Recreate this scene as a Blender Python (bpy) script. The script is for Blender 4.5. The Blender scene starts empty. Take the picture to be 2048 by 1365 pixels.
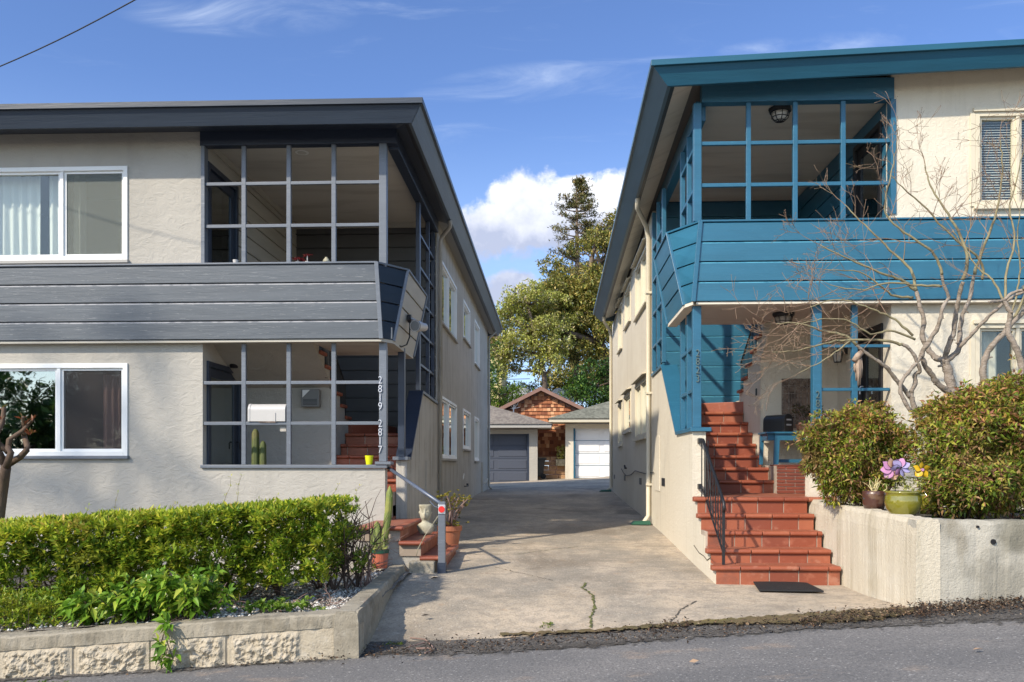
import bpy, math, random
import numpy as np
from mathutils import Vector, Matrix
random.seed(7); RNG = np.random.default_rng(7)
S = bpy.context.scene
COL = S.collection
R = math.radians

# ------------------------------------------------------------------ camera
FPX = 1740.0; YAW = math.atan(76/1740.0); HZ = 930.0
CA, SA = math.cos(YAW), math.sin(YAW)
cam = bpy.data.cameras.new('camera'); camo = bpy.data.objects.new('camera', cam); COL.objects.link(camo)
cam.sensor_width = 36.0; cam.lens = 36.0*FPX/2048.0; cam.clip_end = 2000; cam.clip_start = 0.05
cam.shift_y = (HZ-682.5)/2048.0
camo.location = (0, 0, 0); camo.rotation_euler = (R(90), 0, YAW)
S.camera = camo

def ray(px, py):
    u = (px-1024)/FPX; w = (HZ-py)/FPX
    return (u*CA-SA, CA+u*SA, w)
def onY(px, py, Y):
    r = ray(px, py); t = Y/r[1]; return (r[0]*t, Y, r[2]*t)
def onX(px, py, X):
    r = ray(px, py); t = X/r[0]; return (X, r[1]*t, r[2]*t)
def onZ(px, py, Z):
    r = ray(px, py); t = Z/r[2]; return (r[0]*t, r[1]*t, Z)

# ------------------------------------------------------------------ light
SUN = Vector((-0.55, -0.60, 0.60)).normalized()
EL = math.asin(SUN.z); ROT = math.atan2(SUN.x, SUN.y)
sl = bpy.data.lights.new('sun', 'SUN'); sl.energy = 2.75; sl.angle = R(1.2); sl.color = (1.0, 0.90, 0.745)
slo = bpy.data.objects.new('sun', sl); COL.objects.link(slo)
slo.rotation_euler = SUN.to_track_quat('Z', 'Y').to_euler(); slo.location = (-20, -25, 25)
S.view_settings.view_transform = 'Standard'; S.view_settings.look = 'None'
S.view_settings.exposure = 1.02; S.view_settings.gamma = 1.0; S.view_settings.use_curve_mapping = False
S.cycles.max_bounces = 8; S.cycles.transparent_max_bounces = 12

# ---- node helpers
class NT:
    def __init__(s, nt):
        s.nt = nt; nt.nodes.clear()
    def n(s, t, **kw):
        nd = s.nt.nodes.new(t)
        for k, v in kw.items():
            if k.startswith('i_'):
                nd.inputs[k[2:].replace('_', ' ')].default_value = v
            else: setattr(nd, k, v)
        return nd
    def l(s, a, b): s.nt.links.new(a, b)
    def math(s, op, a, b=None, c=None, clamp=False):
        nd = s.nt.nodes.new('ShaderNodeMath'); nd.operation = op; nd.use_clamp = clamp
        for i, v in enumerate((a, b, c)):
            if v is None: continue
            if isinstance(v, (int, float)): nd.inputs[i].default_value = v
            else: s.l(v, nd.inputs[i])
        return nd.outputs[0]
    def mix(s, fac, a, b, blend='MIX'):
        nd = s.nt.nodes.new('ShaderNodeMix'); nd.data_type = 'RGBA'; nd.blend_type = blend
        for inp, v in ((nd.inputs[0], fac), (nd.inputs[6], a), (nd.inputs[7], b)):
            if isinstance(v, (int, float)): inp.default_value = v
            elif isinstance(v, tuple): inp.default_value = (*v[:3], 1)
            else: s.l(v, inp)
        return nd.outputs[2]
    def mr(s, v, a, b, c=0.0, d=1.0):
        nd = s.nt.nodes.new('ShaderNodeMapRange'); nd.interpolation_type = 'SMOOTHSTEP'
        s.l(v, nd.inputs[0])
        for i, x in enumerate((a, b, c, d)): nd.inputs[i+1].default_value = x
        return nd.outputs[0]
    def noise(s, vec, scale, detail=4, rough=.55, dist=0.0):
        nd = s.n('ShaderNodeTexNoise'); nd.inputs['Scale'].default_value = scale
        nd.inputs['Detail'].default_value = detail; nd.inputs['Roughness'].default_value = rough
        nd.inputs['Distortion'].default_value = dist
        if vec is not None: s.l(vec, nd.inputs['Vector'])
        return nd.outputs['Fac']
    def mapping(s, vec, scale=(1, 1, 1), rot=(0, 0, 0), loc=(0, 0, 0)):
        nd = s.n('ShaderNodeMapping'); nd.inputs['Scale'].default_value = scale
        nd.inputs['Rotation'].default_value = rot; nd.inputs['Location'].default_value = loc
        s.l(vec, nd.inputs['Vector']); return nd.outputs[0]

# ------------------------------------------------------------------ sky
W = bpy.data.worlds.new('World'); S.world = W; W.use_nodes = True
t = NT(W.node_tree)
out = t.n('ShaderNodeOutputWorld'); bg = t.n('ShaderNodeBackground'); t.l(bg.outputs[0], out.inputs[0])
bg.inputs[1].default_value = 0.15
sky = t.n('ShaderNodeTexSky'); sky.sky_type = 'NISHITA'; sky.sun_disc = False
sky.sun_elevation = EL; sky.sun_rotation = ROT; sky.air_density = 1.0; sky.dust_density = 0.4; sky.ozone_density = 2.2
tc = t.n('ShaderNodeTexCoord'); sep = t.n('ShaderNodeSeparateXYZ'); t.l(tc.outputs['Generated'], sep.inputs[0])
yy = t.math('MAXIMUM', t.math('ABSOLUTE', sep.outputs[1]), 0.05)
qx = t.math('DIVIDE', sep.outputs[0], yy); qz = t.math('DIVIDE', sep.outputs[2], yy)
cmb = t.n('ShaderNodeCombineXYZ'); t.l(qx, cmb.inputs[0]); t.l(qz, cmb.inputs[1]); q = cmb.outputs[0]
def pq(px, py):
    r = ray(px, py); return r[0]/r[1], r[2]/r[1]
val = None
for (px, py, rx, ry) in [(1062, 395, 92, 66), (1000, 462, 125, 66), (1105, 450, 120, 62), (1165, 395, 85, 48), (1245, 385, 95, 48), (1210, 430, 110, 60), (960, 480, 70, 30), (1025, 572, 80, 36), (985, 590, 80, 30), (900, 600, 90, 40), (1400, 400, 140, 70), (560, 470, 160, 80)]:
    cx, cz = pq(px, py)
    dx = t.math('DIVIDE', t.math('SUBTRACT', qx, cx), rx/FPX); dz = t.math('DIVIDE', t.math('SUBTRACT', qz, cz), ry/FPX)
    d = t.math('SQRT', t.math('ADD', t.math('MULTIPLY', dx, dx), t.math('MULTIPLY', dz, dz)))
    v = t.math('SUBTRACT', 1.0, d)
    val = v if val is None else t.math('SMOOTH_MAX', val, v, 0.25)
nz = t.noise(q, 26, 9, .62, .3); nz2 = t.noise(q, 9, 5, .6)
dens = t.math('ADD', val, t.math('MULTIPLY', t.math('SUBTRACT', nz, .5), 1.35))
dens = t.math('ADD', dens, t.math('MULTIPLY', t.math('SUBTRACT', nz2, .5), .8))
cmask = t.mr(dens, -0.02, 0.42)
shade_n = t.noise(t.mapping(q, (1, 1, 1), loc=(.013, .022, 0)), 16, 8, .6)
sh = t.math('ADD', t.mr(qz, .235, .335), t.math('MULTIPLY', t.math('SUBTRACT', shade_n, .5), 2.2), clamp=True)
ccol = t.mix(sh, (1.9, 2.1, 2.75), (4.2, 4.25, 4.45))
# cirrus
cq = t.mapping(q, (2.2, 11, 1), rot=(0, 0, R(9)))
ci = t.noise(cq, 2.0, 7, .62, .8)
cim = t.math('MULTIPLY', t.mr(ci, .52, .92), .30)
for (px, py, rx, ry, sl_) in [(470, 28, 260, 50, -.06), (990, 165, 190, 36, .14), (1620, 95, 190, 30, .05)]:
    cx, cz = pq(px, py)
    dx = t.math('SUBTRACT', qx, cx); dz = t.math('SUBTRACT', t.math('SUBTRACT', qz, cz), t.math('MULTIPLY', dx, sl_))
    dx = t.math('DIVIDE', dx, rx/FPX); dz = t.math('DIVIDE', dz, ry/FPX)
    d = t.math('SUBTRACT', 1.0, t.math('ADD', t.math('MULTIPLY', dx, dx), t.math('MULTIPLY', dz, dz)), clamp=True)
    cim = t.math("ADD", cim, t.math('MULTIPLY', t.math('MULTIPLY', d, t.mr(ci, .36, .80)), .50), clamp=True)
away = t.mr(sep.outputs[1], -.3, .75)
base = t.mix(1.0, sky.outputs[0], t.mix(away, (1.12, 1.06, 1.02), (0.43, 0.495, 0.655)), 'MULTIPLY')
# paler towards the horizon
hor = t.mr(sep.outputs[2], 0.40, 0.10)
base = t.mix(t.math('MULTIPLY', hor, .40), base, (2.6, 3.5, 4.8))
c1 = t.mix(cim, base, (3.0, 3.4, 4.1))
c2 = t.mix(t.math('MULTIPLY', cmask, .96), c1, ccol)
# only above the horizon
c3 = t.mix(t.mr(sep.outputs[2], -0.02, 0.0), base, c2)
t.l(c3, bg.inputs[0])

# ------------------------------------------------------------------ materials
MATS = {}
def mat(name, col, rough=.75, var=(), bumps=(), metallic=0., spec=.4, island=None, transl=0., coat=0., lines=None, alpha=None):
    """var: (scale3, lo, hi, colour, fac, detail[, dist]); bumps: (scale3, distance, detail, rough)"""
    m = bpy.data.materials.new(name); m.use_nodes = True; t = NT(m.node_tree)
    o = t.n('ShaderNodeOutputMaterial'); p = t.n('ShaderNodeBsdfPrincipled')
    p.inputs['Roughness'].default_value = rough; p.inputs['Metallic'].default_value = metallic
    p.inputs['Specular IOR Level'].default_value = spec; p.inputs['Coat Weight'].default_value = coat
    tc = t.n('ShaderNodeTexCoord'); v = tc.outputs['Object']
    c = None
    if island:
        g = t.n('ShaderNodeNewGeometry'); cr = t.n('ShaderNodeValToRGB'); t.l(g.outputs['Random Per Island'], cr.inputs[0])
        el = cr.color_ramp.elements
        el[0].position = island[0][0]; el[0].color = (*island[0][1], 1); el[1].position = island[-1][0]; el[1].color = (*island[-1][1], 1)
        for pos, cc in island[1:-1]:
            e = el.new(pos); e.color = (*cc, 1)
        c = cr.outputs[0]
    else:
        rgb = t.n('ShaderNodeRGB'); rgb.outputs[0].default_value = (*col, 1); c = rgb.outputs[0]
    for va in var:
        sc, lo, hi, cc, fac = va[:5]; det = va[5] if len(va) > 5 else 5; di = va[6] if len(va) > 6 else 0
        nf = t.noise(t.mapping(v, sc, loc=(random.uniform(-9, 9),)*3), 1.0, det, .6, di)
        c = t.mix(t.math('MULTIPLY', t.mr(nf, lo, hi), fac), c, cc)
    t.l(c, p.inputs['Base Color'])
    nrm = None
    for bu in bumps:
        sc, dist, det = bu[:3]; di = bu[3] if len(bu) > 3 else 0
        b = t.n('ShaderNodeBump'); b.inputs['Distance'].default_value = dist; b.inputs['Strength'].default_value = 1.0
        nf = t.noise(t.mapping(v, sc), 1.0, det, .6, di); t.l(nf, b.inputs['Height'])
        if nrm is not None: t.l(nrm, b.inputs['Normal'])
        nrm = b.outputs[0]
    if nrm is not None: t.l(nrm, p.inputs['Normal'])
    sh = p.outputs[0]
    if transl:
        tr = t.n('ShaderNodeBsdfTranslucent'); t.l(c, tr.inputs[0]); mx = t.n('ShaderNodeMixShader'); mx.inputs[0].default_value = transl
        t.l(sh, mx.inputs[1]); t.l(tr.outputs[0], mx.inputs[2]); sh = mx.outputs[0]
    if alpha is not None:
        tr = t.n('ShaderNodeBsdfTransparent'); mx = t.n('ShaderNodeMixShader'); mx.inputs[0].default_value = alpha
        t.l(tr.outputs[0], mx.inputs[1]); t.l(sh, mx.inputs[2]); sh = mx.outputs[0]
    t.l(sh, o.inputs[0]); MATS[name] = m; return m

def glass_mat(name, tint=(.75, .8, .8), refl=.18, wavy=.0):
    m = bpy.data.materials.new(name); m.use_nodes = True; t = NT(m.node_tree)
    o = t.n('ShaderNodeOutputMaterial'); g = t.n('ShaderNodeBsdfGlossy'); g.inputs['Roughness'].default_value = .015
    g.inputs['Color'].default_value = (.9, .95, .95, 1)
    tr = t.n('ShaderNodeBsdfTransparent'); tr.inputs[0].default_value = (*tint, 1)
    fr = t.n('ShaderNodeLayerWeight'); fr.inputs[0].default_value = .5
    fac = t.math('ADD', t.math('MULTIPLY', t.math('POWER', fr.outputs['Facing'], 4.0), .8), refl, clamp=True)
    tc = t.n('ShaderNodeTexCoord'); b = t.n('ShaderNodeBump'); b.inputs['Distance'].default_value = .0013
    t.l(t.noise(tc.outputs['Object'], 2.2, 2), b.inputs['Height']); t.l(b.outputs[0], g.inputs['Normal'])
    mx = t.n('ShaderNodeMixShader'); t.l(fac, mx.inputs[0]); t.l(tr.outputs[0], mx.inputs[1]); t.l(g.outputs[0], mx.inputs[2])
    t.l(mx.outputs[0], o.inputs[0]); return m

def stucco(name, c, dark, warm):
    return mat(name, c, .88, var=[((.5, .5, .35), .42, .7, dark, .45, 5), ((3, 3, .6), .5, .75, dark, .35, 4, .5), ((1.1, 1.1, 1.6), .5, .8, warm, .4, 4)],
               bumps=[((5, 5, 8), .013, 3, 1.5), ((22, 22, 30), .004, 4, 1.2), ((170, 170, 170), .0025, 2)], spec=.2)
M_stg = stucco('stucco_warm_grey', (.415, .388, .342), (.31, .292, .258), (.465, .44, .395))
M_stgs = mat('stucco_grey_streaked', (.44, .41, .36), .9, var=[((7, 7, .55), .45, .68, (.24, .225, .185), .55, 6), ((28, 28, 2.5), .52, .7, (.19, .17, .135), .5, 5), ((.6, .6, 1.6), .45, .7, (.50, .475, .42), .5, 4), ((9, 9, 9), .6, .75, (.50, .48, .44), .4, 3)],
               bumps=[((40, 40, 10), .006, 4, .6), ((180, 180, 180), .002, 2)], spec=.15)  # same paint as the front; base lightened to lift the shaded side
M_stc = mat('stucco_cream', (.62, .56, .45), .88, var=[((6, 6, .45), .5, .72, (.50, .44, .34), .5, 5), ((.6, .6, .8), .45, .7, (.70, .65, .54), .5, 4), ((30, 30, 2), .6, .75, (.40, .34, .26), .25, 4)],
            bumps=[((14, 14, 14), .010, 3, 1.0), ((90, 90, 90), .004, 3), ((220, 220, 220), .0015, 2)], spec=.2)
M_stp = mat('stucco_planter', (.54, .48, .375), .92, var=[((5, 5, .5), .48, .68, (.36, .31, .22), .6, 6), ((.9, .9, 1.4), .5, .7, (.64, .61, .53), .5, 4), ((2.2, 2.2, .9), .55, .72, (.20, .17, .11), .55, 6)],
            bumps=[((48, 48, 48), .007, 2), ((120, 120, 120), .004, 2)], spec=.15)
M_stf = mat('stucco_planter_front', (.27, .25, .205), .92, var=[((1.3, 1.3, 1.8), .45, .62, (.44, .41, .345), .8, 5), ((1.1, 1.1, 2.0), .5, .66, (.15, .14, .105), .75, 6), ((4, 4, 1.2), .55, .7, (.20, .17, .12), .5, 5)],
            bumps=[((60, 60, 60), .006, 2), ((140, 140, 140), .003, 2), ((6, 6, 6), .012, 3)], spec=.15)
def paint(name, c, wear=None, rough=.45, wf=.6):
    var = [((.8, .8, 6), .4, .7, tuple(x*.78 for x in c), .5, 4)]
    if wear: var.append(((7, 7, 130), .62, .70, wear, wf, 7))
    var.append(((.5, .5, 3), .5, .75, tuple(min(.9, x*1.25) for x in c), .5, 4))
    return mat(name, c, rough, var=var, bumps=[((3, 3, 60), .0016, 4), ((1.5, 1.5, 14), .003, 3)], spec=.5)
M_navyb = paint('paint_slate_board', (.084, .095, .108), (.36, .36, .36), .42, .6)
M_navy = paint('paint_dark_navy', (.024, .034, .058), None, .38)
M_navyf = paint('paint_navy_fascia', (.018, .030, .050), None, .5)
M_gtrim = paint('paint_slate_trim', (.125, .14, .165), (.42, .42, .45), .4, .45)
M_dboard = paint('paint_charcoal_board', (.085, .085, .082), None, .6)
M_bboard = paint('paint_beige_board', (.42, .39, .33), None, .6)
M_teal = paint('paint_teal', (.026, .128, .205), (.12, .34, .44), .40, .35)
M_tealf = paint('paint_teal_fascia', (.010, .088, .145), None, .5)
M_teald = paint('paint_teal_trim', (.023, .115, .192), (.10, .32, .42), .38, .3)
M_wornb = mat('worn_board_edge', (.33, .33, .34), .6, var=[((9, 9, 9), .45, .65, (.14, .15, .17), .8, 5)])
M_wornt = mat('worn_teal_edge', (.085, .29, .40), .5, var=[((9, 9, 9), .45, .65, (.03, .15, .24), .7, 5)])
M_tgut = paint('paint_grey_teal_gutter', (.075, .125, .16), None, .5)
M_sofg = mat('soffit_grey', (.36, .345, .32), .8, bumps=[((20, 20, 20), .002, 3)])
M_sofc = mat('soffit_cream', (.66, .60, .49), .8, var=[((1, 6, 1), .5, .7, (.46, .40, .31), .5, 4)], bumps=[((20, 20, 20), .002, 3)])
M_ceilg = mat('ceiling_beige', (.54, .51, .46), .85, var=[((.6, 3, 1), .45, .7, (.34, .31, .27), .5, 4)])
M_ceilc = mat('ceiling_warm', (.60, .54, .45), .85, var=[((.6, 3, 1), .45, .7, (.40, .34, .27), .5, 4)])
M_black = mat('black_metal', (.012, .012, .014), .45, bumps=[((60, 60, 60), .001, 3)], spec=.5)
M_dark = mat('dark_void', (.01, .01, .012), .9)
M_white = mat('white_vinyl', (.74, .74, .72), .42, var=[((2, 2, 2), .5, .8, (.62, .61, .58), .4, 4)], spec=.5)
M_cream_tr = mat('cream_trim', (.60, .54, .41), .6, var=[((3, 3, 3), .5, .8, (.48, .42, .31), .4, 4)])
M_glass = glass_mat('window_glass', (.95, .97, .95), .05)
M_glassd = glass_mat('window_glass_dark', (.55, .6, .58), .30)
M_glasss = glass_mat('window_glass_side', (.30, .34, .32), .50)
M_screen = mat('insect_screen', (.17, .185, .165), .8, alpha=.50)
M_screend = mat('insect_screen_dark', (.055, .050, .050), .8, alpha=.34)
M_curt = mat('curtain_white', (.78, .80, .78), .9, transl=.3)
M_curtr = mat('curtain_mauve', (.34, .20, .19), .9)
M_curtc = mat('curtain_cream', (.50, .46, .40), .9)
M_blind = mat('blind_slats', (.80, .79, .76), .6)
M_roof = mat('roof_gravel', (.20, .19, .18), .95, bumps=[((60, 60, 60), .01, 3)])
TERR = [((2.5, 2.5, 2.5), .42, .7, (.24, .060, .030), .6, 5), ((9, 9, 9), .55, .75, (.40, .15, .09), .5, 4), ((2.2, 2.2, 2.2), .56, .72, (.12, .05, .035), .6, 6), ((6, 6, 6), .60, .72, (.42, .22, .15), .45, 6)]
M_tile = mat('terracotta_tile', (.27, .075, .038), .5, island=[(0, (.20, .052, .028)), (.35, (.27, .070, .034)), (.7, (.32, .095, .046)), (1, (.37, .135, .075))], var=TERR, bumps=[((50, 50, 50), .002, 3)], spec=.45)
M_tilet = mat('terracotta_tread', (.30, .105, .060), .5, var=TERR + [((1.5, 1.5, 1.5), .5, .7, (.17, .10, .075), .55, 5)], bumps=[((50, 50, 50), .002, 3)], spec=.4)
M_grout = mat('grout', (.42, .35, .28), .95, var=[((4, 4, 4), .4, .6, (.22, .17, .13), .6, 4)])
M_brick = mat('thin_brick', (.20, .050, .028), .7, var=[((6, 6, 12), .4, .7, (.12, .035, .025), .6, 4)], bumps=[((60, 60, 60), .002, 3)])
M_conc = mat('driveway_concrete', (.50, .405, .295), .92,
    var=[((.7, .45, 1), .40, .62, (.27, .24, .195), .85, 7), ((1.8, 1.3, 1), .50, .66, (.50, .41, .31), .65, 6), ((.8, .5, 1), .53, .68, (.19, .155, .115), .75, 7, .5), ((.45, 1.6, 1), .56, .68, (.22, .185, .14), .5, 7), ((7, 7, 7), .45, .62, (.24, .21, .17), .45, 5), ((42, 42, 42), .52, .64, (.16, .14, .115), .45, 3), ((30, 30, 30), .60, .68, (.60, .53, .44), .40, 2), ((3.5, 3.5, 1), .60, .72, (.36, .24, .15), .5, 5)],
    bumps=[((45, 45, 45), .008, 3), ((120, 120, 120), .003, 2), ((2.5, 2.5, 2.5), .012, 4)], spec=.25)
M_asph = mat('asphalt', (.15, .143, .137), .86, var=[((.5, .8, 1), .40, .64, (.215, .200, .185), .8, 6), ((1.5, 2.5, 1), .58, .70, (.33, .25, .185), .6, 6), ((60, 60, 60), .47, .60, (.075, .074, .074), .6, 3), ((40, 40, 40), .66, .70, (.42, .40, .37), .55, 1)],
    bumps=[((70, 70, 70), .005, 3), ((1.2, 1.2, 1.2), .02, 3)], spec=.35)
M_soil = mat('dark_soil', (.062, .054, .046), .98, var=[((30, 30, 30), .48, .62, (.16, .14, .12), .7, 4), ((50, 50, 50), .60, .66, (.42, .38, .32), .8, 2), ((2, 2, 2), .5, .7, (.02, .017, .013), .6, 4), ((90, 90, 90), .64, .7, (.34, .30, .24), .6, 3)], bumps=[((50, 50, 50), .03, 4)])
M_verge = mat('gritty_verge', (.105, .095, .084), .95, var=[((45, 45, 45), .48, .62, (.045, .040, .035), .7, 4), ((50, 50, 50), .60, .66, (.40, .36, .31), .7, 2), ((1.3, 2, 1), .45, .65, (.05, .042, .034), .7, 5)], bumps=[((50, 50, 50), .012, 3)])
M_mud = mat('mossy_mud', (.14, .10, .045), .95, var=[((3, 3, 3), .45, .65, (.10, .085, .03), .7, 5), ((12, 12, 12), .55, .7, (.05, .035, .02), .6, 5), ((1.5, 1.5, 1.5), .6, .75, (.20, .155, .03), .6, 4)], bumps=[((40, 40, 40), .012, 4)])
M_litter = mat('leaf_litter', (0, 0, 0), .9, island=[(0, (.016, .012, .009)), (.55, (.045, .028, .018)), (.8, (.10, .055, .03)), (.95, (.20, .13, .075)), (1, (.40, .30, .2))])
M_graniteconc = mat('old_concrete', (.30, .265, .205), .93, var=[((1.4, 1.4, 2.5), .42, .66, (.15, .13, .095), .8, 6), ((8, 8, 8), .5, .72, (.40, .36, .29), .5, 5), ((30, 30, 30), .58, .72, (.09, .08, .06), .5, 4), ((1.2, 1.2, 3), .64, .74, (.22, .17, .04), .5, 5)], bumps=[((70, 70, 70), .006, 4), ((9, 9, 9), .012, 3)], spec=.2)
M_block = mat('split_block', (.40, .345, .26), .95, var=[((1.2, 1.2, 2), .45, .7, (.27, .19, .11), .6, 5), ((12, 12, 12), .5, .7, (.50, .45, .37), .5, 4), ((2, 2, 5), .6, .72, (.14, .12, .09), .6, 5)], bumps=[((55, 55, 55), .010, 4)], spec=.15)
M_pebble = mat('pebbles', (0, 0, 0), .85, island=[(0, (.10, .09, .08)), (.3, (.28, .25, .22)), (.7, (.50, .47, .42)), (1, (.72, .70, .66))])
M_gravel = mat('gravel_base', (.24, .21, .18), .95, var=[((45, 45, 45), .45, .6, (.10, .09, .07), .8, 4), ((30, 30, 30), .6, .68, (.55, .52, .48), .7, 3)], bumps=[((40, 40, 40), .03, 3)])
M_bark = mat('bark_brown', (.115, .075, .050), .9, var=[((8, 8, 2), .45, .65, (.06, .04, .03), .7, 5)], bumps=[((30, 30, 8), .01, 4)])
M_maple = mat('maple_bark', (.27, .222, .178), .88, var=[((6, 6, 26), .50, .66, (.12, .095, .065), .65, 5), ((24, 24, 60), .56, .66, (.40, .36, .31), .6, 4), ((5, 5, 5), .45, .68, (.17, .135, .095), .7, 6), ((14, 14, 30), .58, .7, (.11, .085, .06), .6, 5), ((2, 2, 2), .62, .76, (.42, .37, .32), .5, 4)], bumps=[((40, 40, 70), .010, 5), ((9, 9, 16), .012, 3)])
M_mapleg = mat('maple_limb', (.25, .215, .12), .8, var=[((5, 5, 5), .45, .7, (.085, .060, .035), .7, 5)], bumps=[((40, 40, 40), .003, 4)])
M_twig = mat('maple_twig', (.25, .165, .11), .8, var=[((3, 3, 3), .45, .65, (.16, .12, .06), .7, 4)])
M_stem = mat('shrub_stem', (.085, .055, .042), .9)
M_bare = mat('bare_branch', (.26, .17, .14), .9, var=[((6, 6, 6), .45, .65, (.15, .095, .08), .6, 4)])
M_tbark = mat('tree_bark_far', (.165, .125, .095), .9, var=[((3, 3, 1), .45, .65, (.09, .065, .05), .7, 4)], bumps=[((12, 12, 3), .03, 4)])
def leafm(name, isl, rough=.45, tr=.38, big=None):
    dk = tuple(x*.5 for x in isl[0][1]); wm = isl[-1][1]
    var = [((2.6, 2.6, 2.6), .46, .66, dk, .50, 3), ((3.4, 3.4, 3.4), .54, .70, wm, .38, 3)] if big is None else [((big, big, big), .46, .66, dk, .45, 3), ((big*1.3,)*3, .54, .70, wm, .35, 3)]
    return mat(name, (0, 0, 0), rough, island=isl, transl=tr, spec=.35, var=var)
L_hedge = leafm('leaf_hedge', [(0, (.055, .120, .012)), (.25, (.145, .25, .022)), (.6, (.31, .42, .034)), (.85, (.42, .47, .04)), (1, (.55, .50, .07))])
L_hedget = leafm('leaf_hedge_new', [(0, (.20, .32, .02)), (.5, (.45, .52, .035)), (.9, (.64, .60, .06)), (1, (.58, .34, .10))])
L_broad = leafm('leaf_broad', [(0, (0.080, 0.169, 0.019)), (.5, (0.162, 0.312, 0.029)), (.85, (0.299, 0.456, 0.049)), (1, (0.597, 0.607, 0.097))], .32)
L_nand = leafm('leaf_nandina', [(0, (.08, .13, .025)), (.22, (.19, .28, .035)), (.45, (.38, .44, .055)), (.60, (.55, .48, .09)), (.76, (.44, .23, .11)), (.88, (.24, .10, .08)), (1, (.58, .36, .18))], .45, tr=.42)
L_nandt = leafm('leaf_nandina_top', [(0, (.10, .15, .03)), (.28, (.32, .40, .045)), (.5, (.58, .48, .08)), (.70, (.56, .27, .11)), (.86, (.28, .10, .085)), (1, (.62, .38, .17))], .45, tr=.42)
L_oak = leafm('leaf_oak', [(0, (0.085, 0.110, 0.025)), (.35, (0.197, 0.224, 0.045)), (.7, (0.376, 0.327, 0.068)), (.9, (0.528, 0.392, 0.121)), (1, (0.528, 0.472, 0.218))], .5, .2, big=.7)
L_yel = leafm('leaf_yellow', [(0, (0.205, 0.230, 0.053)), (.4, (0.431, 0.439, 0.092)), (.75, (0.627, 0.660, 0.160)), (.92, (0.627, 0.502, 0.267)), (1, (0.627, 0.628, 0.481))], .5, .3, big=.7)
L_con = leafm('leaf_conifer', [(0, (0.050, 0.069, 0.022)), (.5, (0.129, 0.132, 0.041)), (.85, (0.258, 0.214, 0.067)), (1, (0.400, 0.246, 0.113))], .6, .1, big=.7)
L_dg = leafm('leaf_dark_green', [(0, (0.020, 0.058, 0.015)), (.5, (0.050, 0.118, 0.024)), (.85, (0.118, 0.218, 0.039)), (1, (0.202, 0.302, 0.046))], .4, .2, big=.7)
L_bg = leafm('leaf_bright_green', [(0, (0.052, 0.117, 0.013)), (.5, (0.130, 0.247, 0.022)), (.9, (0.260, 0.377, 0.039)), (1, (0.390, 0.429, 0.066))], .5, .3, big=.7)
M_cactus = mat('cactus', (.16, .20, .045), .7, var=[((4, 4, 6), .45, .7, (.30, .28, .07), .7, 4)], bumps=[((60, 60, 30), .003, 3)])
M_cactusd = mat('cactus_dark', (.08, .10, .03), .7, var=[((4, 4, 6), .45, .7, (.15, .13, .05), .7, 4)])
M_pot = mat('terracotta_pot', (.36, .125, .060), .75, var=[((3, 3, 3), .5, .7, (.42, .20, .12), .5, 5), ((8, 8, 8), .6, .75, (.22, .09, .05), .5, 4)], bumps=[((40, 40, 40), .002, 3)])
M_potpink = mat('plastic_pot_salmon', (.46, .13, .075), .5, var=[((4, 4, 4), .5, .7, (.40, .16, .10), .5, 4)])
M_green = mat('green_plastic', (.022, .085, .050), .5)
M_stone = mat('bust_stone', (.40, .37, .27), .9, var=[((9, 9, 9), .45, .65, (.19, .17, .11), .8, 6), ((3, 3, 3), .5, .7, (.52, .49, .40), .5, 4)], bumps=[((50, 50, 50), .004, 4)])
M_red = mat('red_reflector', (.62, .025, .020), .25, spec=.6)
M_alu = mat('reflector_plate', (.55, .55, .56), .35, metallic=.6)
M_steel = mat('painted_steel_rail', (.085, .105, .15), .35, spec=.6)
M_whitem = mat('white_mailbox', (.47, .45, .425), .35, var=[((5, 5, 5), .55, .75, (.55, .52, .48), .5, 4)], spec=.5)
M_blackm = mat('black_mailbox', (.018, .018, .020), .32, bumps=[((30, 30, 30), .001, 3)], spec=.6)
M_rust = mat('rusty_panel', (.24, .165, .12), .6, var=[((8, 8, 8), .45, .62, (.045, .030, .025), .8, 6), ((14, 14, 14), .6, .7, (.42, .36, .30), .7, 5)], bumps=[((30, 30, 30), .004, 4)], metallic=.3)
M_olive = mat('olive_glaze', (.17, .155, .015), .12, var=[((7, 7, 7), .5, .7, (.28, .24, .03), .6, 6), ((14, 14, 14), .62, .72, (.40, .36, .14), .6, 4), ((4, 4, 5), .62, .75, (.06, .05, .01), .7, 4)], spec=.7, coat=.6)
M_brownp = mat('brown_glaze', (.070, .028, .020), .3, var=[((9, 9, 9), .5, .62, (.20, .12, .07), .6, 5), ((12, 12, 16), .6, .7, (.015, .12, .15), .6, 4)], spec=.6, coat=.3)
M_pink = mat('pinwheel_pink', (.66, .34, .56), .35, transl=.4)
M_purple = mat('pinwheel_purple', (.52, .46, .72), .35, transl=.4)
M_peach = mat('pinwheel_peach', (.72, .48, .32), .35, transl=.4)
M_yellow = mat('yellow_petal', (.70, .46, .02), .4, transl=.3)
M_cup = mat('yellow_cup', (.62, .62, .01), .4)
M_rubber = mat('black_rubber', (.014, .014, .015), .75, bumps=[((120, 120, 120), .003, 3)])
M_garg = mat('garage_slate', (.062, .072, .098), .5, bumps=[((3, 3, 30), .001, 3)])
M_garw = mat('garage_white', (.80, .79, .77), .5, var=[((3, 3, 3), .55, .75, (.66, .64, .6), .4, 4)])
M_asphsh = mat('roof_shingle', (.20, .175, .15), .95, var=[((8, 3, 14), .42, .6, (.12, .10, .09), .7, 4), ((2, 2, 2), .5, .7, (.30, .25, .21), .5, 4)], bumps=[((4, 22, 4), .02, 2)])
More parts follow.
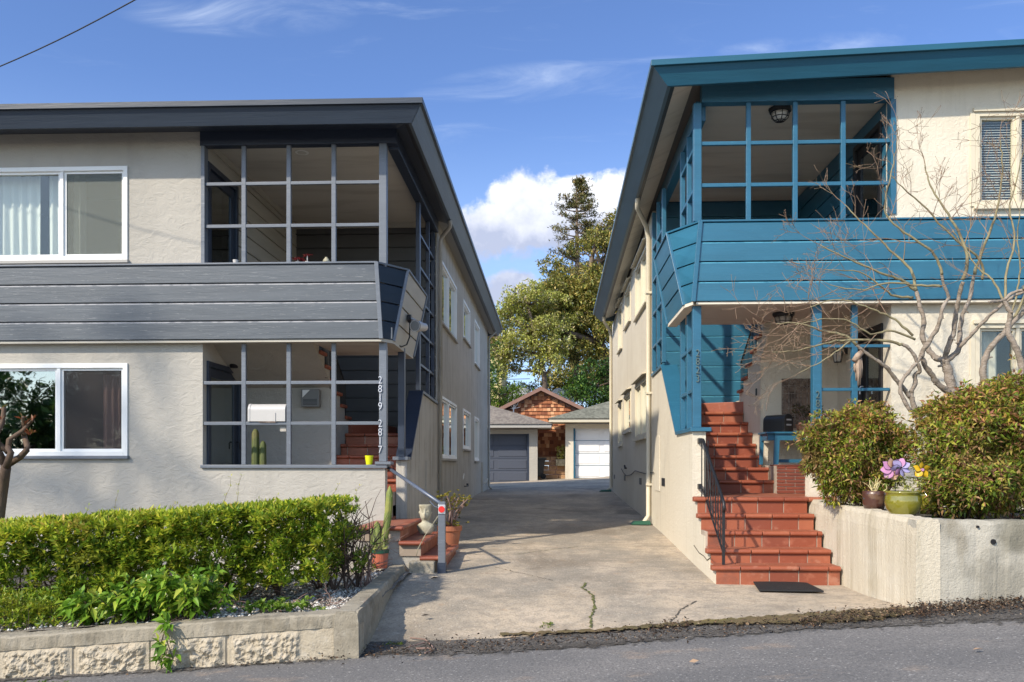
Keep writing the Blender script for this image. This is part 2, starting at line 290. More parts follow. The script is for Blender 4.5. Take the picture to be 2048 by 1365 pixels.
M_asphshg = mat('roof_shingle_grey', (.165, .165, .13), .95, var=[((8, 3, 14), .42, .6, (.09, .09, .07), .7, 4), ((2, 2, 2), .5, .7, (.26, .25, .20), .5, 4)], bumps=[((4, 22, 4), .02, 2)])
M_shing = mat('cedar_shingle', (0, 0, 0), .85, island=[(0, (.15, .045, .022)), (.3, (.27, .095, .042)), (.6, (.40, .155, .068)), (.85, (.52, .25, .125)), (1, (.62, .36, .19))])
M_rake = mat('brown_rake', (.23, .13, .10), .8, var=[((4, 4, 4), .5, .7, (.30, .19, .15), .5, 4)])
M_metalr = mat('grey_metal_roof', (.42, .44, .47), .45, bumps=[((.5, 12, .5), .01, 2)])
M_stonew = mat('retaining_stone', (.38, .23, .13), .92, var=[((2.5, 2.5, 5), .45, .65, (.24, .14, .08), .7, 5), ((1.2, 1.2, 1.2), .5, .7, (.46, .32, .20), .6, 4)], bumps=[((12, 12, 25), .02, 3)])
M_bin = mat('bin_plastic', (.035, .033, .032), .55)
M_yhouse = mat('yellow_render', (.55, .47, .24), .9)
M_brownroof = mat('brown_roof_tile', (.22, .125, .075), .9, var=[((5, 2, 8), .42, .6, (.13, .07, .04), .7, 4)], bumps=[((3, 12, 3), .03, 2)])
M_numw = mat('number_light', (.62, .62, .66), .3, metallic=.3, spec=.6)
M_numd = mat('number_bronze', (.16, .20, .17), .35, metallic=.6, spec=.6)
M_door = mat('door_paint_dark', (.026, .036, .058), .35, spec=.5)
M_wood = mat('driftwood', (.36, .27, .20), .9, var=[((20, 20, 4), .45, .6, (.22, .15, .11), .6, 4)])
M_lamp = mat('lampshade_green', (.30, .44, .34), .8)
M_frost = mat('frosted_glass', (.55, .53, .48), .3, spec=.6)
M_cable = mat('cable_black', (.02, .02, .022), .6)
M_grassg = leafm('leaf_weed', [(0, (.05, .10, .01)), (.6, (.13, .20, .02)), (1, (.30, .33, .06))])
M_wpipe = mat('white_pipe', (.72, .70, .66), .4)
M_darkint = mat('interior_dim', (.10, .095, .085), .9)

def edge_fade(m):
    t = NT.__new__(NT); t.nt = m.node_tree
    o = [n for n in t.nt.nodes if n.type == 'OUTPUT_MATERIAL'][0]; src = o.inputs[0].links[0].from_socket
    at = t.n('ShaderNodeAttribute'); at.attribute_name = 'edge'; tc = t.n('ShaderNodeTexCoord')
    f = t.math('ADD', at.outputs['Fac'], t.math('MULTIPLY', t.math('SUBTRACT', t.noise(tc.outputs['Object'], 14, 6, .7), .5), 1.9))
    f = t.mr(f, .25, .65); tr = t.n('ShaderNodeBsdfTransparent'); mx = t.n('ShaderNodeMixShader')
    t.l(f, mx.inputs[0]); t.l(tr.outputs[0], mx.inputs[1]); t.l(src, mx.inputs[2]); t.l(mx.outputs[0], o.inputs[0])
edge_fade(M_verge); edge_fade(M_mud)
# ------------------------------------------------------------------ mesh builder
class MB:
    def __init__(s): s.v = []; s.f = []; s.m = []
    def add(s, vs, fs, m=0):
        b = len(s.v); s.v += [tuple(p) for p in vs]; s.f += [tuple(i+b for i in f) for f in fs]; s.m += [m]*len(fs)
    def box(s, x0, x1, y0, y1, z0, z1, m=0):
        if x0 > x1: x0, x1 = x1, x0
        if y0 > y1: y0, y1 = y1, y0
        if z0 > z1: z0, z1 = z1, z0
        s.hexa([(x0, y0, z0), (x1, y0, z0), (x1, y1, z0), (x0, y1, z0), (x0, y0, z1), (x1, y0, z1), (x1, y1, z1), (x0, y1, z1)], m)
    def hexa(s, p, m=0):
        s.add(p, [(0, 3, 2, 1), (4, 5, 6, 7), (0, 1, 5, 4), (1, 2, 6, 5), (2, 3, 7, 6), (3, 0, 4, 7)], m)
    def prism(s, poly, axis, a0, a1, m=0):
        """poly of 2D points in the two other axes (x:(y,z) y:(x,z) z:(x,y))"""
        def mk(p, a):
            return (a, p[0], p[1]) if axis == 'x' else (p[0], a, p[1]) if axis == 'y' else (p[0], p[1], a)
        n = len(poly); vs = [mk(p, a0) for p in poly]+[mk(p, a1) for p in poly]
        fs = [tuple(range(n)), tuple(range(2*n-1, n-1, -1))]+[(i, i+n, (i+1) % n+n, (i+1) % n) for i in range(n)]
        s.add(vs, fs, m)
    def tube(s, pts, rad, n=8, m=0, cap=True):
        pts = [Vector(p) for p in pts]
        if isinstance(rad, (int, float)): rad = [rad]*len(pts)
        vs = []; up = None
        for i, p in enumerate(pts):
            d = (pts[min(i+1, len(pts)-1)]-pts[max(i-1, 0)])
            if d.length < 1e-9: d = Vector((0, 0, 1))
            d.normalize()
            if up is None:
                up = Vector((0, 0, 1)) if abs(d.z) < .9 else Vector((1, 0, 0))
            a = d.cross(up); 
            if a.length < 1e-6: a = d.orthogonal()
            a.normalize(); b = a.cross(d); up = b
            for k in range(n):
                an = 2*math.pi*k/n; vs.append(p+(a*math.cos(an)+b*math.sin(an))*rad[i])
        fs = []
        for i in range(len(pts)-1):
            for k in range(n):
                fs.append((i*n+k, i*n+(k+1) % n, (i+1)*n+(k+1) % n, (i+1)*n+k))
        if cap: fs += [tuple(range(n-1, -1, -1)), tuple(range((len(pts)-1)*n, len(pts)*n))]
        s.add(vs, fs, m)
    def lathe(s, prof, c, n=20, m=0, ribs=0, ribd=0.):
        vs = []
        for r, z in prof:
            for k in range(n):
                a = 2*math.pi*k/n; rr = r*(1+ribd*math.cos(ribs*a)) if ribs else r
                vs.append((c[0]+rr*math.cos(a), c[1]+rr*math.sin(a), c[2]+z))
        fs = []
        for i in range(len(prof)-1):
            for k in range(n): fs.append((i*n+k, i*n+(k+1) % n, (i+1)*n+(k+1) % n, (i+1)*n+k))
        fs += [tuple(range(n-1, -1, -1)), tuple(range((len(prof)-1)*n, len(prof)*n))]
        s.add(vs, fs, m)
    def bar(s, p, q, w, h, m=0, up=(0, 0, 1)):
        p = Vector(p); q = Vector(q); d = (q-p).normalized(); u = Vector(up); a = d.cross(u)
        if a.length < 1e-5: a = d.cross(Vector((0, 1, 0)))
        a.normalize(); b = a.cross(d)
        A = a*w/2; B = b*h/2
        s.hexa([p-A-B, p+A-B, q+A-B, q-A-B, p-A+B, p+A+B, q+A+B, q-A+B], m)
    def siding(s, TL, TR, BL, BR, n, nrm, thick=.03, gap=.007, ch=.016, m=0, mb=None):
        """n boards between the quad corners; nrm points outward"""
        TL, TR, BL, BR = map(Vector, (TL, TR, BL, BR)); N = Vector(nrm).normalized(); H = (TL-BL).length
        for i in range(n):
            f0 = i/n+gap/H; f1 = (i+1)/n
            for_side = []
            for (T, B) in ((TL, BL), (TR, BR)):
                a = B.lerp(T, f0); b = B.lerp(T, f1-ch/H); c = B.lerp(T, f1)
                for_side.append([a, b, c-N*ch, c-N*thick, a-N*thick])
            vs = for_side[0]+for_side[1]; k = 5
            s.add(vs, [(4, 3, 2, 1, 0), (5, 6, 7, 8, 9)]+[(j, (j+1) % k, (j+1) % k+k, j+k) for j in range(k)], m)
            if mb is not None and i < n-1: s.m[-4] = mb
    def build(s, name, mats, parent=None, bevel=0, smooth=False, seg=2, label=None):
        me = bpy.data.meshes.new(name); me.from_pydata(s.v, [], s.f)
        if not isinstance(mats, (list, tuple)): mats = [mats]
        for mm in mats: me.materials.append(mm)
        me.polygons.foreach_set('material_index', s.m)
        if smooth: me.polygons.foreach_set('use_smooth', [True]*len(s.f))
        me.update()
        import bmesh
        bm = bmesh.new(); bm.from_mesh(me); bmesh.ops.recalc_face_normals(bm, faces=bm.faces); bm.to_mesh(me); bm.free()
        o = bpy.data.objects.new(name, me); COL.objects.link(o)
        if parent is not None:
            o.parent = parent
            w = Vector((0, 0, 0)); q = parent
            while q is not None: w += Vector(q.location); q = q.parent
            o.location = -w
        if bevel:
            b = o.modifiers.new('bevel', 'BEVEL'); b.width = bevel; b.segments = seg; b.limit_method = 'ANGLE'
        if label: o['label'] = label
        return o
def thing(name, loc, label, cat, group=None):
    o = bpy.data.objects.new(name, None); COL.objects.link(o); o.location = loc; o.empty_display_size = .2
    o['label'] = label; o['category'] = cat
    if group: o['group'] = group
    return o
def tag(o, label, cat, group=None):
    o['label'] = label; o['category'] = cat
    if group: o['group'] = group
    return o
def struct(o): o['kind'] = 'structure'; return o
def stuff(o, label=None, cat=None):
    o['kind'] = 'stuff'
    if label: o['label'] = label
    if cat: o['category'] = cat
    return o

def leafmesh(name, C, D, L, Wd, mat_, parent=None, fold=.25, droop=.0, rng=RNG):
    """C base points Nx3, D directions Nx3, L lengths, Wd width ratio: every leaf a folded pointed blade"""
    C = np.asarray(C, float); D = np.asarray(D, float); n = len(C)
    D = D/np.maximum(np.linalg.norm(D, axis=1, keepdims=True), 1e-6)
    L = np.broadcast_to(np.asarray(L, float), (n,))[:, None]
    up = rng.normal(size=(n, 3))*.45+np.array([0, 0, 1.0]); sd = np.cross(D, up); sd /= np.maximum(np.linalg.norm(sd, axis=1, keepdims=True), 1e-6)
    nn = np.cross(sd, D)
    tip = C+D*L+np.array([0, 0, -1.0])*L*droop
    mid = C+D*L*.45
    V = np.stack([C, mid+sd*L*Wd*.5+nn*L*Wd*fold, tip, mid-sd*L*Wd*.5+nn*L*Wd*fold], 1).reshape(-1, 3)
    me = bpy.data.meshes.new(name); me.vertices.add(4*n); me.vertices.foreach_set('co', V.ravel())
    idx = np.arange(n)[:, None]*4; tri = np.concatenate([idx+np.array([[0, 1, 2]]), idx+np.array([[0, 2, 3]])], 1).reshape(-1, 3)
    me.loops.add(6*n); me.loops.foreach_set('vertex_index', tri.ravel())
    me.polygons.add(2*n); me.polygons.foreach_set('loop_start', np.arange(0, 6*n, 3)); me.polygons.foreach_set('loop_total', np.full(2*n, 3))
    me.update(calc_edges=True); me.materials.append(mat_)
    o = bpy.data.objects.new(name, me); COL.objects.link(o)
    if parent is not None:
        o.parent = parent; o.location = -Vector(parent.location)
    return o
def rosettes(P, A, k, L, tilt=.9, rng=RNG, jit=.25):
    """leaves round each point P with axis A -> (C, D, L)"""
    P = np.asarray(P); A = np.asarray(A, float); n = len(P); A /= np.maximum(np.linalg.norm(A, axis=1, keepdims=True), 1e-6)
    h = rng.normal(size=(n, 3)); e1 = np.cross(A, h); e1 /= np.maximum(np.linalg.norm(e1, axis=1, keepdims=True), 1e-6); e2 = np.cross(A, e1)
    Cs, Ds, Ls = [], [], []
    for j in range(k):
        a = 2*math.pi*j/k+rng.normal(size=(n, 1))*jit
        tl = tilt+rng.normal(size=(n, 1))*.25
        D = A*np.cos(tl)+(e1*np.cos(a)+e2*np.sin(a))*np.sin(tl)
        Cs.append(P+rng.normal(size=(n, 3))*L*.12); Ds.append(D); Ls.append(L*rng.uniform(.65, 1.15, n))
    return np.concatenate(Cs), np.concatenate(Ds), np.concatenate(Ls)
def number_text(s_, px_top, py_top, at, size, step, mt, parent, plane='Y', name='house_number', label=None):
    """stacked digits, each a raised solid; joined into one mesh"""
    vs = MB()
    for i, ch in enumerate(s_):
        if ch == ' ': continue
        cu = bpy.data.curves.new('digit', 'FONT'); cu.body = ch; cu.size = size; cu.extrude = .008; cu.align_x = 'CENTER'; cu.offset = -size*.012
        ob = bpy.data.objects.new('digit', cu); COL.objects.link(ob)
        bpy.context.view_layer.update()
        me = bpy.data.meshes.new_from_object(ob)
        x, y, z = px_top, at, py_top-i*step
        V = [(v.co.x*.82+x, y-.008-v.co.z, v.co.y+z) for v in me.vertices]
        vs.add(V, [tuple(p.vertices) for p in me.polygons])
        bpy.data.objects.remove(ob); bpy.data.curves.remove(cu)
    return vs.build(name, mt, parent, label=label)
# ================================================================== GROUND
def sstep(a, b, x):
    t = min(1, max(0, (x-a)/(b-a))); return t*t*(3-2*t)
def zstreet(x): return -1.41+.07*max(-14, min(14, x))
KN = [(9.13, -1.253), (14.7, -1.01), (24.2, -.76), (33, -.63), (42, -.60), (400, -.6)]
def zd0(y):
    if y <= KN[0][0]: return KN[0][1]-.03*(KN[0][0]-y)
    for (a, za), (b, zb) in zip(KN, KN[1:]):
        if y <= b: return za+(zb-za)*(y-a)/(b-a)
    return -.6
def zdrive(x, y):
    z = zd0(y)+.05*max(-4, min(4, x))*sstep(19, 33, y)
    if y < 9.13:
        t_ = sstep(7.0, 9.13, y); z = zstreet(x)*(1-t_)+z*t_
    return z
def grid(name, xs, ys, zf, m_):
    b = MB(); nx, ny = len(xs), len(ys)
    vs = [(x, y, zf(x, y)) for y in ys for x in xs]
    fs = [(j*nx+i, j*nx+i+1, (j+1)*nx+i+1, (j+1)*nx+i) for j in range(ny-1) for i in range(nx-1)]
    b.add(vs, fs); return b.build(name, m_, smooth=True)
def lin(a, b, n): return [a+(b-a)*i/(n-1) for i in range(n)]
gx = [-400, -120, -40]+lin(-14, 14, 29)+[40, 120, 400]
struct(grid('ground', gx, [-400, -100, -30, 0, 4, 6, 7, 7.6, 8.2, 8.8, 9.13, 12, 14.7, 19, 24.2, 28, 33, 42, 60, 120, 400], lambda x, y: (zdrive(x, y) if abs(x) < 14 or y < 7 else zdrive(math.copysign(14, x), y))-.12, M_soil))
def rnoise(x, s=1.0): return math.sin(x*7.3*s+1.1)*.5+math.sin(x*17.9*s+.4)*.3+math.sin(x*41*s)*.2
struct(grid('road', [-60, -30, -14]+lin(-10, 10, 41)+[14, 30, 60], [-40, -20, -8, -2, 2, 5, 6.9, 7.45], lambda x, y: zstreet(x)-(.0 if y > -4 else .0), M_asph))
# driveway: front edge uneven
FE = [onZ(px, py, -1.5+.07*(px-745)/(1740/7.2)) for px, py in [(700, 1286), (900, 1281), (1000, 1276), (1100, 1270), (1200, 1262), (1300, 1253), (1400, 1243), (1500, 1236), (1600, 1230), (1700, 1222), (1800, 1214), (1900, 1206)]]
def fey(x):
    for a, b in zip(FE, FE[1:]):
        if a[0] <= x <= b[0]: return a[1]+(b[1]-a[1])*(x-a[0])/(b[0]-a[0])
    return FE[0][1] if x < FE[0][0] else FE[-1][1]
xs = lin(-2.6, 3.2, 117); tt = [0, .01, .03, .06, .1, .16, .24, .34, .46, .6, .8, 1.0]
b = MB(); vs = []
rows = []
for t_ in tt: rows.append([(x, fey(x)+.018*rnoise(x)+(9.13-fey(x))*t_) for x in xs])
for y in [10.5, 12, 13.5, 15, 17, 19, 21, 23, 24.5, 26, 28, 30, 32, 33, 35, 38, 42]:
    w = 1.0 if y < 24 else 1.0+sstep(24, 30, y)*1.6
    rows.append([(x*w, y) for x in xs])
for r_ in rows: vs += [(x, y, zdrive(x, y)+.010+.006*math.sin(x*2.1+y*1.3)*sstep(7.6, 9, y)) for x, y in r_]
nx = len(xs)
fs = [(j*nx+i, j*nx+i+1, (j+1)*nx+i+1, (j+1)*nx+i) for j in range(len(rows)-1) for i in range(nx-1)]
b.add(vs, fs); struct(b.build('driveway', M_conc, smooth=True))
# dark gritty verge between asphalt and concrete, then mud
def strip(name, up, lo, dz, m_, z_off=0.0, n=160):
    """strip on street level between two pixel polylines"""
    def ev(pl, px):
        for a, c in zip(pl, pl[1:]):
            if a[0] <= px <= c[0]: return a[1]+(c[1]-a[1])*(px-a[0])/(c[0]-a[0])
        return pl[0][1] if px < pl[0][0] else pl[-1][1]
    b = MB(); vs = []; x0 = max(up[0][0], lo[0][0]); x1 = min(up[-1][0], lo[-1][0])
    for i in range(n):
        px = x0+(x1-x0)*i/(n-1); k = rnoise(px*.021)*2.4; k2 = rnoise(px*.033+3)*3.5
        ya, yb = ev(up, px)+k, ev(lo, px)+k2+rnoise(px*.4)*1.6
        z0 = -1.41
        for _ in range(4):
            pa = onZ(px, ya, z0); z0 = zstreet(pa[0])
        pa = onZ(px, ya, z0+dz); pb = onZ(px, yb, z0+dz)
        for j in range(5):
            f = j/4; y = pb[1]+(pa[1]-pb[1])*f; x = pb[0]+(pa[0]-pb[0])*f
            vs.append((x, y, max(zstreet(x), zdrive(x, y) if f > .6 and z_off else -9)+dz+(z_off*math.sin(math.pi*f)*(1+.4*rnoise(px*.05)))))
    fs = [(i*5+j, i*5+j+5, i*5+j+6, i*5+j+1) for i in range(n-1) for j in range(4)]
    b.add(vs, fs); o = b.build(name, m_, smooth=True); a_ = o.data.attributes.new('edge', 'FLOAT', 'POINT')
    a_.data.foreach_set('value', [(-.25, .45, 1.0, 1.0, .45)[i % 5] for i in range(len(vs))]); return o
struct(strip('verge_soil', [(-60, 1352), (0, 1350), (350, 1325), (640, 1300), (745, 1276), (1000, 1272), (1200, 1262), (1400, 1244), (1640, 1240), (1770, 1226), (1840, 1216), (2048, 1194), (2120, 1186)],
      [(-60, 1375), (0, 1372), (350, 1352), (700, 1327), (1000, 1319), (1200, 1302), (1400, 1283), (1640, 1262), (1840, 1256), (2048, 1246), (2120, 1240)], .006, M_verge, .004))
struct(strip('mossy_gutter', [(1000, 1268), (1200, 1258), (1400, 1240), (1600, 1226), (1700, 1218), (1800, 1213), (1838, 1216)],
      [(1000, 1274), (1200, 1266), (1400, 1250), (1600, 1250), (1700, 1247), (1770, 1240), (1838, 1224)], .024, M_mud, .006))
# leaf litter
def litter(name, spots, n, size, m_, zup=.03, label=None):
    C, D, L = [], [], []
    for (x0, y0, x1, y1, sp, k) in spots:
        for _ in range(int(n*k)):
            f = random.random(); px = x0+(x1-x0)*f; py = y0+(y1-y0)*f+random.gauss(0, sp)
            z0 = zstreet((px-1100)/1740*7.3); p = onZ(px, py, z0)
            C.append((p[0], p[1], z0+zup*abs(random.gauss(0, .5))+.02)); D.append((random.gauss(0, 1), random.gauss(0, 1), random.gauss(0, .35))); L.append(size*random.uniform(.4, 1.3))
    return leafmesh(name, C, D, L, .5, m_, fold=.15)
lo = litter('leaf_litter', [(720, 1312, 1100, 1290, 8, .8), (1100, 1290, 1640, 1250, 7, 1.0), (1600, 1250, 1850, 1228, 6, 1.4), (1830, 1228, 2060, 1208, 9, 3.2), (0, 1350, 700, 1322, 5, .8), (1300, 1262, 1380, 1262, 6, .25)], 900, .028, M_litter, .05)
stuff(lo, 'dry brown leaf litter heaped along the edge of the road', 'leaf litter')
# single fallen leaves / scraps on the concrete and asphalt
for i, (px, py, sz, c_, lab) in enumerate([(1945, 1300, .075, (.38, .25, .16), 'tan dry leaf lying alone on the asphalt at right'), (860, 1158, .12, (.06, .045, .035), 'dark curled leaf on the driveway by the concrete block'),
        (842, 1232, .085, (.05, .04, .03), 'dark flat leaf on the lower driveway near the block wall'), (1990, 1278, .05, (.75, .74, .72), 'white paper scrap on the asphalt by the planter wall'), (1356, 1179, .06, (.75, .74, .72), 'white paper scrap on the driveway by the step wall'), (1378, 1324, .07, (.33, .22, .14), 'tan dry leaf on the asphalt below the doormat')]):
    z0 = zstreet((px-1100)/1740*7.0) if py > 1260 else zdrive(0, 8)
    z0 = -1.35
    for _ in range(5):
        p = onZ(px, py, z0); z0 = (zdrive(p[0], p[1]) if p[1] > 7.3 else zstreet(p[0]))+.024
    mm = mat('scrap_%d' % i, c_, .8)
    o = leafmesh('paper_scrap' if 'paper' in lab else 'fallen_leaf', [p], [(1, random.uniform(-.3, .3), .10)], [sz], .45, mm, fold=.2); tag(o, lab, 'paper' if 'paper' in lab else 'leaf')
# cracks with moss on the driveway
def crack(pts, w, m_, name, label):
    b = MB(); P = []
    for px, py in pts:
        z0 = -1.3
        for _ in range(5):
            p = onZ(px, py, z0); z0 = zdrive(p[0], p[1])+.0165
        P.append(Vector((p[0], p[1], z0)))
    Q = []
    for a, c in zip(P, P[1:]):
        k = max(2, int((c-a).length/.03))
        for i in range(k): Q.append(a.lerp(c, i/k)+Vector((random.gauss(0, .008), random.gauss(0, .008), 0)))
    vs = []; 
    for i, p in enumerate(Q):
        d = (Q[min(i+1, len(Q)-1)]-Q[max(0, i-1)]).normalized(); s_ = Vector((-d.y, d.x, 0))*w*random.uniform(.3, 1.3)
        z = zdrive(p.x, p.y)+.0165+.006*math.sin(p.x*2.1+p.y*1.3)*sstep(7.6, 9, p.y)
        vs += [(p.x+s_.x, p.y+s_.y, z), (p.x-s_.x, p.y-s_.y, z)]
    b.add(vs, [(2*i, 2*i+1, 2*i+3, 2*i+2) for i in range(len(Q)-1)])
    struct(b.build(name, m_))
M_crackm = mat('crack_moss', (.13, .14, .035), .95, var=[((20, 20, 20), .45, .6, (.05, .045, .03), .8, 3)])
M_crackd = mat('crack_dark', (.09, .075, .055), .95)
crack([(1172, 1165), (1165, 1176), (1186, 1190), (1190, 1215), (1182, 1235), (1184, 1258)], .012, M_crackm, 'driveway_crack', '')
crack([(1392, 1203), (1362, 1218), (1346, 1240), (1325, 1258)], .007, M_crackd, 'driveway_crack', '')
crack([(930, 1109), (1035, 1110), (1110, 1100), (1160, 1094)], .008, M_crackm, 'driveway_crack', '')
crack([(985, 1133), (1050, 1148), (1110, 1162)], .005, M_crackd, 'driveway_crack', '')
# small weed tufts in the cracks: loose twig in the gutter
b = MB()
for pts in [[(820, 1284), (850, 1290), (868, 1310)], [(832, 1306), (862, 1308)], [(818, 1303), (850, 1296)], [(868, 1310), (850, 1318)]]:
    b.tube([tuple(a+c for a, c in zip(onZ(px, py, -1.49), (0, 0, .035+.01*i))) for i, (px, py) in enumerate(pts)], .006, 5)
tag(b.build('fallen_twig', M_bare), 'forked dry twig lying in the gutter beside the block wall corner', 'twig')

# ================================================================== HOUSES
def steps_mb(y0, zs, x0, x1, ztread, ends=(0, 0), tw=.305, nose=.035):
    pass
def tile_step(parent, xa, xb, yr, z0, z1, depth, wrap_left=False, wrap_right=False, tw=.30, off=0.0, cheek=None):
    """one tiled step: grout core, riser tiles, bullnose tiles and tread tiles. Riser face at y=yr, going to yr+depth"""
    b = MB(); xl = xa; xr_ = xb; g = .010
    b.box(xl+.004, xr_-.004, yr+.006, yr+depth, z0, z1-.008, 1)
    nh = .052
    x = xl-((off) % tw)
    while x < xr_-1e-4:
        a = max(x, xl)+g/2; c = min(x+tw, xr_)-g/2
        if c-a > .02:
            b.box(a, c, yr, yr+.012, z0+.002, z1-nh-.002, 0)
            # bullnose
            prof = []
            for k in range(7):
                an = math.pi*(.5+k/6); prof.append((yr-.012+nh/2*math.cos(an)*.95, z1-nh/2+nh/2*math.sin(an)))
            prof += [(yr+.10, z1-nh), (yr+.10, z1)]
            aa = a-(.045 if wrap_left and a < xl+.01 else 0); cc = c+(.045 if wrap_right and c > xr_-.01 else 0)
            b.prism(prof, 'x', aa, cc, 0)
            if depth > .2: b.box(a, c, yr+.106, min(yr+.106+.30, yr+depth), z1-.012, z1-.001, 2)
            y = yr+.412
            while y < yr+depth-.02:
                b.box(a, c, y, min(y+.30, yr+depth), z1-.012, z1-.001, 2); y += .306
        x += tw
    return b.build('step', [M_tile, M_grout, M_tilet], parent, bevel=.004)

def window(parent, plane, at, u0, u1, z0, z1, outn, fm, glass, split=(.5,), fw=.055, sill=None, screen=None, cur=None, depth=.07, proud=.02, sashw=.03, hbar=None, scm=None):
    """plane 'y': window in plane y=at spanning x u0..u1; 'x': in plane x=at spanning y. outn=+-1 outward along axis"""
    def bx(b, a0, a1, d0, d1, c0, c1, m=0):   # d: distance outward from wall plane
        p0, p1 = at+outn*d0, at+outn*d1
        if plane == 'y': b.box(a0, a1, p0, p1, c0, c1, m)
        else: b.box(p0, p1, a0, a1, c0, c1, m)
    b = MB()
    bx(b, u0, u0+fw, -depth, proud, z0, z1); bx(b, u1-fw, u1, -depth, proud, z0, z1)
    bx(b, u0+fw, u1-fw, -depth, proud, z1-fw, z1); bx(b, u0+fw, u1-fw, -depth, proud, z0, z0+fw)
    ps = [u0+fw]
    for s_ in split:
        m = u0+(u1-u0)*s_; bx(b, m-fw*.4, m+fw*.4, -depth, proud-.008, z0+fw, z1-fw); ps += [m-fw*.4, m+fw*.4]
    ps.append(u1-fw)
    w = b.build('window', fm, parent, bevel=.003)
    for k in range(0, len(ps), 2):
        a, c = ps[k], ps[k+1]; b = MB(); s2 = sashw
        bx(b, a, a+s2, -depth+.01, proud-.03, z0+fw, z1-fw); bx(b, c-s2, c, -depth+.01, proud-.03, z0+fw, z1-fw)
        bx(b, a+s2, c-s2, -depth+.01, proud-.03, z1-fw-s2, z1-fw); bx(b, a+s2, c-s2, -depth+.01, proud-.03, z0+fw, z0+fw+s2)
        if hbar: zz = z0+(z1-z0)*hbar; bx(b, a+s2, c-s2, -depth+.012, proud-.032, zz-.018, zz+.018)
        b.build('sash', fm, w)
        b = MB(); bx(b, a+s2, c-s2, -.045, -.040, z0+fw+s2, z1-fw-s2); b.build('pane', M_glass if screen and k//2 in screen else glass, w)
        if screen and k//2 in screen:
            b = MB(); bx(b, a+s2, c-s2, -.022, -.020, z0+fw+s2, z1-fw-s2); b.build('screen', scm or M_screen, w)
    if sill:
        b = MB(); bx(b, u0-.02, u1+.02, -.01, .055, z0-.04, z0); b.build('sill', sill, w, bevel=.004)
    return w
def curtain(parent, plane, at, outn, u0, u1, z0, z1, m_, amp=.03, wl=.09, back=.12, name='curtain', taper=0.0):
    b = MB(); n = max(8, int((u1-u0)/.012)); vs = []
    for j in range(7):
        f = j/6
        for i in range(n+1):
            g = i/n; u = u0+(u1-u0)*g*(1-taper*(1-f))
            d = back+amp*math.sin(u*2*math.pi/wl+.7*math.sin(u*9)+.3*f)*(.6+.4*(1-f)); z = z0+(z1-z0)*f
            vs.append((u, at-outn*d, z) if plane == 'y' else (at-outn*d, u, z))
    w = n+1
    b.add(vs, [(j*w+i, j*w+i+1, (j+1)*w+i+1, (j+1)*w+i) for j in range(6) for i in range(n)])
    return b.build(name, m_, parent, smooth=True)
def wall_cells(b, plane, at, t, u0, u1, w0, w1, holes, topf=None, m=0):
    """solid wall from plane 'at' back to at+t, with rectangular holes (ua,ub,wa,wb)"""
    us = sorted({u0, u1}|{min(max(h[i], u0), u1) for h in holes for i in (0, 1)}); ws = sorted({w0, w1}|{min(max(h[i], w0), w1) for h in holes for i in (2, 3)})
    for ua, ub in zip(us, us[1:]):
        # merge vertically
        run = None; segs = []
        for wa, wb in zip(ws, ws[1:]):
            mu, mw = (ua+ub)/2, (wa+wb)/2
            hole = any(h[0] < mu < h[1] and h[2] < mw < h[3] for h in holes)
            if hole:
                if run: segs.append(run); run = None
            else: run = (run[0], wb) if run else (wa, wb)
        if run: segs.append(run)
        for wa, wb in segs:
            ta = topf(ua) if topf and abs(wb-w1) < 1e-6 else wb; tb = topf(ub) if topf and abs(wb-w1) < 1e-6 else wb
            p0, p1 = at, at+t
            if plane == 'y': pts = [(ua, p0, wa), (ub, p0, wa), (ub, p1, wa), (ua, p1, wa), (ua, p0, ta), (ub, p0, tb), (ub, p1, tb), (ua, p1, ta)]
            else: pts = [(p0, ua, wa), (p1, ua, wa), (p1, ub, wa), (p0, ub, wa), (p0, ua, ta), (p1, ua, ta), (p1, ub, tb), (p0, ub, tb)]
            b.hexa(pts, m)
def lattice(parent, name, plane, at, t, uposts, zlo, zhi, zbars, m_, pw=.055, bw=.045, ends=None):
    def bx(b, a0, a1, c0, c1, e=0.):
        if plane == 'y': b.box(a0, a1, at+e, at+t-e, c0, c1)
        else: b.box(at+e, at+t-e, a0, a1, c0, c1)
    root = None
    for k, u in enumerate(uposts):
        w = pw if not isinstance(pw, (list, tuple)) else pw[k]
        b = MB(); bx(b, u-w/2, u+w/2, zlo, zhi)
        o = b.build(name if root is None else 'mullion', m_, parent if root is None else root, bevel=.004)
        if root is None: root = o
    for z in zbars:
        if ends: a, c = ends
        else: a, c = uposts[0], uposts[-1]
        b = MB(); bx(b, a, c, z-bw/2, z+bw/2, .004); b.build('rail', m_, root, bevel=.004)
    return root

GREY = thing('apartment_house', (-4, 10.9, -1.2), 'grey two-storey stucco house with dark navy trim and wide slate-board balcony band', 'house')
TEAL = thing('apartment_house', (4, 10.6, -1.2), 'cream two-storey stucco house with teal trim and teal-boarded balcony band', 'house')
XF = {}   # facade px->x helpers
def L_(px, py): return onY(px, py, 10.9)
def R_(px, py): return onY(px, py, 10.6)

# ---------------------------------------------------------------- LEFT (grey)
F1 = 10.9; XE = -1.95; XSL = -3.1; XWL = -4.42; YBL = 12.3; YCL = 15.0; ZC = 1.60; ZT = 4.26; FARL = 27.2
holes = []
u1w = (L_(-60, 0)[0], L_(256, 0)[0]); zuw = (L_(256, 521)[2], L_(256, 333)[2]); zlw = (L_(256, 912)[2], L_(256, 727)[2])
XOP = (XWL, -2.06)
holes += [(u1w[0], u1w[1], *zuw), (u1w[0], u1w[1], *zlw)]
b = MB()
wall_cells(b, 'y', F1, .16, -9, XWL, -1.9, ZT+.1, holes)
wall_cells(b, 'y', F1, .16, XWL, -2.08, -1.9, -.045, [])
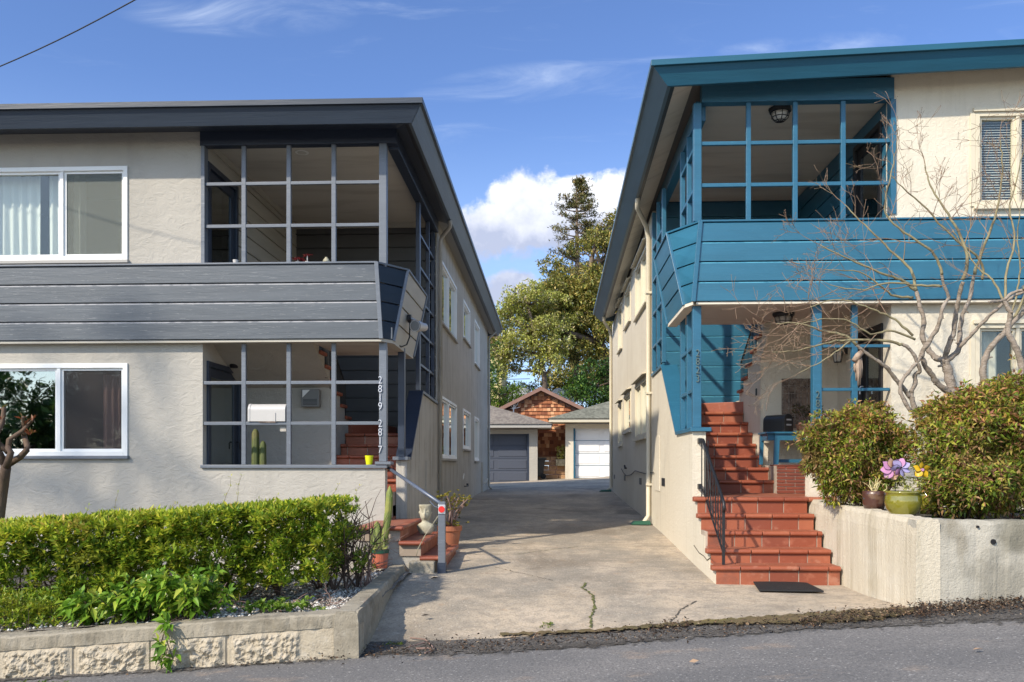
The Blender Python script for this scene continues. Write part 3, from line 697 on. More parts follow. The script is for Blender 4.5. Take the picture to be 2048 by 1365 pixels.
# side wall
sw = []
for (pa, pb, yt, yb) in [(879.5, 912, 515, 642), (926, 939, 598, 675), (948.5, 958, 638, 727)]:
    A = onX(pa, yt, XE); B_ = onX(pb, yt, XE); A2 = onX(pa, yb, XE); sw.append((A[1], B_[1], A2[2], A[2]))
for (pa, pb, yt, yb) in [(879.5, 912, 790, 917), (925.5, 940, 817, 898), (948.5, 957, 833, 922)]:
    A = onX(pa, yt, XE); B_ = onX(pb, yt, XE); A2 = onX(pa, yb, XE); sw.append((A[1], B_[1], A2[2], A[2]))
b2 = MB(); wall_cells(b2, 'x', XE, -.16, YCL, FARL, -1.6, ZT+.1, sw)
# stairs guard wall
gpoly = [(11.8, -1.5), (YCL, -1.5), (YCL, 1.03), (13.14, 1.085), (11.98, .06), (11.8, .06)]
b2.prism(gpoly, 'x', XE, XE-.15)
b.box(-9, -8.85, F1+.165, FARL, -1.6, ZT+.1); b.box(-9, XE-.17, FARL-.15, FARL-.002, -1.6, ZT+.1)
b.box(-9, XWL-.002, 19.5, 19.6, -1.6, ZT)
b.build('wall', M_stg, GREY)
b2.build('side_wall', M_stgs, GREY, label='streaky weathered grey stucco wall along the driveway')
# porch inner walls
b = MB()
dL = (onX(413, 722, XWL)[1], onX(480, 722, XWL)[1]); dU = (onX(414, 330, XWL)[1], onX(474, 380, XWL)[1])
wall_cells(b, 'x', XWL, -.12, F1+.161, YBL-.002, -1.5, ZC, [(dL[0], dL[1], -1.5, 1.34)])
# stair mass (second flight) closes the back of the porch
sy = [13.06-.295*k for k in range(8)]; sz = [.71+.16*k for k in range(8)]
poly = [(YBL, -1.5), (YCL-.04, -1.5), (YCL-.04, .60)]
poly += [(sy[0]+.30, .60)]
for k in range(6): poly += [(sy[k]+.26, sz[k]-.17 if k else .60), (sy[k]+.26, sz[k]-.02)] if k else [(sy[0]+.26, .60), (sy[0]+.26, sz[0]-.02)]
poly += [(sy[5]-.02, sz[5]-.02), (sy[5]-.02, 1.62), (11.2, 1.60), (YBL, 1.10)]
pp = []
for p in poly:
    if not pp or (abs(p[0]-pp[-1][0])+abs(p[1]-pp[-1][1])) > 1e-4: pp.append(p)
b.prism(pp, 'x', XWL-.1, XSL)
b.build('porch_wall', M_stg, GREY)
b = MB(); b.box(XWL+.001, -2.0, F1+.05, 11.19, ZC, 1.74); b.box(XSL+.001, -2.0, 11.19, 12.62, ZC, 1.74)
b.build('porch_ceiling', M_ceilg, GREY)
b = MB(); b.box(XWL-.1, XE-.152, F1+.161, YBL+.3, -1.0, -.70); b.build('porch_floor', M_tilet, GREY)
# dark board walls at the back of the stair well and upper porch, beige boards on the left
b = MB(); b.box(XWL-.1, -2.0, YCL+.03, YCL+.12, .3, ZT+.05, 0)
b.siding((XWL, YCL, 4.25), (XE-.03, YCL, 4.25), (XWL, YCL, .45), (XE-.03, YCL, .45), 16, (0, -1, 0), m=0)
b.build('boarded_back_wall', M_dboard, GREY)
b = MB()
for (y0, y1, za, zb) in [(F1+.17, dU[0], 1.745, 4.25), (dU[1], YCL-.002, 1.745, 4.25), (dU[0], dU[1], 3.92, 4.25)]:
    n_ = max(1, round((zb-za)/.235))
    b.siding((XWL, y0, zb), (XWL, y1, zb), (XWL, y0, za), (XWL, y1, za), n_, (1, 0, 0))
b.box(XWL-.12, XWL-.031, F1+.17, dU[0], 1.745, 4.25); b.box(XWL-.12, XWL-.031, dU[1], YCL, 1.745, 4.25)
b.build('boarded_side_wall', M_bboard, GREY)
def door(parent, X, s, y0, y1, z0, z1, m_, glass=True, slot=False):
    b = MB(); w = .07
    b.box(X-s*.05, X+s*.025, y0, y0+w, z0, z1); b.box(X-s*.05, X+s*.025, y1-w, y1, z0, z1); b.box(X-s*.05, X+s*.025, y0+w, y1-w, z1-w, z1)
    d = b.build('door', m_, parent, bevel=.004)
    b = MB(); a, c = y0+w+.003, y1-w-.003; st = .12
    b.box(X-s*.045, X-s*.012, a, a+st, z0+.01, z1-w-.003); b.box(X-s*.045, X-s*.012, c-st, c, z0+.01, z1-w-.003)
    b.box(X-s*.045, X-s*.012, a+st, c-st, z1-w-.003-st, z1-w-.003); b.box(X-s*.045, X-s*.012, a+st, c-st, z0+.01, z0+.55)
    b.build('leaf_frame', m_, d, bevel=.003)
    b = MB(); b.box(X-s*.035, X-s*.030, a+st, c-st, z0+.55, z1-w-.003-st); b.build('pane', M_glassd, d)
    b = MB(); b.box(X-s*.2, X-s*.19, a, c, z0, z1); b.build('inner_door', M_dark, d)
    b = MB(); b.tube([(X+s*.0, c-.06, z0+1.02), (X+s*.03, c-.06, z0+1.02), (X+s*.045, c-.06, z0+1.00), (X+s*.045, c-.06, z0+.92)], .010, 8); b.build('handle', M_black if s > 0 else M_alu, d)
    if slot:
        b = MB(); b.box(X-s*.012, X-s*.004, (a+c)/2-.16, (a+c)/2+.16, z0+.26, z0+.40); b.build('mail_slot', M_black, d)
    return d
door(GREY, XWL, 1, dL[0], dL[1], -.70, 1.34, M_door, slot=True)
door(GREY, XWL, 1, dU[0], dU[1], 1.745, 3.92, M_door)
# upper ceiling
b = MB(); b.box(XWL-.1, XE-.17, F1+.12, YCL+.1, 4.19, 4.25); b.build('upper_ceiling', M_ceilg, GREY)
b = MB(); b.box(XWL, XWL+.03, F1+.2, YCL-.04, 4.10, 4.188); b.box(XWL+.03, XE-.2, YCL-.07, YCL-.04, 4.10, 4.188); b.build('crown_moulding', M_bboard, GREY)
# header beams
b = MB(); b.box(XWL-.03, -1.93, F1-.02, F1+.115, L_(580, 290)[2], 4.24); b.build('header_beam', M_navy, GREY, bevel=.004)
b = MB(); b.box(-2.065, -1.93, F1+.117, YCL, 4.02, 4.24); b.build('header_beam', M_navy, GREY, bevel=.004)
# jamb trim left of the opening
b = MB(); b.box(XWL-.015, XWL+.03, F1-.02, F1+.10, 2.5, L_(580, 290)[2]-.002); b.build('jamb', M_gtrim, GREY)
# lattices
zt = L_(580, 290)[2]; px_m = [487, 577, 667]
zu = [L_(580, y)[2] for y in (366, 451)]
up = lattice(GREY, 'lattice_screen', 'y', F1+.0, .05, [L_(p, 0)[0] for p in px_m], 2.50, zt-.002, zu, M_gtrim, pw=.055, bw=.042, ends=(XWL+.032, -2.155))
zl = [L_(580, y)[2] for y in (765.5, 847)]
lo_ = lattice(GREY, 'lattice_screen', 'y', F1+.0, .05, [L_(p, 0)[0] for p in px_m], .002, ZC-.002, zl, M_gtrim, pw=.055, bw=.042, ends=(XWL-.02+.03, -2.155))
b = MB(); b.box(-2.155, -2.06, F1-.01, F1+.085, 2.50, zt-.002); b.build('corner_post', M_gtrim, GREY, bevel=.005)
b = MB(); b.box(-2.155, -2.06, F1-.01, F1+.085, .042, ZC-.002); PL = b.build('corner_post', M_gtrim, GREY, bevel=.005)
b = MB(); b.box(-2.20, -2.0, F1-.05, F1+.16, .002, .04); b.build('post_base', M_gtrim, GREY, bevel=.004)
b = MB(); b.box(XWL-.02, -2.05, F1-.035, F1+.19, -.043, 0.0); b.build('sill_cap', M_gtrim, GREY, bevel=.006)
number_text('2819', L_(761, 0)[0], L_(761, 768)[2], F1-.012, .135, 17.3/1740*11.05, M_numw, GREY)
number_text('2817', L_(761, 0)[0], L_(761, 768+5*17.3)[2], F1-.012, .135, 17.3/1740*11.05, M_numw, GREY)
# pier post and cap
b = MB(); b.box(-2.135, -1.925, 11.72, 11.98, .062, .11); b.build('pier_cap', M_gtrim, GREY, bevel=.005)
b = MB(); b.box(-2.075, -1.985, 11.80, 11.89, .112, ZC-.002); b.build('pier_post', M_navy, GREY, bevel=.004)
# sloped cap
b = MB()
for (p, q) in [((11.98, .075), (13.14, 1.10)), ((13.14, 1.10), (YCL, 1.045))]:
    n_ = Vector((0, -(q[1]-p[1]), q[0]-p[0])).normalized()*.03
    b.hexa([(XE-.19, p[0], p[1]-.012), (XE+.03, p[0], p[1]-.012), (XE+.03, q[0], q[1]-.012), (XE-.19, q[0], q[1]-.012), (XE-.19, p[0]+n_.y, p[1]+n_.z), (XE+.03, p[0]+n_.y, p[1]+n_.z), (XE+.03, q[0]+n_.y, q[1]+n_.z), (XE-.19, q[0]+n_.y, q[1]+n_.z)])
b.build('sloping_cap', M_navy, GREY, bevel=.004)
# side lattice (tall) between guard wall and body
sp = [onX(p, 0, -2.0)[1] for p in (838, 857, 870)]
lattice(GREY, 'lattice_screen', 'x', -2.05, .06, [sp[0]+.06, (sp[0]+YCL)/2+.2, YCL-.06], 1.14, 4.018, [1.55, 2.05, 2.55, 3.05, 3.55], M_navy, pw=[.12, .05, .09], bw=.04, ends=(sp[0]+.06, YCL-.06))
# balcony band
zb0, zb1 = L_(765, 677)[2]*.985, L_(757, 525)[2]*.985
FB = F1-.13
b = MB()
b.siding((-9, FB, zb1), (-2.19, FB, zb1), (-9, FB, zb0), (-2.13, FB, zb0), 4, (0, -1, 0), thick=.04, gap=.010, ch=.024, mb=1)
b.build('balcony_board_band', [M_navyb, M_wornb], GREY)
b = MB(); b.box(-9, -2.2, FB+.041, F1-.001, zb0+.004, zb1-.01); b.hexa([(-9, FB-.012, zb1), (-2.17, FB-.012, zb1), (-2.17, F1+.1, zb1), (-9, F1+.1, zb1), (-9, FB-.012, zb1+.022), (-2.17, FB-.012, zb1+.022), (-2.17, F1+.1, zb1+.022), (-9, F1+.1, zb1+.022)])
b.build('band_cap', M_gtrim, GREY, bevel=.003)
Bt = Vector((-1.845, 11.22, zb1)); Bb = Vector((-1.99, 11.0, zb0)); At = Vector((-2.17, FB, zb1)); Ab = Vector((-2.11, FB, zb0)); Ct = Vector((-1.845, 12.95, zb1)); Cb = Vector((-1.99, 12.6, zb0))
def prow(parent, At, Ab, Bt, Bb, Ct, Cb, s, m1, m2, m3, inner, mtrim):
    n1 = (Bt-At).cross(Ab-At)*(1 if s < 0 else -1); n1 = n1.normalized()
    if n1.y > 0: n1 = -n1
    n2 = (Ct-Bt).cross(Bb-Bt).normalized()
    if n2.x*s > 0: n2 = -n2
    n2 = -n2 if n2.x*(-s) < 0 else n2
    b = MB(); b.siding(At, Bt, Ab, Bb, 4, n1, thick=.03, gap=.010, ch=.015); b.build('prow_panel', m1, parent)
    b = MB(); b.siding(Bt, Ct, Bb, Cb, 4, n2, thick=.03, gap=.012, ch=.015); b.build('prow_panel', m2, parent)
    for T, B_, w in ((At, Ab, .05), (Bt, Bb, .035), (Ct, Cb, .03)):
        b = MB(); b.bar(T+n1*.008+Vector((0, 0, .01)), B_+n1*.008, w, .035, up=(0, 1, 0))
        b.build('corner_trim', mtrim, parent, bevel=.003)
    # inner lining, bottom and end
    b = MB(); zt_, zb_ = At.z, Ab.z
    xi = Bb.x+s*.12
    b.add([Bt-n2*.04, Ct-n2*.04, Cb-n2*.04, Bb-n2*.04, (xi, Bb.y+.1, zt_), (xi, Cb.y-.02, zt_), (xi, Cb.y-.02, zb_), (xi, Bb.y+.1, zb_)], [(0, 1, 2, 3), (4, 7, 6, 5), (1, 5, 6, 2), (0, 4, 5, 1), (0, 3, 7, 4), (3, 2, 6, 7)])
    b.build('parapet_core', m3, parent)
    b = MB(); b.add([At+Vector((s*.1, .05, -.002)), At+n1*.012, Bt+n1*.012+n2*.012, Ct+n2*.012, (xi, Cb.y, zt_)] + [tuple(Vector(p)+Vector((0, 0, .022))) for p in (At+Vector((s*.1, .05, -.002)), At+n1*.012, Bt+n1*.012+n2*.012, Ct+n2*.012, (xi, Cb.y, zt_))], [(0, 1, 2, 3, 4), (9, 8, 7, 6, 5), (0, 5, 6, 1), (1, 6, 7, 2), (2, 7, 8, 3), (3, 8, 9, 4), (4, 9, 5, 0)])
    b.build('prow_cap', mtrim, parent)
    b = MB(); b.prism([(xi, Ab.y+.12), (Ab.x, Ab.y+.03), (Bb.x, Bb.y), (Cb.x, Cb.y), (xi, Cb.y)], 'z', zb_-.03, zb_+.015); b.build('prow_soffit', m3, parent)
prow(GREY, At, Ab, Bt, Bb, Ct, Cb, -1, M_navyf, M_bboard, M_bboard, M_bboard, M_gtrim)
b = MB(); b.box(-9, -2.1, FB+.02, F1+.05, zb0-.03, zb0-.001); b.build('band_soffit', M_bboard, GREY)
# windows front
wu = window(GREY, 'y', F1, u1w[0], u1w[1], zuw[0], zuw[1], -1, M_white, M_glass, split=(.585,), fw=.055, sill=M_sofg, screen=[1])
wl = window(GREY, 'y', F1, u1w[0], u1w[1], zlw[0], zlw[1], -1, M_white, M_glassd, split=(.565,), fw=.06, sill=M_gtrim, screen=[1], scm=M_screend)
curtain(GREY, 'y', F1, -1, u1w[0], L_(60, 0)[0], zuw[0]+.02, zuw[1], M_curt, wl=.13, back=.25)
curtain(GREY, 'y', F1, -1, L_(75, 0)[0], L_(108, 0)[0], zuw[0]+.02, zuw[1], M_curt, wl=.10, back=.25)
curtain(GREY, 'y', F1, -1, L_(128, 0)[0], L_(150, 0)[0], zuw[0]+.02, zuw[1], M_curt, wl=.10, back=.25)
curtain(GREY, 'y', F1, -1, L_(188, 0)[0], L_(244, 0)[0], zlw[0]+.02, zlw[1]-.12, M_curtr, wl=.09, back=.22)
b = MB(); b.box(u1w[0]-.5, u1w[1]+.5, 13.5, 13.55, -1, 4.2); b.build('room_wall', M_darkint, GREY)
# lamp in the lower window
tl = thing('table_lamp', onY(28, 900, 11.5), 'table lamp with pale green drum shade behind the lower left window', 'lamp')
c_ = onY(28, 850, 11.5)
b = MB(); b.lathe([(.135, 0), (.115, .25)], c_, 24); b.build('lamp_shade', M_lamp, tl)
b = MB(); b.lathe([(.07, -.42), (.08, -.38), (.05, -.3), (.06, -.15), (.02, -.05), (.015, .05)], c_, 16); b.build('lamp_base', M_cream_tr, tl, smooth=True)
# side windows
for k, (ya, yb, za, zb) in enumerate(sw):
    window(GREY, 'x', XE, ya, yb, za, zb, 1, M_white, M_glasss, split=(.5,) if k in (0, 3) else (), fw=.05 if k in (0, 3) else .06, sill=M_stg, hbar=None)
# roof
def roof(parent, s, xe_t, xe_b, yf_t, yf_b, xo, yfar, ztf, zbf, zfar_t, zfar_b, xwall, ywall, zsw, mf, ms, mroof, mgut, zo_t=None, zo_b=None, sofside=None):
    """fascia ring: corner at (xe, yf); outer side x=xo. z = top front corner; zo at outer x"""
    zo_t = zo_t or ztf; zo_b = zo_b or zbf
    b = MB()
    b.hexa([(xo, yf_b, zo_b), (xe_b, yf_b, zbf), (xe_b, yf_b+.04, zbf), (xo, yf_b+.04, zo_b), (xo, yf_t, zo_t-.07), (xe_t, yf_t, ztf-.07), (xe_t, yf_t+.04, ztf-.07), (xo, yf_t+.04, zo_t-.07)])
    b.build('front_fascia', mf, parent)
    b = MB()
    b.hexa([(xe_b, yf_b+.002, zbf), (xe_b, yfar, zfar_b), (xe_b+s*.04, yfar, zfar_b), (xe_b+s*.04, yf_b+.03, zbf), (xe_t, yf_t+.002, ztf-.07), (xe_t, yfar, zfar_t-.07), (xe_t+s*.04, yfar, zfar_t-.07), (xe_t+s*.04, yf_t+.03, ztf-.07)])
    b.build('side_fascia', mgut, parent)
    # drip edge / gutter lip
    b = MB(); d = .035
    b.hexa([(xo, yf_t-d, zo_t-.068), (xe_t-s*d, yf_t-d, ztf-.068), (xe_t, yf_t+.06, ztf-.068), (xo, yf_t+.06, zo_t-.068), (xo, yf_t-d, zo_t), (xe_t-s*d, yf_t-d, ztf), (xe_t, yf_t+.06, ztf), (xo, yf_t+.06, zo_t)])
    b.build('drip_edge', mf, parent, bevel=.004)
    b = MB()
    b.hexa([(xe_t-s*d, yf_t-d+.003, ztf-.068), (xe_t-s*d, yfar, zfar_t-.068), (xe_t+s*.06, yfar, zfar_t-.068), (xe_t+s*.06, yf_t+.06, ztf-.068), (xe_t-s*d, yf_t-d+.003, ztf), (xe_t-s*d, yfar, zfar_t), (xe_t+s*.06, yfar, zfar_t), (xe_t+s*.06, yf_t+.06, ztf)])
    b.build('gutter', mgut, parent, bevel=.004)
    b = MB(); b.hexa([(xo, yf_t+.05, zo_t-.03), (xe_t+s*.05, yf_t+.05, ztf-.03), (xe_t+s*.05, yfar-.02, zfar_t-.03), (xo, yfar-.02, zo_t-.03), (xo, yf_t+.05, zo_t-.012), (xe_t+s*.05, yf_t+.05, ztf-.012), (xe_t+s*.05, yfar-.02, zfar_t-.012), (xo, yfar-.02, zo_t-.012)]); b.build('roof', mroof, parent)
    zf_w, zn_w = zsw
    b = MB(); th = .012
    def quad(a, c, d_, e, m=0):
        b.add([a, c, d_, e]+[(p[0], p[1], p[2]+th) for p in (a, c, d_, e)], [(0, 1, 2, 3), (7, 6, 5, 4), (0, 4, 5, 1), (1, 5, 6, 2), (2, 6, 7, 3), (3, 7, 4, 0)], m)
    quad((xo, yf_b+.03, zo_b+.03), (xe_b+s*.03, yf_b+.03, zbf+.03), (xwall, ywall, zf_w), (xo, ywall, zf_w+(zo_b-zbf)), 0)
    if sofside:
        ys = sofside[0]; fr = (ys-yf_b)/(yfar-yf_b); zm_b = zbf+(zfar_b-zbf)*fr; zm_w = zf_w+(zn_w-zf_w)*(ys-ywall)/(yfar-ywall)
        quad((xe_b+s*.03, yf_b+.03, zbf+.03), (xe_b+s*.03, ys, zm_b+.03), (xwall, ys, zm_w), (xwall, ywall, zf_w), 0)
        quad((xe_b+s*.03, ys, zm_b+.03), (xe_b+s*.03, yfar-.02, zfar_b+.03), (xwall, yfar-.02, zn_w), (xwall, ys, zm_w), 1)
    else:
        quad((xe_b+s*.03, yf_b+.03, zbf+.03), (xe_b+s*.03, yfar-.02, zfar_b+.03), (xwall, yfar-.02, zn_w), (xwall, ywall, zf_w), 0)
    b.build('soffit', ms, parent)
    b = MB(); b.hexa([(xe_b, yfar-.04, zfar_b), (xwall+s*2.5, yfar-.04, zn_w-.05), (xwall+s*2.5, yfar, zn_w-.05), (xe_b, yfar, zfar_b), (xe_t, yfar-.04, zfar_t-.06), (xwall+s*2.5, yfar-.04, zfar_t-.06), (xwall+s*2.5, yfar, zfar_t-.06), (xe_t, yfar, zfar_t-.06)]); b.build('rear_fascia', mgut, parent)
    b = MB(); b.hexa([(xe_b+s*.045, yf_b+.06, zbf+.012), (xe_b+s*.09, yf_b+.06, zbf+.012), (xe_b+s*.09, yfar-.1, zfar_b+.012), (xe_b+s*.045, yfar-.1, zfar_b+.012), (xe_b+s*.045, yf_b+.06, zbf+.035), (xe_b+s*.09, yf_b+.06, zbf+.035), (xe_b+s*.09, yfar-.1, zfar_b+.035), (xe_b+s*.045, yfar-.1, zfar_b+.035)]); b.build('eave_vent_strip', M_black, parent)
M_guts = paint('paint_slate_gutter', (.085, .105, .125), None, .5)
M_sofnavy = M_navy
roof(GREY, -1, -1.55, -1.67, 10.34, 10.42, -9.4, 27.9, 4.38, 4.12, 4.38, 4.12, XE, F1, (4.235, 4.20), M_navyf, [M_navy, M_sofg], M_roof, M_guts, zo_t=4.40, zo_b=4.14, sofside=(15.0,))
# downspouts
def pipe(parent, pts, r, m_, name='downspout'):
    b = MB(); b.tube(pts, r, 10); return b.build(name, m_, parent, smooth=True)
pipe(GREY, [(-1.68, 14.6, 4.12), (-1.70, 14.75, 4.05), (-1.86, 14.98, 3.95), (-1.90, 15.03, 3.88), (-1.90, 15.03, -.98)], .035, M_stgs)
pipe(GREY, [(-1.68, 26.9, 4.12), (-1.88, 27.0, 3.95), (-1.90, 27.05, 3.85), (-1.90, 27.05, -.68), (-1.82, 26.95, -.74)], .035, M_stgs)
# meter hatch on the guard wall, small pipes, white foam spot
def onXbox(parent, X, s, px0, py0, px1, py1, th, m_, name, bevel=.003):
    A = onX(px0, py0, X); B_ = onX(px1, py1, X); zlo = onX(px0, py1, X)[2]
    b = MB(); b.box(X, X+s*th, A[1], B_[1], zlo, A[2]); return b.build(name, m_, parent, bevel=bevel)
onXbox(GREY, XE, 1, 851, 922, 861, 996, .015, M_stgs, 'meter_hatch')
onXbox(GREY, XE, 1, 962, 925, 964, 985, .05, M_stgs, 'conduit')
b = MB(); c_ = onX(927, 953, XE)
vs = [(XE+.004, c_[1]+.16*math.cos(a)*random.uniform(.6, 1.2)*.9+.1*math.sin(a), c_[2]+.085*math.sin(a)*random.uniform(.7, 1.2)) for a in [i*math.pi/8 for i in range(16)]]
b.add(vs+[(XE+.012, c_[1], c_[2])], [(i, (i+1) % 16, 16) for i in range(16)]); b.build('filler_patch', M_white, GREY, label='white patch of filler on the lower side wall')
b = MB(); p = onX(928, 973, XE); b.tube([(XE, p[1], p[2]), (XE+.06, p[1], p[2]), (XE+.06, p[1]+.2, p[2]+.02)], .012, 6); b.tube([(XE+.06, p[1]+.2, p[2]+.06), (XE+.06, p[1]+.2, p[2]-.01)], .025, 8); b.build('hose_tap', M_black, GREY)
b = MB(); p = onX(966, 963, XE); b.tube([(XE, p[1], p[2]-.1), (XE+.09, p[1], p[2]), (XE+.12, p[1], p[2]+.09)], .035, 8); b.build('vent_pipe', M_wpipe, GREY)

# left stairs: flight, winders, upper flight
ST = GREY
zf = [-.70+.168*k for k in range(8)]
for k in range(7):
    tile_step(ST, XSL+.005, XE-.155, 11.3+.29*k, zf[k]-.02, zf[k+1], .31 if k < 6 else 1.75, off=.1*(k % 3))
b = MB(); zw = zf[7]
b.prism([(XSL-.1, 13.15), (XSL+.45, 13.75), (XSL+.45, YCL-.04), (XSL-.1, YCL-.04)], 'z', zw+.0, zw+.17); b.build('winder_step', M_tile, ST, bevel=.01)
for k in range(6):
    tile_step(ST, XWL, XSL+.035, sy[k]-.27, sz[k]-.16, sz[k]+.001, .27) if False else None
    b = MB(); b.box(XWL, XSL+.04, sy[k]-.04, sy[k]+.28, sz[k]-.018, sz[k]+.03); b.build('step', M_tile, ST, bevel=.012)
# lower quarter steps coming off the landing (three, rising to the left)
b = MB(); b.box(-2.35, -1.72, 9.90, 11.28, -1.4, -.755); b.box(-1.72, -1.48, 9.90, 11.28, -1.4, -.925); b.box(-1.48, -1.24, 9.90, 11.28, -1.4, -1.095); b.build('step_base', M_stg, GREY)
def quarter(x1, x0, y0, y1, z):
    b = MB(); nh = .05; prof = []
    for k in range(7):
        an = math.pi*(.5-k/6); prof.append((x1+.012+nh/2*math.cos(an), z-nh/2+nh/2*math.sin(an)))
    prof = [(x1-.06, z)]+prof+[(x1-.06, z-nh)]
    ys = lin(y0-.02, y1, 6)
    for a, c in zip(ys, ys[1:]):
        b.prism(prof, 'y', a+.003, c-.003, 0)
    pf = []
    for k in range(7):
        an = math.pi*(.5+k/6); pf.append((y0-.005+nh/2*math.cos(an), z-nh/2+nh/2*math.sin(an)))
    pf = pf+[(y0+.06, z-nh), (y0+.06, z)]
    b.prism(pf, 'x', x0, x1+.02, 0)
    b.box(x0, x1-.065, y0+.065, y1, z-.03, z-.003, 2)
    yy_ = lin(y0+.04, y1, 9)
    for a, c in zip(yy_, yy_[1:]): b.box(x1-.02, x1-.004, a+.003, c-.003, z-.17, z-nh-.003, 0)
    b.box(x0, x1-.012, y0+.03, y1-.002, z-.175, z-.012, 1)
    b.build('step', [M_tile, M_grout, M_tilet], GREY, bevel=.004)
quarter(-1.70, -2.2, 9.85, 11.29, -.70); quarter(-1.46, -1.72, 9.85, 11.29, -.87); quarter(-1.22, -1.48, 9.85, 11.29, -1.04)
# iron rail on the left upper flight
def flight_rail(parent, X, ys_, zs_, h=.80, name='stair_rail', nb=3):
    b = MB(); P = [(X, y, z+h) for y, z in zip(ys_, zs_)]
    b.tube([P[0], P[-1]], .014, 6); b.tube([(X, ys_[0], zs_[0]+.12), (X, ys_[-1], zs_[-1]+.12)], .008, 6)
    n_ = len(ys_)*nb
    for i in range(n_):
        f = i/(n_-1); y = ys_[0]+(ys_[-1]-ys_[0])*f; z = zs_[0]+(zs_[-1]-zs_[0])*f
        b.tube([(X, y, z-.02 if i % nb else z-.05), (X, y, z+h)], .0065, 5)
    b.build(name, M_black, parent)
flight_rail(GREY, XSL-.03, [13.2]+sy[:5], [.60]+sz[:5], .62)

# ---------------------------------------------------------------- RIGHT (teal)
F2 = 10.6; XR = 1.72; XSR = 3.0; XWR = 4.08; YBR = 12.55; YCR = 14.7; ZCR = R_(1500, 603)[2]; FARR = 24.2
def ztopR(y): return 4.60-.043*(y-10.6)
wuR = (R_(1950, 0)[0], R_(2092, 0)[0], R_(1950, 414)[2], R_(1950, 226)[2]); wlR = (R_(1950, 0)[0], R_(2092, 0)[0], R_(1950, 800)[2], R_(1950, 649)[2])
b = MB(); wall_cells(b, 'y', F2, .16, XWR, 9.0, -1.4, 4.72, [wuR, wlR])
wall_cells(b, 'y', F2, .16, 3.11, XWR, -1.4, .35, [])
b.box(8.85, 9, F2+.165, FARR, -1.4, 4.3); b.box(XR+.165, 9, FARR-.15, FARR-.002, -1.4, 3.98)
swR = []
for (pa, pb, yt, yb) in [(1296, 1271.4, 484, 600), (1261.8, 1250.5, 562, 639), (1244.8, 1237, 602, 694), (1295, 1271.3, 752, 873), (1262.3, 1249, 782, 861), (1244.8, 1237.2, 804, 890)]:
    A = onX(pa, yt, XR); B_ = onX(pb, yt, XR); A2 = onX(pa, yb, XR); swR.append((A[1], B_[1], A2[2], A[2]))
wall_cells(b, 'x', XR, .16, YCR, FARR, -1.5, 4.3, swR, topf=lambda y: ztopR(y)-.16)
# front low side wall following the steps
SY = [9.13, 9.44, 9.74, 10.03, 10.28]; SZ = [-1.05, -.905, -.735, -.56, -.38]
poly = [(SY[0]+.03, -1.5), (YCR, -1.5), (YCR, 1.47), (13.38, 1.49), (11.83, .40), (F2, .40), (F2, -.385), (SY[4]+.03, -.44)]
for k in range(3, -1, -1): poly += [(SY[k+1]+.03, SZ[k]-.06), (SY[k]+.03, SZ[k]-.06)]
poly += [(SY[0]+.03, SZ[0]-.06)]
pp = []
for p in poly:
    if not pp or (abs(p[0]-pp[-1][0])+abs(p[1]-pp[-1][1])) > 1e-4: pp.append(p)
pp = [p for i, p in enumerate(pp)]
b.prism(pp, 'x', XR, XR+.16)
b.build('wall', M_stc, TEAL)
# body of the stairs
for k in range(5):
    z0 = -1.27 if k == 0 else SZ[k-1]-.02
    tile_step(TEAL, XR+.003 if k else XR+.003, 3.0 if k < 4 else 3.0, SY[k], z0, SZ[k], (SY[k+1]-SY[k]+.02) if k < 4 else 1.64, wrap_left=True, wrap_right=False, off=[.05, .17, .28, .1, .2][k])
# landing lip running past the planter wall
b = MB(); prof = []
for k in range(7):
    an = math.pi*(.5+k/6); prof.append((SY[4]-.012+.026*math.cos(an)*.95, SZ[4]-.026+.026*math.sin(an)))
prof += [(SY[4]+.2, SZ[4]-.052), (SY[4]+.2, SZ[4])]
b.prism(prof, 'x', 3.004, 3.26); b.build('landing_lip', M_tile, TEAL, bevel=.004)
b = MB(); b.box(3.0, 3.4, SY[4]+.19, 11.93, SZ[4]-.05, SZ[4]-.004); b.build('landing_floor', M_tilet, TEAL)
Y6 = 11.92; zr = [-.38+.1715*k for k in range(8)]
for k in range(7):
    tile_step(TEAL, XR+.165, XSR-.002 if k > 1 else XSR+(.26-.1*k), Y6+.28*k, zr[k]-.02, zr[k+1], .30 if k < 6 else 1.12, off=[.2, .05, .15, .1, .0, .2, .1][k])
syr = [13.68-.295*k for k in range(8)]; szr = [1.15+.17*k for k in range(8)]
poly = [(YBR, -.6), (YCR-.04, -.6), (YCR-.04, 1.02), (syr[0]+.26, 1.02), (syr[0]+.26, szr[0]-.02)]
for k in range(1, 5): poly += [(syr[k]+.26, szr[k-1]-.02), (syr[k]+.26, szr[k]-.02)]
poly += [(syr[4]-.02, szr[4]-.02), (syr[4]-.02, ZCR+.01), (11.85, ZCR), (YBR, onY(1560, 720, YBR)[2])]
b = MB(); b.prism(poly, 'x', XSR, XWR+.1)
b.box(XWR, XWR+.12, F2+.161, R_(0, 0)[1]+.25, -.6, ZCR)
dLR = (onX(1766, 640, XWR)[1], onX(1719, 640, XWR)[1]); dUR = (onX(1764, 240, XWR)[1], onX(1709, 300, XWR)[1])
b2 = MB(); wall_cells(b2, 'x', XWR+.002, .12, F2+.161, YBR-.002, -.6, ZCR, [(dLR[0], dLR[1], -.6, 1.74)])
b.v = b.v[:-8]; b.f = b.f[:-6]; b.m = b.m[:-6]
b.add(b2.v, b2.f)
b.build('porch_wall', M_stc, TEAL)
door(TEAL, XWR+.002, -1, dLR[0], dLR[1], -.0, 1.74, M_black)
door(TEAL, XWR+.002, -1, dUR[0], dUR[1], 2.16, 4.24, M_black)
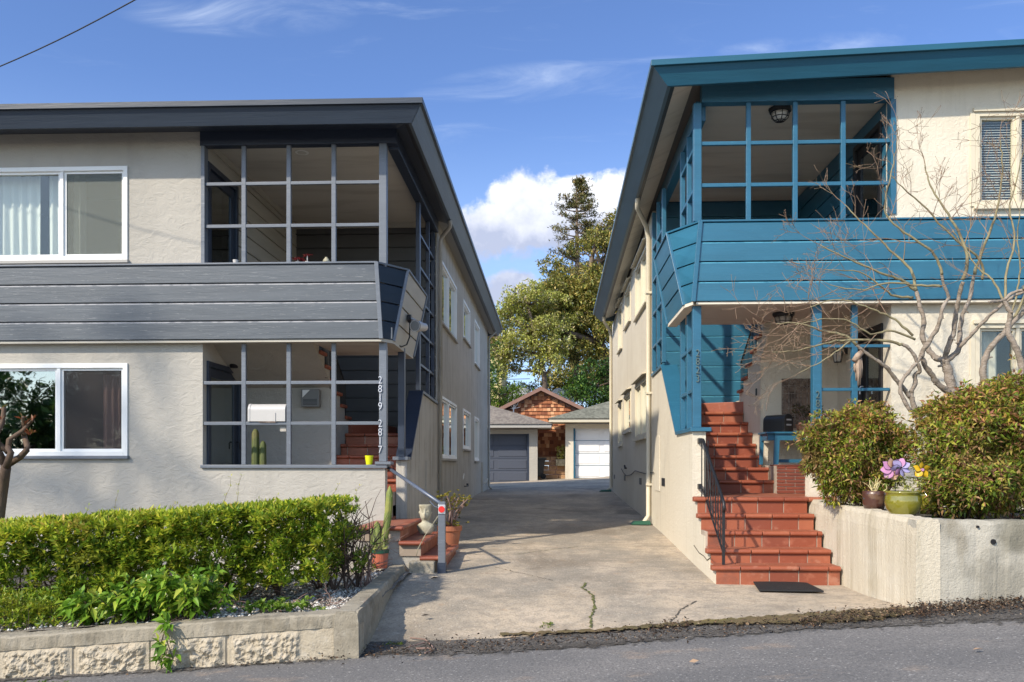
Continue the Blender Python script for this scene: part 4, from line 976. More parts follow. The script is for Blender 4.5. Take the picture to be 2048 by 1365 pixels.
b = MB(); b.box(1.80, XWR+.02, F2+.05, 11.87, ZCR, ZCR+.17); b.box(1.80, XSR, 11.87, 12.35, ZCR, ZCR+.17); b.build('porch_ceiling', M_ceilc, TEAL)
# porch floor with thin-brick front
yb_ = 11.72; b = MB()
b.box(XSR+.27, XWR+.1, yb_+.014, YBR+.05, -.6, -.012, 1); b.box(3.0+.02, XSR+.27, yb_+.40, YBR+.05, -.6, -.012, 1)
z = SZ[4]+.004; row = 0
while z < -.03:
    x = 3.02-(.12 if row % 2 else 0)
    while x < XWR:
        a = max(x, 3.02); c = min(x+.23, XWR)
        if c-a > .02: b.box(a, c, yb_, yb_+.02, z, z+.036, 0)
        x += .24
    z += .046; row += 1
b.box(3.02, XWR, yb_+.01, yb_+.45, -.6, -.014, 1); b.box(3.02, XWR, yb_-.01, yb_+.4, -.013, .0, 0)
b.build('brick_porch_front', [M_brick, M_grout], TEAL, bevel=.002)
# board walls
b = MB(); b.box(1.9, XWR+.1, YCR+.031, YCR+.12, .8, 4.42, 0)
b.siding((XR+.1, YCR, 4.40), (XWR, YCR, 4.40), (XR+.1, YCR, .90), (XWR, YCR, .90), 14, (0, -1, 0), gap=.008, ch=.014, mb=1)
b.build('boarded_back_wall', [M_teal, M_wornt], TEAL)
b = MB()
for (y0, y1, za, zb) in [(F2+.17, dUR[0], 2.15, 4.42), (dUR[1], YCR-.002, 2.15, 4.42), (dUR[0], dUR[1], 4.24, 4.42)]:
    n_ = max(1, round((zb-za)/.25)); b.siding((XWR, y0, zb), (XWR, y1, zb), (XWR, y0, za), (XWR, y1, za), n_, (-1, 0, 0))
b.box(XWR+.031, XWR+.12, F2+.17, dUR[0], 2.15, 4.42); b.box(XWR+.031, XWR+.12, dUR[1], YCR, 2.15, 4.42)
b.build('boarded_side_wall', M_teal, TEAL)
b = MB(); b.box(XR+.14, XWR+.1, F2+.12, YCR+.1, 4.42, 4.45); b.build('upper_ceiling', M_ceilc, TEAL)
zhr = R_(1590, 203)[2]
b = MB(); b.box(1.83, XWR+.03, F2-.02, F2+.115, zhr, 4.63); b.build('header_beam', M_teald, TEAL, bevel=.004)
b = MB(); b.box(1.78, 1.9, F2+.117, YCR, 4.20, 4.44); b.build('header_beam', M_teald, TEAL, bevel=.004)
b = MB(); b.box(XWR-.01, XWR+.05, F2-.02, F2+.10, 3.0, zhr-.002); b.build('jamb', M_teald, TEAL)
zcap = R_(1590, 441)[2]; zub = [R_(1590, y)[2] for y in (284, 364)]
zub = [R_(1590, 284)[2], R_(1590, 368)[2]]
lattice(TEAL, 'lattice_screen', 'y', F2, .05, [R_(p, 0)[0] for p in (1497.5, 1591, 1687)], zcap, zhr-.002, zub, M_teald, pw=.055, bw=.045, ends=(R_(1403, 0)[0], XWR-.012))
xp0, xp1 = R_(1387, 0)[0], R_(1403, 0)[0]
b = MB(); b.box(xp0, xp1, F2-.01, F2+.085, zcap, zhr-.002); b.build('corner_post', M_teald, TEAL, bevel=.005)
xq0, xq1 = R_(1385.5, 0)[0], R_(1402.5, 0)[0]
b = MB(); b.box(xq0, xq1, F2-.01, F2+.085, .452, ZCR-.002); b.build('corner_post', M_teald, TEAL, bevel=.005)
number_text('2823', R_(1395, 0)[0], R_(1395, 714)[2], F2-.012, .125, 16.8/1740*10.6, M_numd, TEAL)
xc = xq0+.03
# side lattices front bays
for (zl_, zh_, bars) in [(.452, ZCR-.002, [R_(1395, 690)[2], R_(1395, 778)[2]]), (zcap, 4.198, [zub[0], zub[1]])]:
    lattice(TEAL, 'lattice_screen', 'x', xc, .06, [11.25, 11.80], zl_, zh_, bars, M_teald, pw=[.06, .09], bw=.045, ends=(F2+.087, 11.80))
lattice(TEAL, 'lattice_screen', 'x', xc-.05, .06, [13.35, 14.0, 14.62], 1.56, 4.198, [1.95, 2.5, 3.05, 3.6], M_teald, pw=[.11, .05, .10], bw=.045, ends=(13.35, 14.62))
# ledge caps
b = MB(); b.box(XR-.03, XR+.22, F2-.05, 11.84, .402, .45); b.build('ledge_cap', M_teald, TEAL, bevel=.005)
b = MB()
for (p, q) in [((11.84, .415), (13.38, 1.505)), ((13.38, 1.505), (YCR, 1.485))]:
    n_ = Vector((0, -(q[1]-p[1]), q[0]-p[0])).normalized()*.03
    b.hexa([(XR-.03, p[0], p[1]-.012), (XR+.22, p[0], p[1]-.012), (XR+.22, q[0], q[1]-.012), (XR-.03, q[0], q[1]-.012), (XR-.03, p[0]+n_.y, p[1]+n_.z), (XR+.22, p[0]+n_.y, p[1]+n_.z), (XR+.22, q[0]+n_.y, q[1]+n_.z), (XR-.03, q[0]+n_.y, q[1]+n_.z)])
b.build('sloping_cap', M_teald, TEAL, bevel=.004)
# lower porch posts and bars
xa = R_(1634.5, 0)[0]
b = MB(); b.box(xa-.053, xa+.053, F2-.01, F2+.095, .352, ZCR-.002); b.build('porch_post', M_teald, TEAL, bevel=.005)
lattice(TEAL, 'lattice_screen', 'y', F2+.01, .06, [R_(1710.5, 0)[0]], .352, ZCR-.002, [R_(1700, 692)[2], R_(1700, 779)[2]], M_teald, pw=.068, bw=.036, ends=(xa+.055, R_(1781, 0)[0]))
number_text('2821', R_(1634.5, 0)[0], R_(1634, 797)[2], F2-.012, .125, 17.5/1740*10.45, M_numd, TEAL)
b = MB(); b.box(3.09, XWR+.02, F2-.03, F2+.18, .352, .385) if False else None
# band
zc0, zc1 = ZCR, R_(1590, 441)[2]*.988
FBR = F2-.13
zc0 = onY(1590, 602, FBR)[2]; zc1 = onY(1590, 442, FBR)[2]
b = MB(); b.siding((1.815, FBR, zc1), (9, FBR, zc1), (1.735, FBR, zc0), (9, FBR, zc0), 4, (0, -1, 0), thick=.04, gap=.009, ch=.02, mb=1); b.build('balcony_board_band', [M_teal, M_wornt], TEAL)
b = MB(); b.box(1.9, 9, FBR+.041, F2-.001, zc0+.004, zc1-.01); b.box(1.80, 9, FBR-.012, F2+.1, zc1, zc1+.022); b.build('band_cap', M_teald, TEAL, bevel=.003)
b = MB(); b.box(1.75, 9, FBR+.02, F2+.05, zc0-.03, zc0-.001); b.build('band_soffit', M_sofc, TEAL)
At = Vector((1.80, FBR, zc1)); Ab = Vector((1.715, FBR, zc0)); Bt = Vector((1.475, 11.0, zc1)); Bb = Vector((1.64, 10.72, zc0)); Ct = Vector((1.475, 12.35, zc1)); Cb = Vector((1.64, 12.2, zc0))
prow(TEAL, At, Ab, Bt, Bb, Ct, Cb, 1, M_teal, M_teal, M_sofc, M_teal, M_teald)
# windows
wR = window(TEAL, 'y', F2, wuR[0], wuR[1], wuR[2], wuR[3], -1, M_cream_tr, M_glass, split=(.60,), fw=.05, sill=M_cream_tr)
b = MB(); z = wuR[2]+.04
while z < wuR[3]-.04:
    b.hexa([(wuR[0]+.05, F2+.09, z), (wuR[1]-.05, F2+.09, z), (wuR[1]-.05, F2+.115, z+.012), (wuR[0]+.05, F2+.115, z+.012), (wuR[0]+.05, F2+.09, z+.003), (wuR[1]-.05, F2+.09, z+.003), (wuR[1]-.05, F2+.115, z+.015), (wuR[0]+.05, F2+.115, z+.015)]); z += .030
b.build('venetian_blind', M_blind, TEAL)
window(TEAL, 'y', F2, wlR[0], wlR[1], wlR[2], wlR[3], -1, M_cream_tr, M_glass, split=(.60,), fw=.05, sill=M_cream_tr)
curtain(TEAL, 'y', F2, -1, wlR[0]+.05, R_(2010, 0)[0], wlR[2], wlR[3], M_curtc, wl=.11, back=.18)
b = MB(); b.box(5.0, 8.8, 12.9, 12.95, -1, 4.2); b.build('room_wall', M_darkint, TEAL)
for w in (wuR, wlR):
    b = MB(); b.box(w[0]-.03, w[1]+.03, F2-.045, F2-.001, w[3]+.001, w[3]+.05); b.box(w[0]-.06, w[0]-.001, F2-.02, F2-.001, w[2], w[3]); b.build('window_hood', M_cream_tr, TEAL, bevel=.004)
for k, (ya, yb, za, zb) in enumerate(swR):
    window(TEAL, 'x', XR, ya, yb, za, zb, -1, M_cream_tr, M_glasss, split=(.5,) if k in (0, 3) else (), fw=.06, sill=M_cream_tr)
    b = MB(); b.hexa([(XR-.10, ya-.05, zb+.03), (XR-.10, yb+.05, zb+.03), (XR-.001, yb+.05, zb+.05), (XR-.001, ya-.05, zb+.05), (XR-.10, ya-.05, zb+.05), (XR-.10, yb+.05, zb+.05), (XR-.001, yb+.05, zb+.08), (XR-.001, ya-.05, zb+.08)]); b.build('window_hood', M_cream_tr, TEAL)
zo = 4.82+.03*3.6
roof(TEAL, 1, 1.20, 1.37, 10.12, 10.22, 9.4, 23.6, 4.67, 4.42, 4.12, 3.87, XR, F2, (4.585, 4.02), M_tealf, M_sofc, M_roof, M_tgut, zo_t=4.67+.036*8.2, zo_b=4.42+.036*8.2)
pipe(TEAL, [(1.40, 14.0, 4.30), (1.42, 14.2, 4.16), (1.62, 14.75, 4.02), (1.67, 14.86, 3.85), (1.67, 14.86, -.86), (1.58, 14.72, -.97)], .040, M_cream_tr)
pipe(TEAL, [(1.40, 23.0, 3.92), (1.45, 23.2, 3.78), (1.63, 23.9, 3.68), (1.67, 24.0, 3.55), (1.67, 24.0, -.62), (1.56, 23.9, -.70)], .040, M_cream_tr)
for z in (-.35, 1.2, 2.9):
    b = MB(); b.box(1.625, 1.718, 14.80, 14.92, z, z+.035); b.build('pipe_clamp', M_cream_tr, TEAL)
for (px0, py0, px1, py1) in [(1330, 957, 1324, 973), (1283, 957, 1279, 970), (1251, 951, 1248.5, 962), (1230, 950, 1228.5, 958)]:
    onXbox(TEAL, XR, -1, px0, py0, px1, py1, .008, M_black, 'crawl_vent', 0)
onXbox(TEAL, XR, -1, 1320, 872, 1311, 983, .012, M_stc, 'meter_hatch')
# teal house cable
b = MB(); cpts = [onX(px, py, XR-.02) for px, py in [(1307, 945), (1290, 948), (1270, 942), (1262, 950), (1252, 952), (1246, 945), (1243, 938)]]
b.tube(cpts, .008, 5); p = onX(1250, 937, XR-.04); b.tube([(XR, p[1], p[2]), (p[0], p[1], p[2]), (p[0], p[1]+.1, p[2]+.06)], .02, 6); b.build('wall_cable', M_cable, TEAL)
flight_rail(TEAL, XSR+.03, [13.95]+syr[:5], [1.0]+szr[:5], .62)
for k in range(5):
    b = MB(); b.box(XSR-.04, XWR, syr[k]-.04, syr[k]+.28, szr[k]-.018, szr[k]+.03); b.build('step', M_tile, TEAL, bevel=.012)
b = MB(); b.prism([(XSR-.60, 13.95), (XSR+.2, 13.55), (XSR+.2, YCR-.04), (XSR-.60, YCR-.04)], 'z', zr[7]-.002, zr[7]+.16); b.build('winder_step', M_tile, TEAL, bevel=.01)
# crack / chipped plaster on the step wall
b = MB(); c_ = [onX(px, py, XR-.003) for px, py in [(1388, 1091), (1398, 1106), (1407, 1112), (1414, 1121), (1422, 1115)]]
b.tube(c_, .006, 4); b.build('plaster_crack', M_crackd, TEAL)
b = MB(); p = onY(1514, 777, YBR-.4); b.box(XSR-.012, XSR-.001, 12.75, 12.82, p[2]-.05, p[2]+.05); b.build('wall_hook', M_black, TEAL)
# ================================================================== BACKGROUND BUILDINGS
def G_(px, py, Y=35.5): return onY(px, py, Y)
YG = 35.5
def garage(side, label, x0, x1, xd0, xd1, zg, zt, eave_pts, mdoor, mwall, mroof, mtrim, rows, cols, jamb):
    g = thing('garage', ((x0+x1)/2, YG, zg), label, 'garage')
    b = MB(); wall_cells(b, 'y', YG, .2, x0, x1, zg-.3, zt+.18, [(xd0, xd1, zg-.3, zt)])
    b.box(x0, x0+.2, YG+.2, YG+1.0, zg-.3, zt+.15); b.box(x1-.2, x1, YG+.2, YG+1.0, zg-.3, zt+.15)  # garage depth cut short so sun reaches the cottage wall behind
    b.build('wall', mwall, g)
    b = MB(); b.box(xd0, xd1, YG+.17, YG+.22, zg, zt)
    d = b.build('door', mdoor, g)
    w = (xd1-xd0)/cols; h = (zt-zg)/rows
    for r in range(rows):
        for c in range(cols):
            b = MB(); a0, a1, c0, c1 = xd0+w*c+.10, xd0+w*(c+1)-.10, zg+h*r+.08, zg+h*(r+1)-.08
            b.box(a0, a1, YG+.150, YG+.169, c0, c1); o = b.build('door_panel', mdoor, d, bevel=.012)
        b = MB(); b.box(xd0, xd1, YG+.160, YG+.1695, zg+h*r+.0, zg+h*r+.018); b.build('panel_joint', jamb, d)
    for a in (xd0-.0, xd1-.07):
        b = MB(); b.box(a, a+.07, YG-.01, YG+.149, zg, zt); b.build('jamb', jamb, g)
    b = MB(); ev = eave_pts
    b.hexa([(ev[0], YG-.75, zt+.22), (ev[1], YG-.75, zt+.22), (ev[1], YG+1.05, zt+.22), (ev[0], YG+1.05, zt+.22), (ev[0], YG-.75, zt+.36), (ev[1], YG-.75, zt+.36), (ev[1], YG+1.05, zt+.36), (ev[0], YG+1.05, zt+.36)]); b.build('eave_board', mtrim, g)
    xm = ev[2]; zr_ = ev[3]; ym = YG+.45
    b = MB(); e0, e1 = ev[0]-.06, ev[1]+.06
    vs = [(e0, YG-.81, zt+.365), (e1, YG-.81, zt+.365), (e1, YG+1.07, zt+.365), (e0, YG+1.07, zt+.365), (xm-.6, ym-.2, zr_), (xm+.6, ym-.2, zr_), (xm+.6, ym+.5, zr_), (xm-.6, ym+.5, zr_)]
    b.hexa(vs); b.build('roof', mroof, g)
    return g
a = G_(978, 0)[0]-1.3; zgl = G_(1000, 966)[2]; ztl = G_(1000, 868)[2]
garage(-1, 'grey garage with dark slate panel door at the left end of the driveway', a-.4, G_(1075, 0)[0], G_(925, 0)[0], G_(1058, 0)[0], zgl, ztl, (a-1.2, G_(1103, 0, YG-.8)[0], a+.3, G_(929, 806, YG+.5)[2]), M_garg, M_stg, M_asphsh, M_sofg, 4, 2, M_navy)
zgr = G_(1180, 957)[2]; ztr = G_(1180, 857)[2]
garage(1, 'cream garage with bright white panel door at the right end of the driveway', G_(1131, 0)[0], G_(1131, 0)[0]+3.4, G_(1147, 0)[0], G_(1147, 0)[0]+2.3, zgr, ztr, (G_(1098, 0, YG-.8)[0], G_(1098, 0, YG-.8)[0]+5.4, G_(1098, 0)[0]+3.1, G_(1250, 803, YG+.5)[2]), M_garw, M_stc, M_asphshg, M_cream_tr, 4, 2, M_tealf)
# cedar-shingled cottage
YH = 36.85
def H_(px, py, Y=YH): return onY(px, py, Y)
ap = H_(1082, 778); el_ = H_(992, 824); er = H_(1172, 822); zb_ = H_(1100, 918)[2]
COT = thing('cottage', (ap[0], YH, zb_), 'cedar-shingled gabled cottage behind the two garages', 'cottage')
xl, xr = el_[0]+.15, er[0]-.15
b = MB(); b.prism([(xl, zb_), (xr, zb_), (xr, er[2]-.05), (ap[0], ap[2]-.1), (xl, el_[2]-.05)], 'y', YH+.05, YH+6); b.build('wall_core', M_rake, COT)
b = MB(); rowh = .155; z = zb_; r_ = 0
rs = random.Random(3)
while z < ap[2]-.15:
    zz = z+rowh
    # width at this height
    def lim(zv):
        if zv <= min(el_[2], er[2])-.1: return xl, xr
        f = (zv-el_[2]+.1)/(ap[2]-el_[2]); f2 = (zv-er[2]+.1)/(ap[2]-er[2]); return xl+(ap[0]-xl)*max(0, f), xr+(ap[0]-xr)*max(0, f2)
    a0, a1 = lim(zz)
    x = a0+rs.uniform(-.1, 0)
    while x < a1-.03:
        w = rs.uniform(.10, .22); c0, c1 = max(x, a0), min(x+w-.008, a1); dz = rs.uniform(0, .012)
        if c1-c0 > .02: b.hexa([(c0, YH-.028, z+dz), (c1, YH-.028, z+dz), (c1, YH+.05, z+dz), (c0, YH+.05, z+dz), (c0, YH+.03, zz+.03), (c1, YH+.03, zz+.03), (c1, YH+.05, zz+.03), (c0, YH+.05, zz+.03)])
        x += w
    z = zz; r_ += 1
b.build('shingle_cladding', M_shing, COT)
for s_, e in ((-1, el_), (1, er)):
    b = MB(); p = Vector((ap[0], 0, ap[2]+.06)); q = Vector((e[0]+s_*.15, 0, e[2]+.0)); th = .16
    b.hexa([(p.x, YH-.35, p.z-th), (q.x, YH-.35, q.z-th), (q.x, YH+6.3, q.z-th), (p.x, YH+6.3, p.z-th), (p.x, YH-.35, p.z), (q.x, YH-.35, q.z), (q.x, YH+6.3, q.z), (p.x, YH+6.3, p.z)])
    b.build('roof_slope', M_rake, COT)
# curved grey metal roofs behind
for (x0p, x1p, yt, nm, lab) in [(1012, 1075, 776, 'metal_roofed_shed', 'low shed with curved pale metal roof behind the left slope of the cedar cottage'), (1092, 1150, 776, 'metal_roofed_shed', 'low shed with curved pale metal roof behind the right slope of the cedar cottage')]:
    Ys = 46.5; A = onY(x0p, 812, Ys); B_ = onY(x1p, 812, Ys); top = onY(x0p, yt, Ys)[2]; n = 14; prof = []
    g = thing('metal_roofed_shed', ((A[0]+B_[0])/2, Ys, -.4), lab, 'shed')
    for i in range(n+1):
        t_ = math.pi*i/n; prof.append(((A[0]+B_[0])/2-(B_[0]-A[0])/2*math.cos(t_), A[2]+(top-A[2])*math.sin(t_)))
    b = MB(); b.prism(prof+[(B_[0], A[2]-.1), (A[0], A[2]-.1)], 'y', Ys, Ys+5); b.build('curved_roof', M_metalr, g)
    b = MB(); b.box(A[0]+.15, B_[0]-.15, Ys+.1, Ys+4.9, -.8, A[2]-.101); b.build('wall', M_rake, g)
# stone retaining wall + small planter box
b = MB(); x0, x1 = G_(1040, 0, 36.55)[0], G_(1160, 0, 36.55)[0]; zb2 = -.78; rs = random.Random(5)
z = zb2; r_ = 0
while z < onY(1110, 917, 36.55)[2]:
    x = x0-rs.uniform(0, .3)
    while x < x1:
        w = rs.uniform(.3, .6); b.box(x, x+w-.02, 36.55+rs.uniform(0, .05), 36.83, z, z+.17); x += w
    z += .19; r_ += 1
tag(b.build('stone_wall', M_stonew, bevel=.02), 'low rough brown stone wall under the cedar cottage', 'wall')
p = onY(1122, 930, 36.4)
t_ = thing('planter_box', p, 'small pale stone planter with sprouts on the low stone wall by the garage', 'planter')
b = MB(); b.box(p[0]-.22, p[0]+.28, 36.35, 36.54, p[2]-.05, p[2]+.24); b.build('trough', M_stone, t_, bevel=.02)
P = np.array([[p[0]+random.uniform(-.15, .25), 36.42+random.uniform(-.1, .1), p[2]+.2+random.uniform(0, .55)] for _ in range(60)]); C, D, L = rosettes(P, np.array([[0, 0, 1.]]*60), 5, .13)
leafmesh('foliage', C, D, L, .4, L_yel, t_)
b = MB()
for i in range(5): b.tube([(p[0]+.02*i, 36.7, p[2]+.2), (p[0]+.1*(i-2), 36.7, p[2]+.7)], .01, 5)
b.build('stem', M_stem, t_)
# wheelie bin
p = onY(1081, 958, 36.4); w_ = .30
t_ = thing('wheeled_bin', p, 'dark wheeled rubbish bin between the two garages', 'bin')
b = MB(); b.hexa([(p[0]-.24, 36.1, p[2]+.10), (p[0]+.10, 36.1, p[2]+.10), (p[0]+.10, 36.6, p[2]+.10), (p[0]-.24, 36.6, p[2]+.10), (p[0]-.30, 36.0, p[2]+.80), (p[0]+.20, 36.0, p[2]+.80), (p[0]+.20, 36.7, p[2]+.80), (p[0]-.30, 36.7, p[2]+.80)]); b.build('body', M_bin, t_, bevel=.02)
b = MB(); b.box(p[0]-.33, p[0]+.26, 35.96, 36.74, p[2]+.802, p[2]+.86); b.build('lid', M_bin, t_, bevel=.02)
for yy in (36.1, 36.6):
    b = MB(); b.tube([(p[0]+.12, yy-.03, p[2]+.11), (p[0]+.12, yy+.03, p[2]+.11)], .11, 16); b.tube([(p[0]+.12, yy-.032, p[2]+.11), (p[0]+.12, yy-.030, p[2]+.11)], .05, 12); b.build('wheel', M_rubber, t_)
# yellow house far left
YY = 50
t_ = thing('yellow_house', onY(960, 800, YY), 'pale yellow house with brown roof behind the left trees', 'house')
A = onY(900, 0, YY)[0]; B_ = onY(1003, 0, YY)[0]; zt_ = onY(990, 690, YY)[2]
b = MB(); wall_cells(b, 'y', YY, .2, A, B_, -1, zt_, [(onY(984, 0, YY)[0], onY(994, 0, YY)[0], onY(0, 772, YY)[2], onY(0, 742, YY)[2])]); b.box(A, B_-.001, YY+.2, YY+6, -1, zt_-.01); b.build('wall', M_yhouse, t_)
b = MB(); b.box(onY(984, 0, YY)[0], onY(994, 0, YY)[0], YY+.1, YY+.14, onY(0, 772, YY)[2], onY(0, 742, YY)[2]); b.build('window', M_glasss, t_)
b = MB(); b.prism([(A-.5, zt_-.1), (B_+.35, zt_-.1), (B_-1.6, zt_+2.3), (A+1, zt_+2.3)], 'y', YY-.5, YY+6.5); b.build('roof', M_brownroof, t_)

# ================================================================== TREES
def limb(b, a, c, r0, r1, sag=.12, n=5, seg=6, m=0, rr=random):
    a, c = Vector(a), Vector(c); L = (c-a).length; off = Vector((rr.gauss(0, 1), rr.gauss(0, 1), rr.gauss(0, .5)))*L*sag
    pts = [a.lerp(c, i/n)+off*math.sin(math.pi*i/n)+Vector((rr.gauss(0, 1), rr.gauss(0, 1), rr.gauss(0, 1)))*L*.012*(0 < i < n) for i in range(n+1)]
    b.tube(pts, [r0+(r1-r0)*i/n for i in range(n+1)], seg, m); return pts
def blobs_tree(name, label, cat, base, blobs, leaf, per, leaf_len, bark, trunk_r, lean_pts=None, group=None, seed=1, upb=.35, wid=.5, k=3, limbs=True, drop=0., sub=5):
    rs = np.random.default_rng(seed); rr = random.Random(seed)
    t_ = thing(name, base, label, cat, group)
    b = MB(); tp = [Vector(p) for p in lean_pts]
    b.tube(tp, [trunk_r*(1-.62*i/(len(tp)-1)) for i in range(len(tp))], 9)
    if limbs:
        for (c, r) in blobs:
            # attach to nearest lower trunk point
            cand = [p for p in tp if p.z < c[2]+.2] or [tp[0]]
            a = min(cand, key=lambda p: (Vector(c)-p).length+abs(p.z-(c[2]-.9*r))*.4)
            pts = limb(b, a, c, trunk_r*.42, trunk_r*.10, rr=rr)
            for _ in range(3):
                d = Vector((rr.gauss(0, 1), rr.gauss(0, 1), rr.gauss(0, 1))).normalized()*r*.9
                limb(b, pts[3], Vector(c)+d, trunk_r*.13, trunk_r*.03, rr=rr, seg=4)
    b.build('trunk', bark, t_, smooth=True)
    Cs, Ns = [], []
    for (c, r) in blobs:
        c = np.array(c); r = np.array([r, r, r*.8]) if np.isscalar(r) else np.array(r)
        sb = c+rs.normal(size=(sub, 3))*r*.55; n = int(per*r[0]*r[2])
        w = rs.integers(0, sub, n); d = rs.normal(size=(n, 3)); d /= np.linalg.norm(d, axis=1, keepdims=True)
        rad = rs.uniform(.55, 1.08, (n, 1))*(.55+.25*rs.random((n, 1)))
        Cs.append(sb[w]+d*r*rad*.85); Ns.append(d+np.array([0, 0, upb]))
    P = np.concatenate(Cs); A = np.concatenate(Ns)
    C, D, L = rosettes(P, A, k, leaf_len, 1.0, rng=rs)
    leafmesh('crown', C, D, L, wid, leaf, t_, droop=drop, rng=rs)
    return t_
def T_(px, py, Y): return onY(px, py, Y)
# oak / big olive green tree
YO = 46
bl = []
for px, py, r in [(1180, 560, 1.0), (1120, 590, .8), (1190, 500, .95), (1215, 470, .8), (1222, 440, .5), (1085, 610, 1.0), (1130, 620, 1.3), (1185, 610, 1.35), (1215, 560, 1.1), (1150, 660, 1.1), (1205, 660, 1.1), (1140, 575, 1.2), (1100, 590, 1.0), (1210, 610, 1.2), (1075, 655, .8), (1110, 680, .8), (1240, 620, 1.2), (1240, 520, 1.2), (1180, 690, .7), (1160, 590, 1.2), (1200, 715, .6)]:
    y = YO+random.uniform(-1.2, 1.2); p = T_(px, py, y); bl.append((p, r))
blobs_tree('oak_tree', 'large olive-green broadleaf tree with thick reddish limbs rising behind the right garage', 'tree', T_(1218, 800, YO), bl, L_oak, 780, .19, M_tbark, .42,
           [T_(1228, 830, YO), T_(1222, 760, YO), T_(1212, 715, YO), T_(1200, 690, YO), T_(1185, 640, YO), T_(1180, 560, YO)], seed=11)
b = None
# light yellow tree
YL = 44; bl = []
for px, py, r in [(1040, 610, .75), (1075, 600, .6), (1020, 640, .6), (1050, 650, .8), (1095, 640, .7), (1010, 690, .6), (1045, 700, .7), (1085, 700, .6), (1000, 660, .5), (1025, 600, .45), (1060, 580, .4), (1110, 600, .5), (1120, 690, .5), (985, 700, .6), (1000, 625, .4), (1070, 730, .5), (1030, 740, .35), (1130, 640, .5), (975, 660, .6), (1015, 665, .6), (1065, 670, .7), (1100, 665, .6), (1020, 715, .5), (1060, 625, .6), (1005, 735, .5), (1100, 720, .6), (1035, 580, .35)]:
    y = YL+random.uniform(-1, 1); bl.append((T_(px, py, y), r))
blobs_tree('birch_tree', 'airy yellow-green tree with thin pale stems behind the cedar cottage', 'tree', T_(1085, 800, YL), bl, L_yel, 900, .17, M_tbark, .16,
           [T_(1092, 800, YL), T_(1088, 750, YL), T_(1080, 710, YL), T_(1068, 660, YL), T_(1055, 610, YL)], seed=12, sub=9)
# second thin multi-stem tree between
bl = [(T_(px, py, 48+random.uniform(-1, 1)), r) for px, py, r in [(1135, 700, .7), (1110, 720, .6), (1160, 720, .6), (1145, 650, .7), (1180, 740, .6)]]
blobs_tree('slender_tree', 'slender brown-stemmed tree standing in front of the oak', 'tree', T_(1150, 800, 48), bl, L_oak, 420, .17, M_tbark, .17,
           [T_(1140, 810, 48), T_(1150, 760, 48), T_(1155, 720, 48), T_(1150, 680, 48)], seed=13)
# conifer
YC_ = 62; t_ = thing('conifer_tree', T_(1150, 800, YC_), 'tall dark conifer whose tufted top stands against the cloud', 'tree')
rr = random.Random(4); rs = np.random.default_rng(4)
b = MB(); top = Vector(T_(1153, 362, YC_)); bot = Vector(T_(1146, 800, YC_)); b.tube([bot, bot.lerp(top, .5)+Vector((.2, 0, 0)), top], [.38, .22, .03], 8)
P, A = [], []
def cw(py):  # half width in px by height, ragged
    for (y0, w0), (y1, w1) in zip([(360, 6), (385, 26), (410, 34), (430, 44), (460, 46), (500, 50), (540, 50), (575, 55), (640, 70)], [(385, 26), (410, 34), (430, 44), (460, 46), (500, 50), (540, 50), (575, 55), (640, 70), (800, 75)]):
        if py <= y1: return w0+(w1-w0)*(py-y0)/(y1-y0)
    return 60
py = 364
while py < 700:
    for _ in range(3):
        an = rr.uniform(0, 2*math.pi); wpx = cw(py)*rr.choice([.35, .6, .8, .9, 1.05]); Lb = wpx/1740*YC_
        zc = T_(1150, py, YC_)[2]; f = (zc-bot.z)/(top.z-bot.z); a = bot.lerp(top, min(1, f)); a.x += .2*math.sin(math.pi*f)
        e = a+Vector((math.cos(an)*Lb, math.sin(an)*Lb*.8, Lb*rr.uniform(-.05, .35)))
        pts = [a, a.lerp(e, .5)+Vector((0, 0, -.08*Lb)), e]; b.tube(pts, [.06, .04, .015], 5)
        for j in range(5):
            g = .55+.45*j/4; q_ = a.lerp(e, g); n = 10
            sz_ = .13+.12*rr.random()
            P.append(np.array(q_)+rs.normal(size=(n, 3))*sz_*np.array([1, 1, .5])); A.append(rs.normal(size=(n, 3))*.5+np.array([math.cos(an)*.3, math.sin(an)*.3, .7]))
    py += 8.5
for (px_, py_) in [(1075, 625), (1085, 600), (1095, 650), (1068, 655), (1110, 600)]:
    c = T_(px_, py_, YC_); a = bot.lerp(top, .42); b.tube([a, Vector(c)], [.07, .02], 5)
    for j in range(10):
        q_ = np.array(c)+rs.normal(size=3)*.35; P.append(q_+rs.normal(size=(30, 3))*.2*np.array([1, 1, .5])); A.append(rs.normal(size=(30, 3))*.5+np.array([0, 0, .7]))
b.build('trunk', M_tbark, t_, smooth=True)
P = np.concatenate(P); A = np.concatenate(A); C, D, L = rosettes(P, A, 3, .22, .8, rng=rs); leafmesh('crown', C, D, L, .32, L_con, t_, rng=rs)
# shrubs behind garages
def shrub_bg(label, pts, Y, leaf, ll, seed, per=700):
    bl = [(T_(px, py, Y+random.uniform(-.6, .6)), r) for px, py, r in pts]; c = T_(pts[0][0], 850, Y)
    return blobs_tree('shrub', label, 'shrub', c, bl, leaf, per, ll, M_stem, .10, [T_(pts[0][0], 860, Y), T_(pts[0][0], pts[0][1], Y)], seed=seed, sub=6)
shrub_bg('glossy dark green shrub behind the white-doored garage', [(1190, 775, .85), (1160, 790, .6), (1215, 790, .8), (1200, 815, .8), (1225, 755, .6), (1175, 760, .6), (1205, 745, .6), (1150, 790, .6)], 42, L_dg, .15, 21)
shrub_bg('bright green shrub left of the cottage roof', [(1000, 790, .6), (1030, 785, .5), (985, 770, .6), (1045, 795, .5), (975, 800, .8), (1015, 805, .6)], 43, L_bg, .13, 22)
shrub_bg('bright green bush between the cottage roof and the oak', [(1140, 775, .45), (1155, 765, .45), (1165, 780, .5)], 44, L_bg, .13, 23)
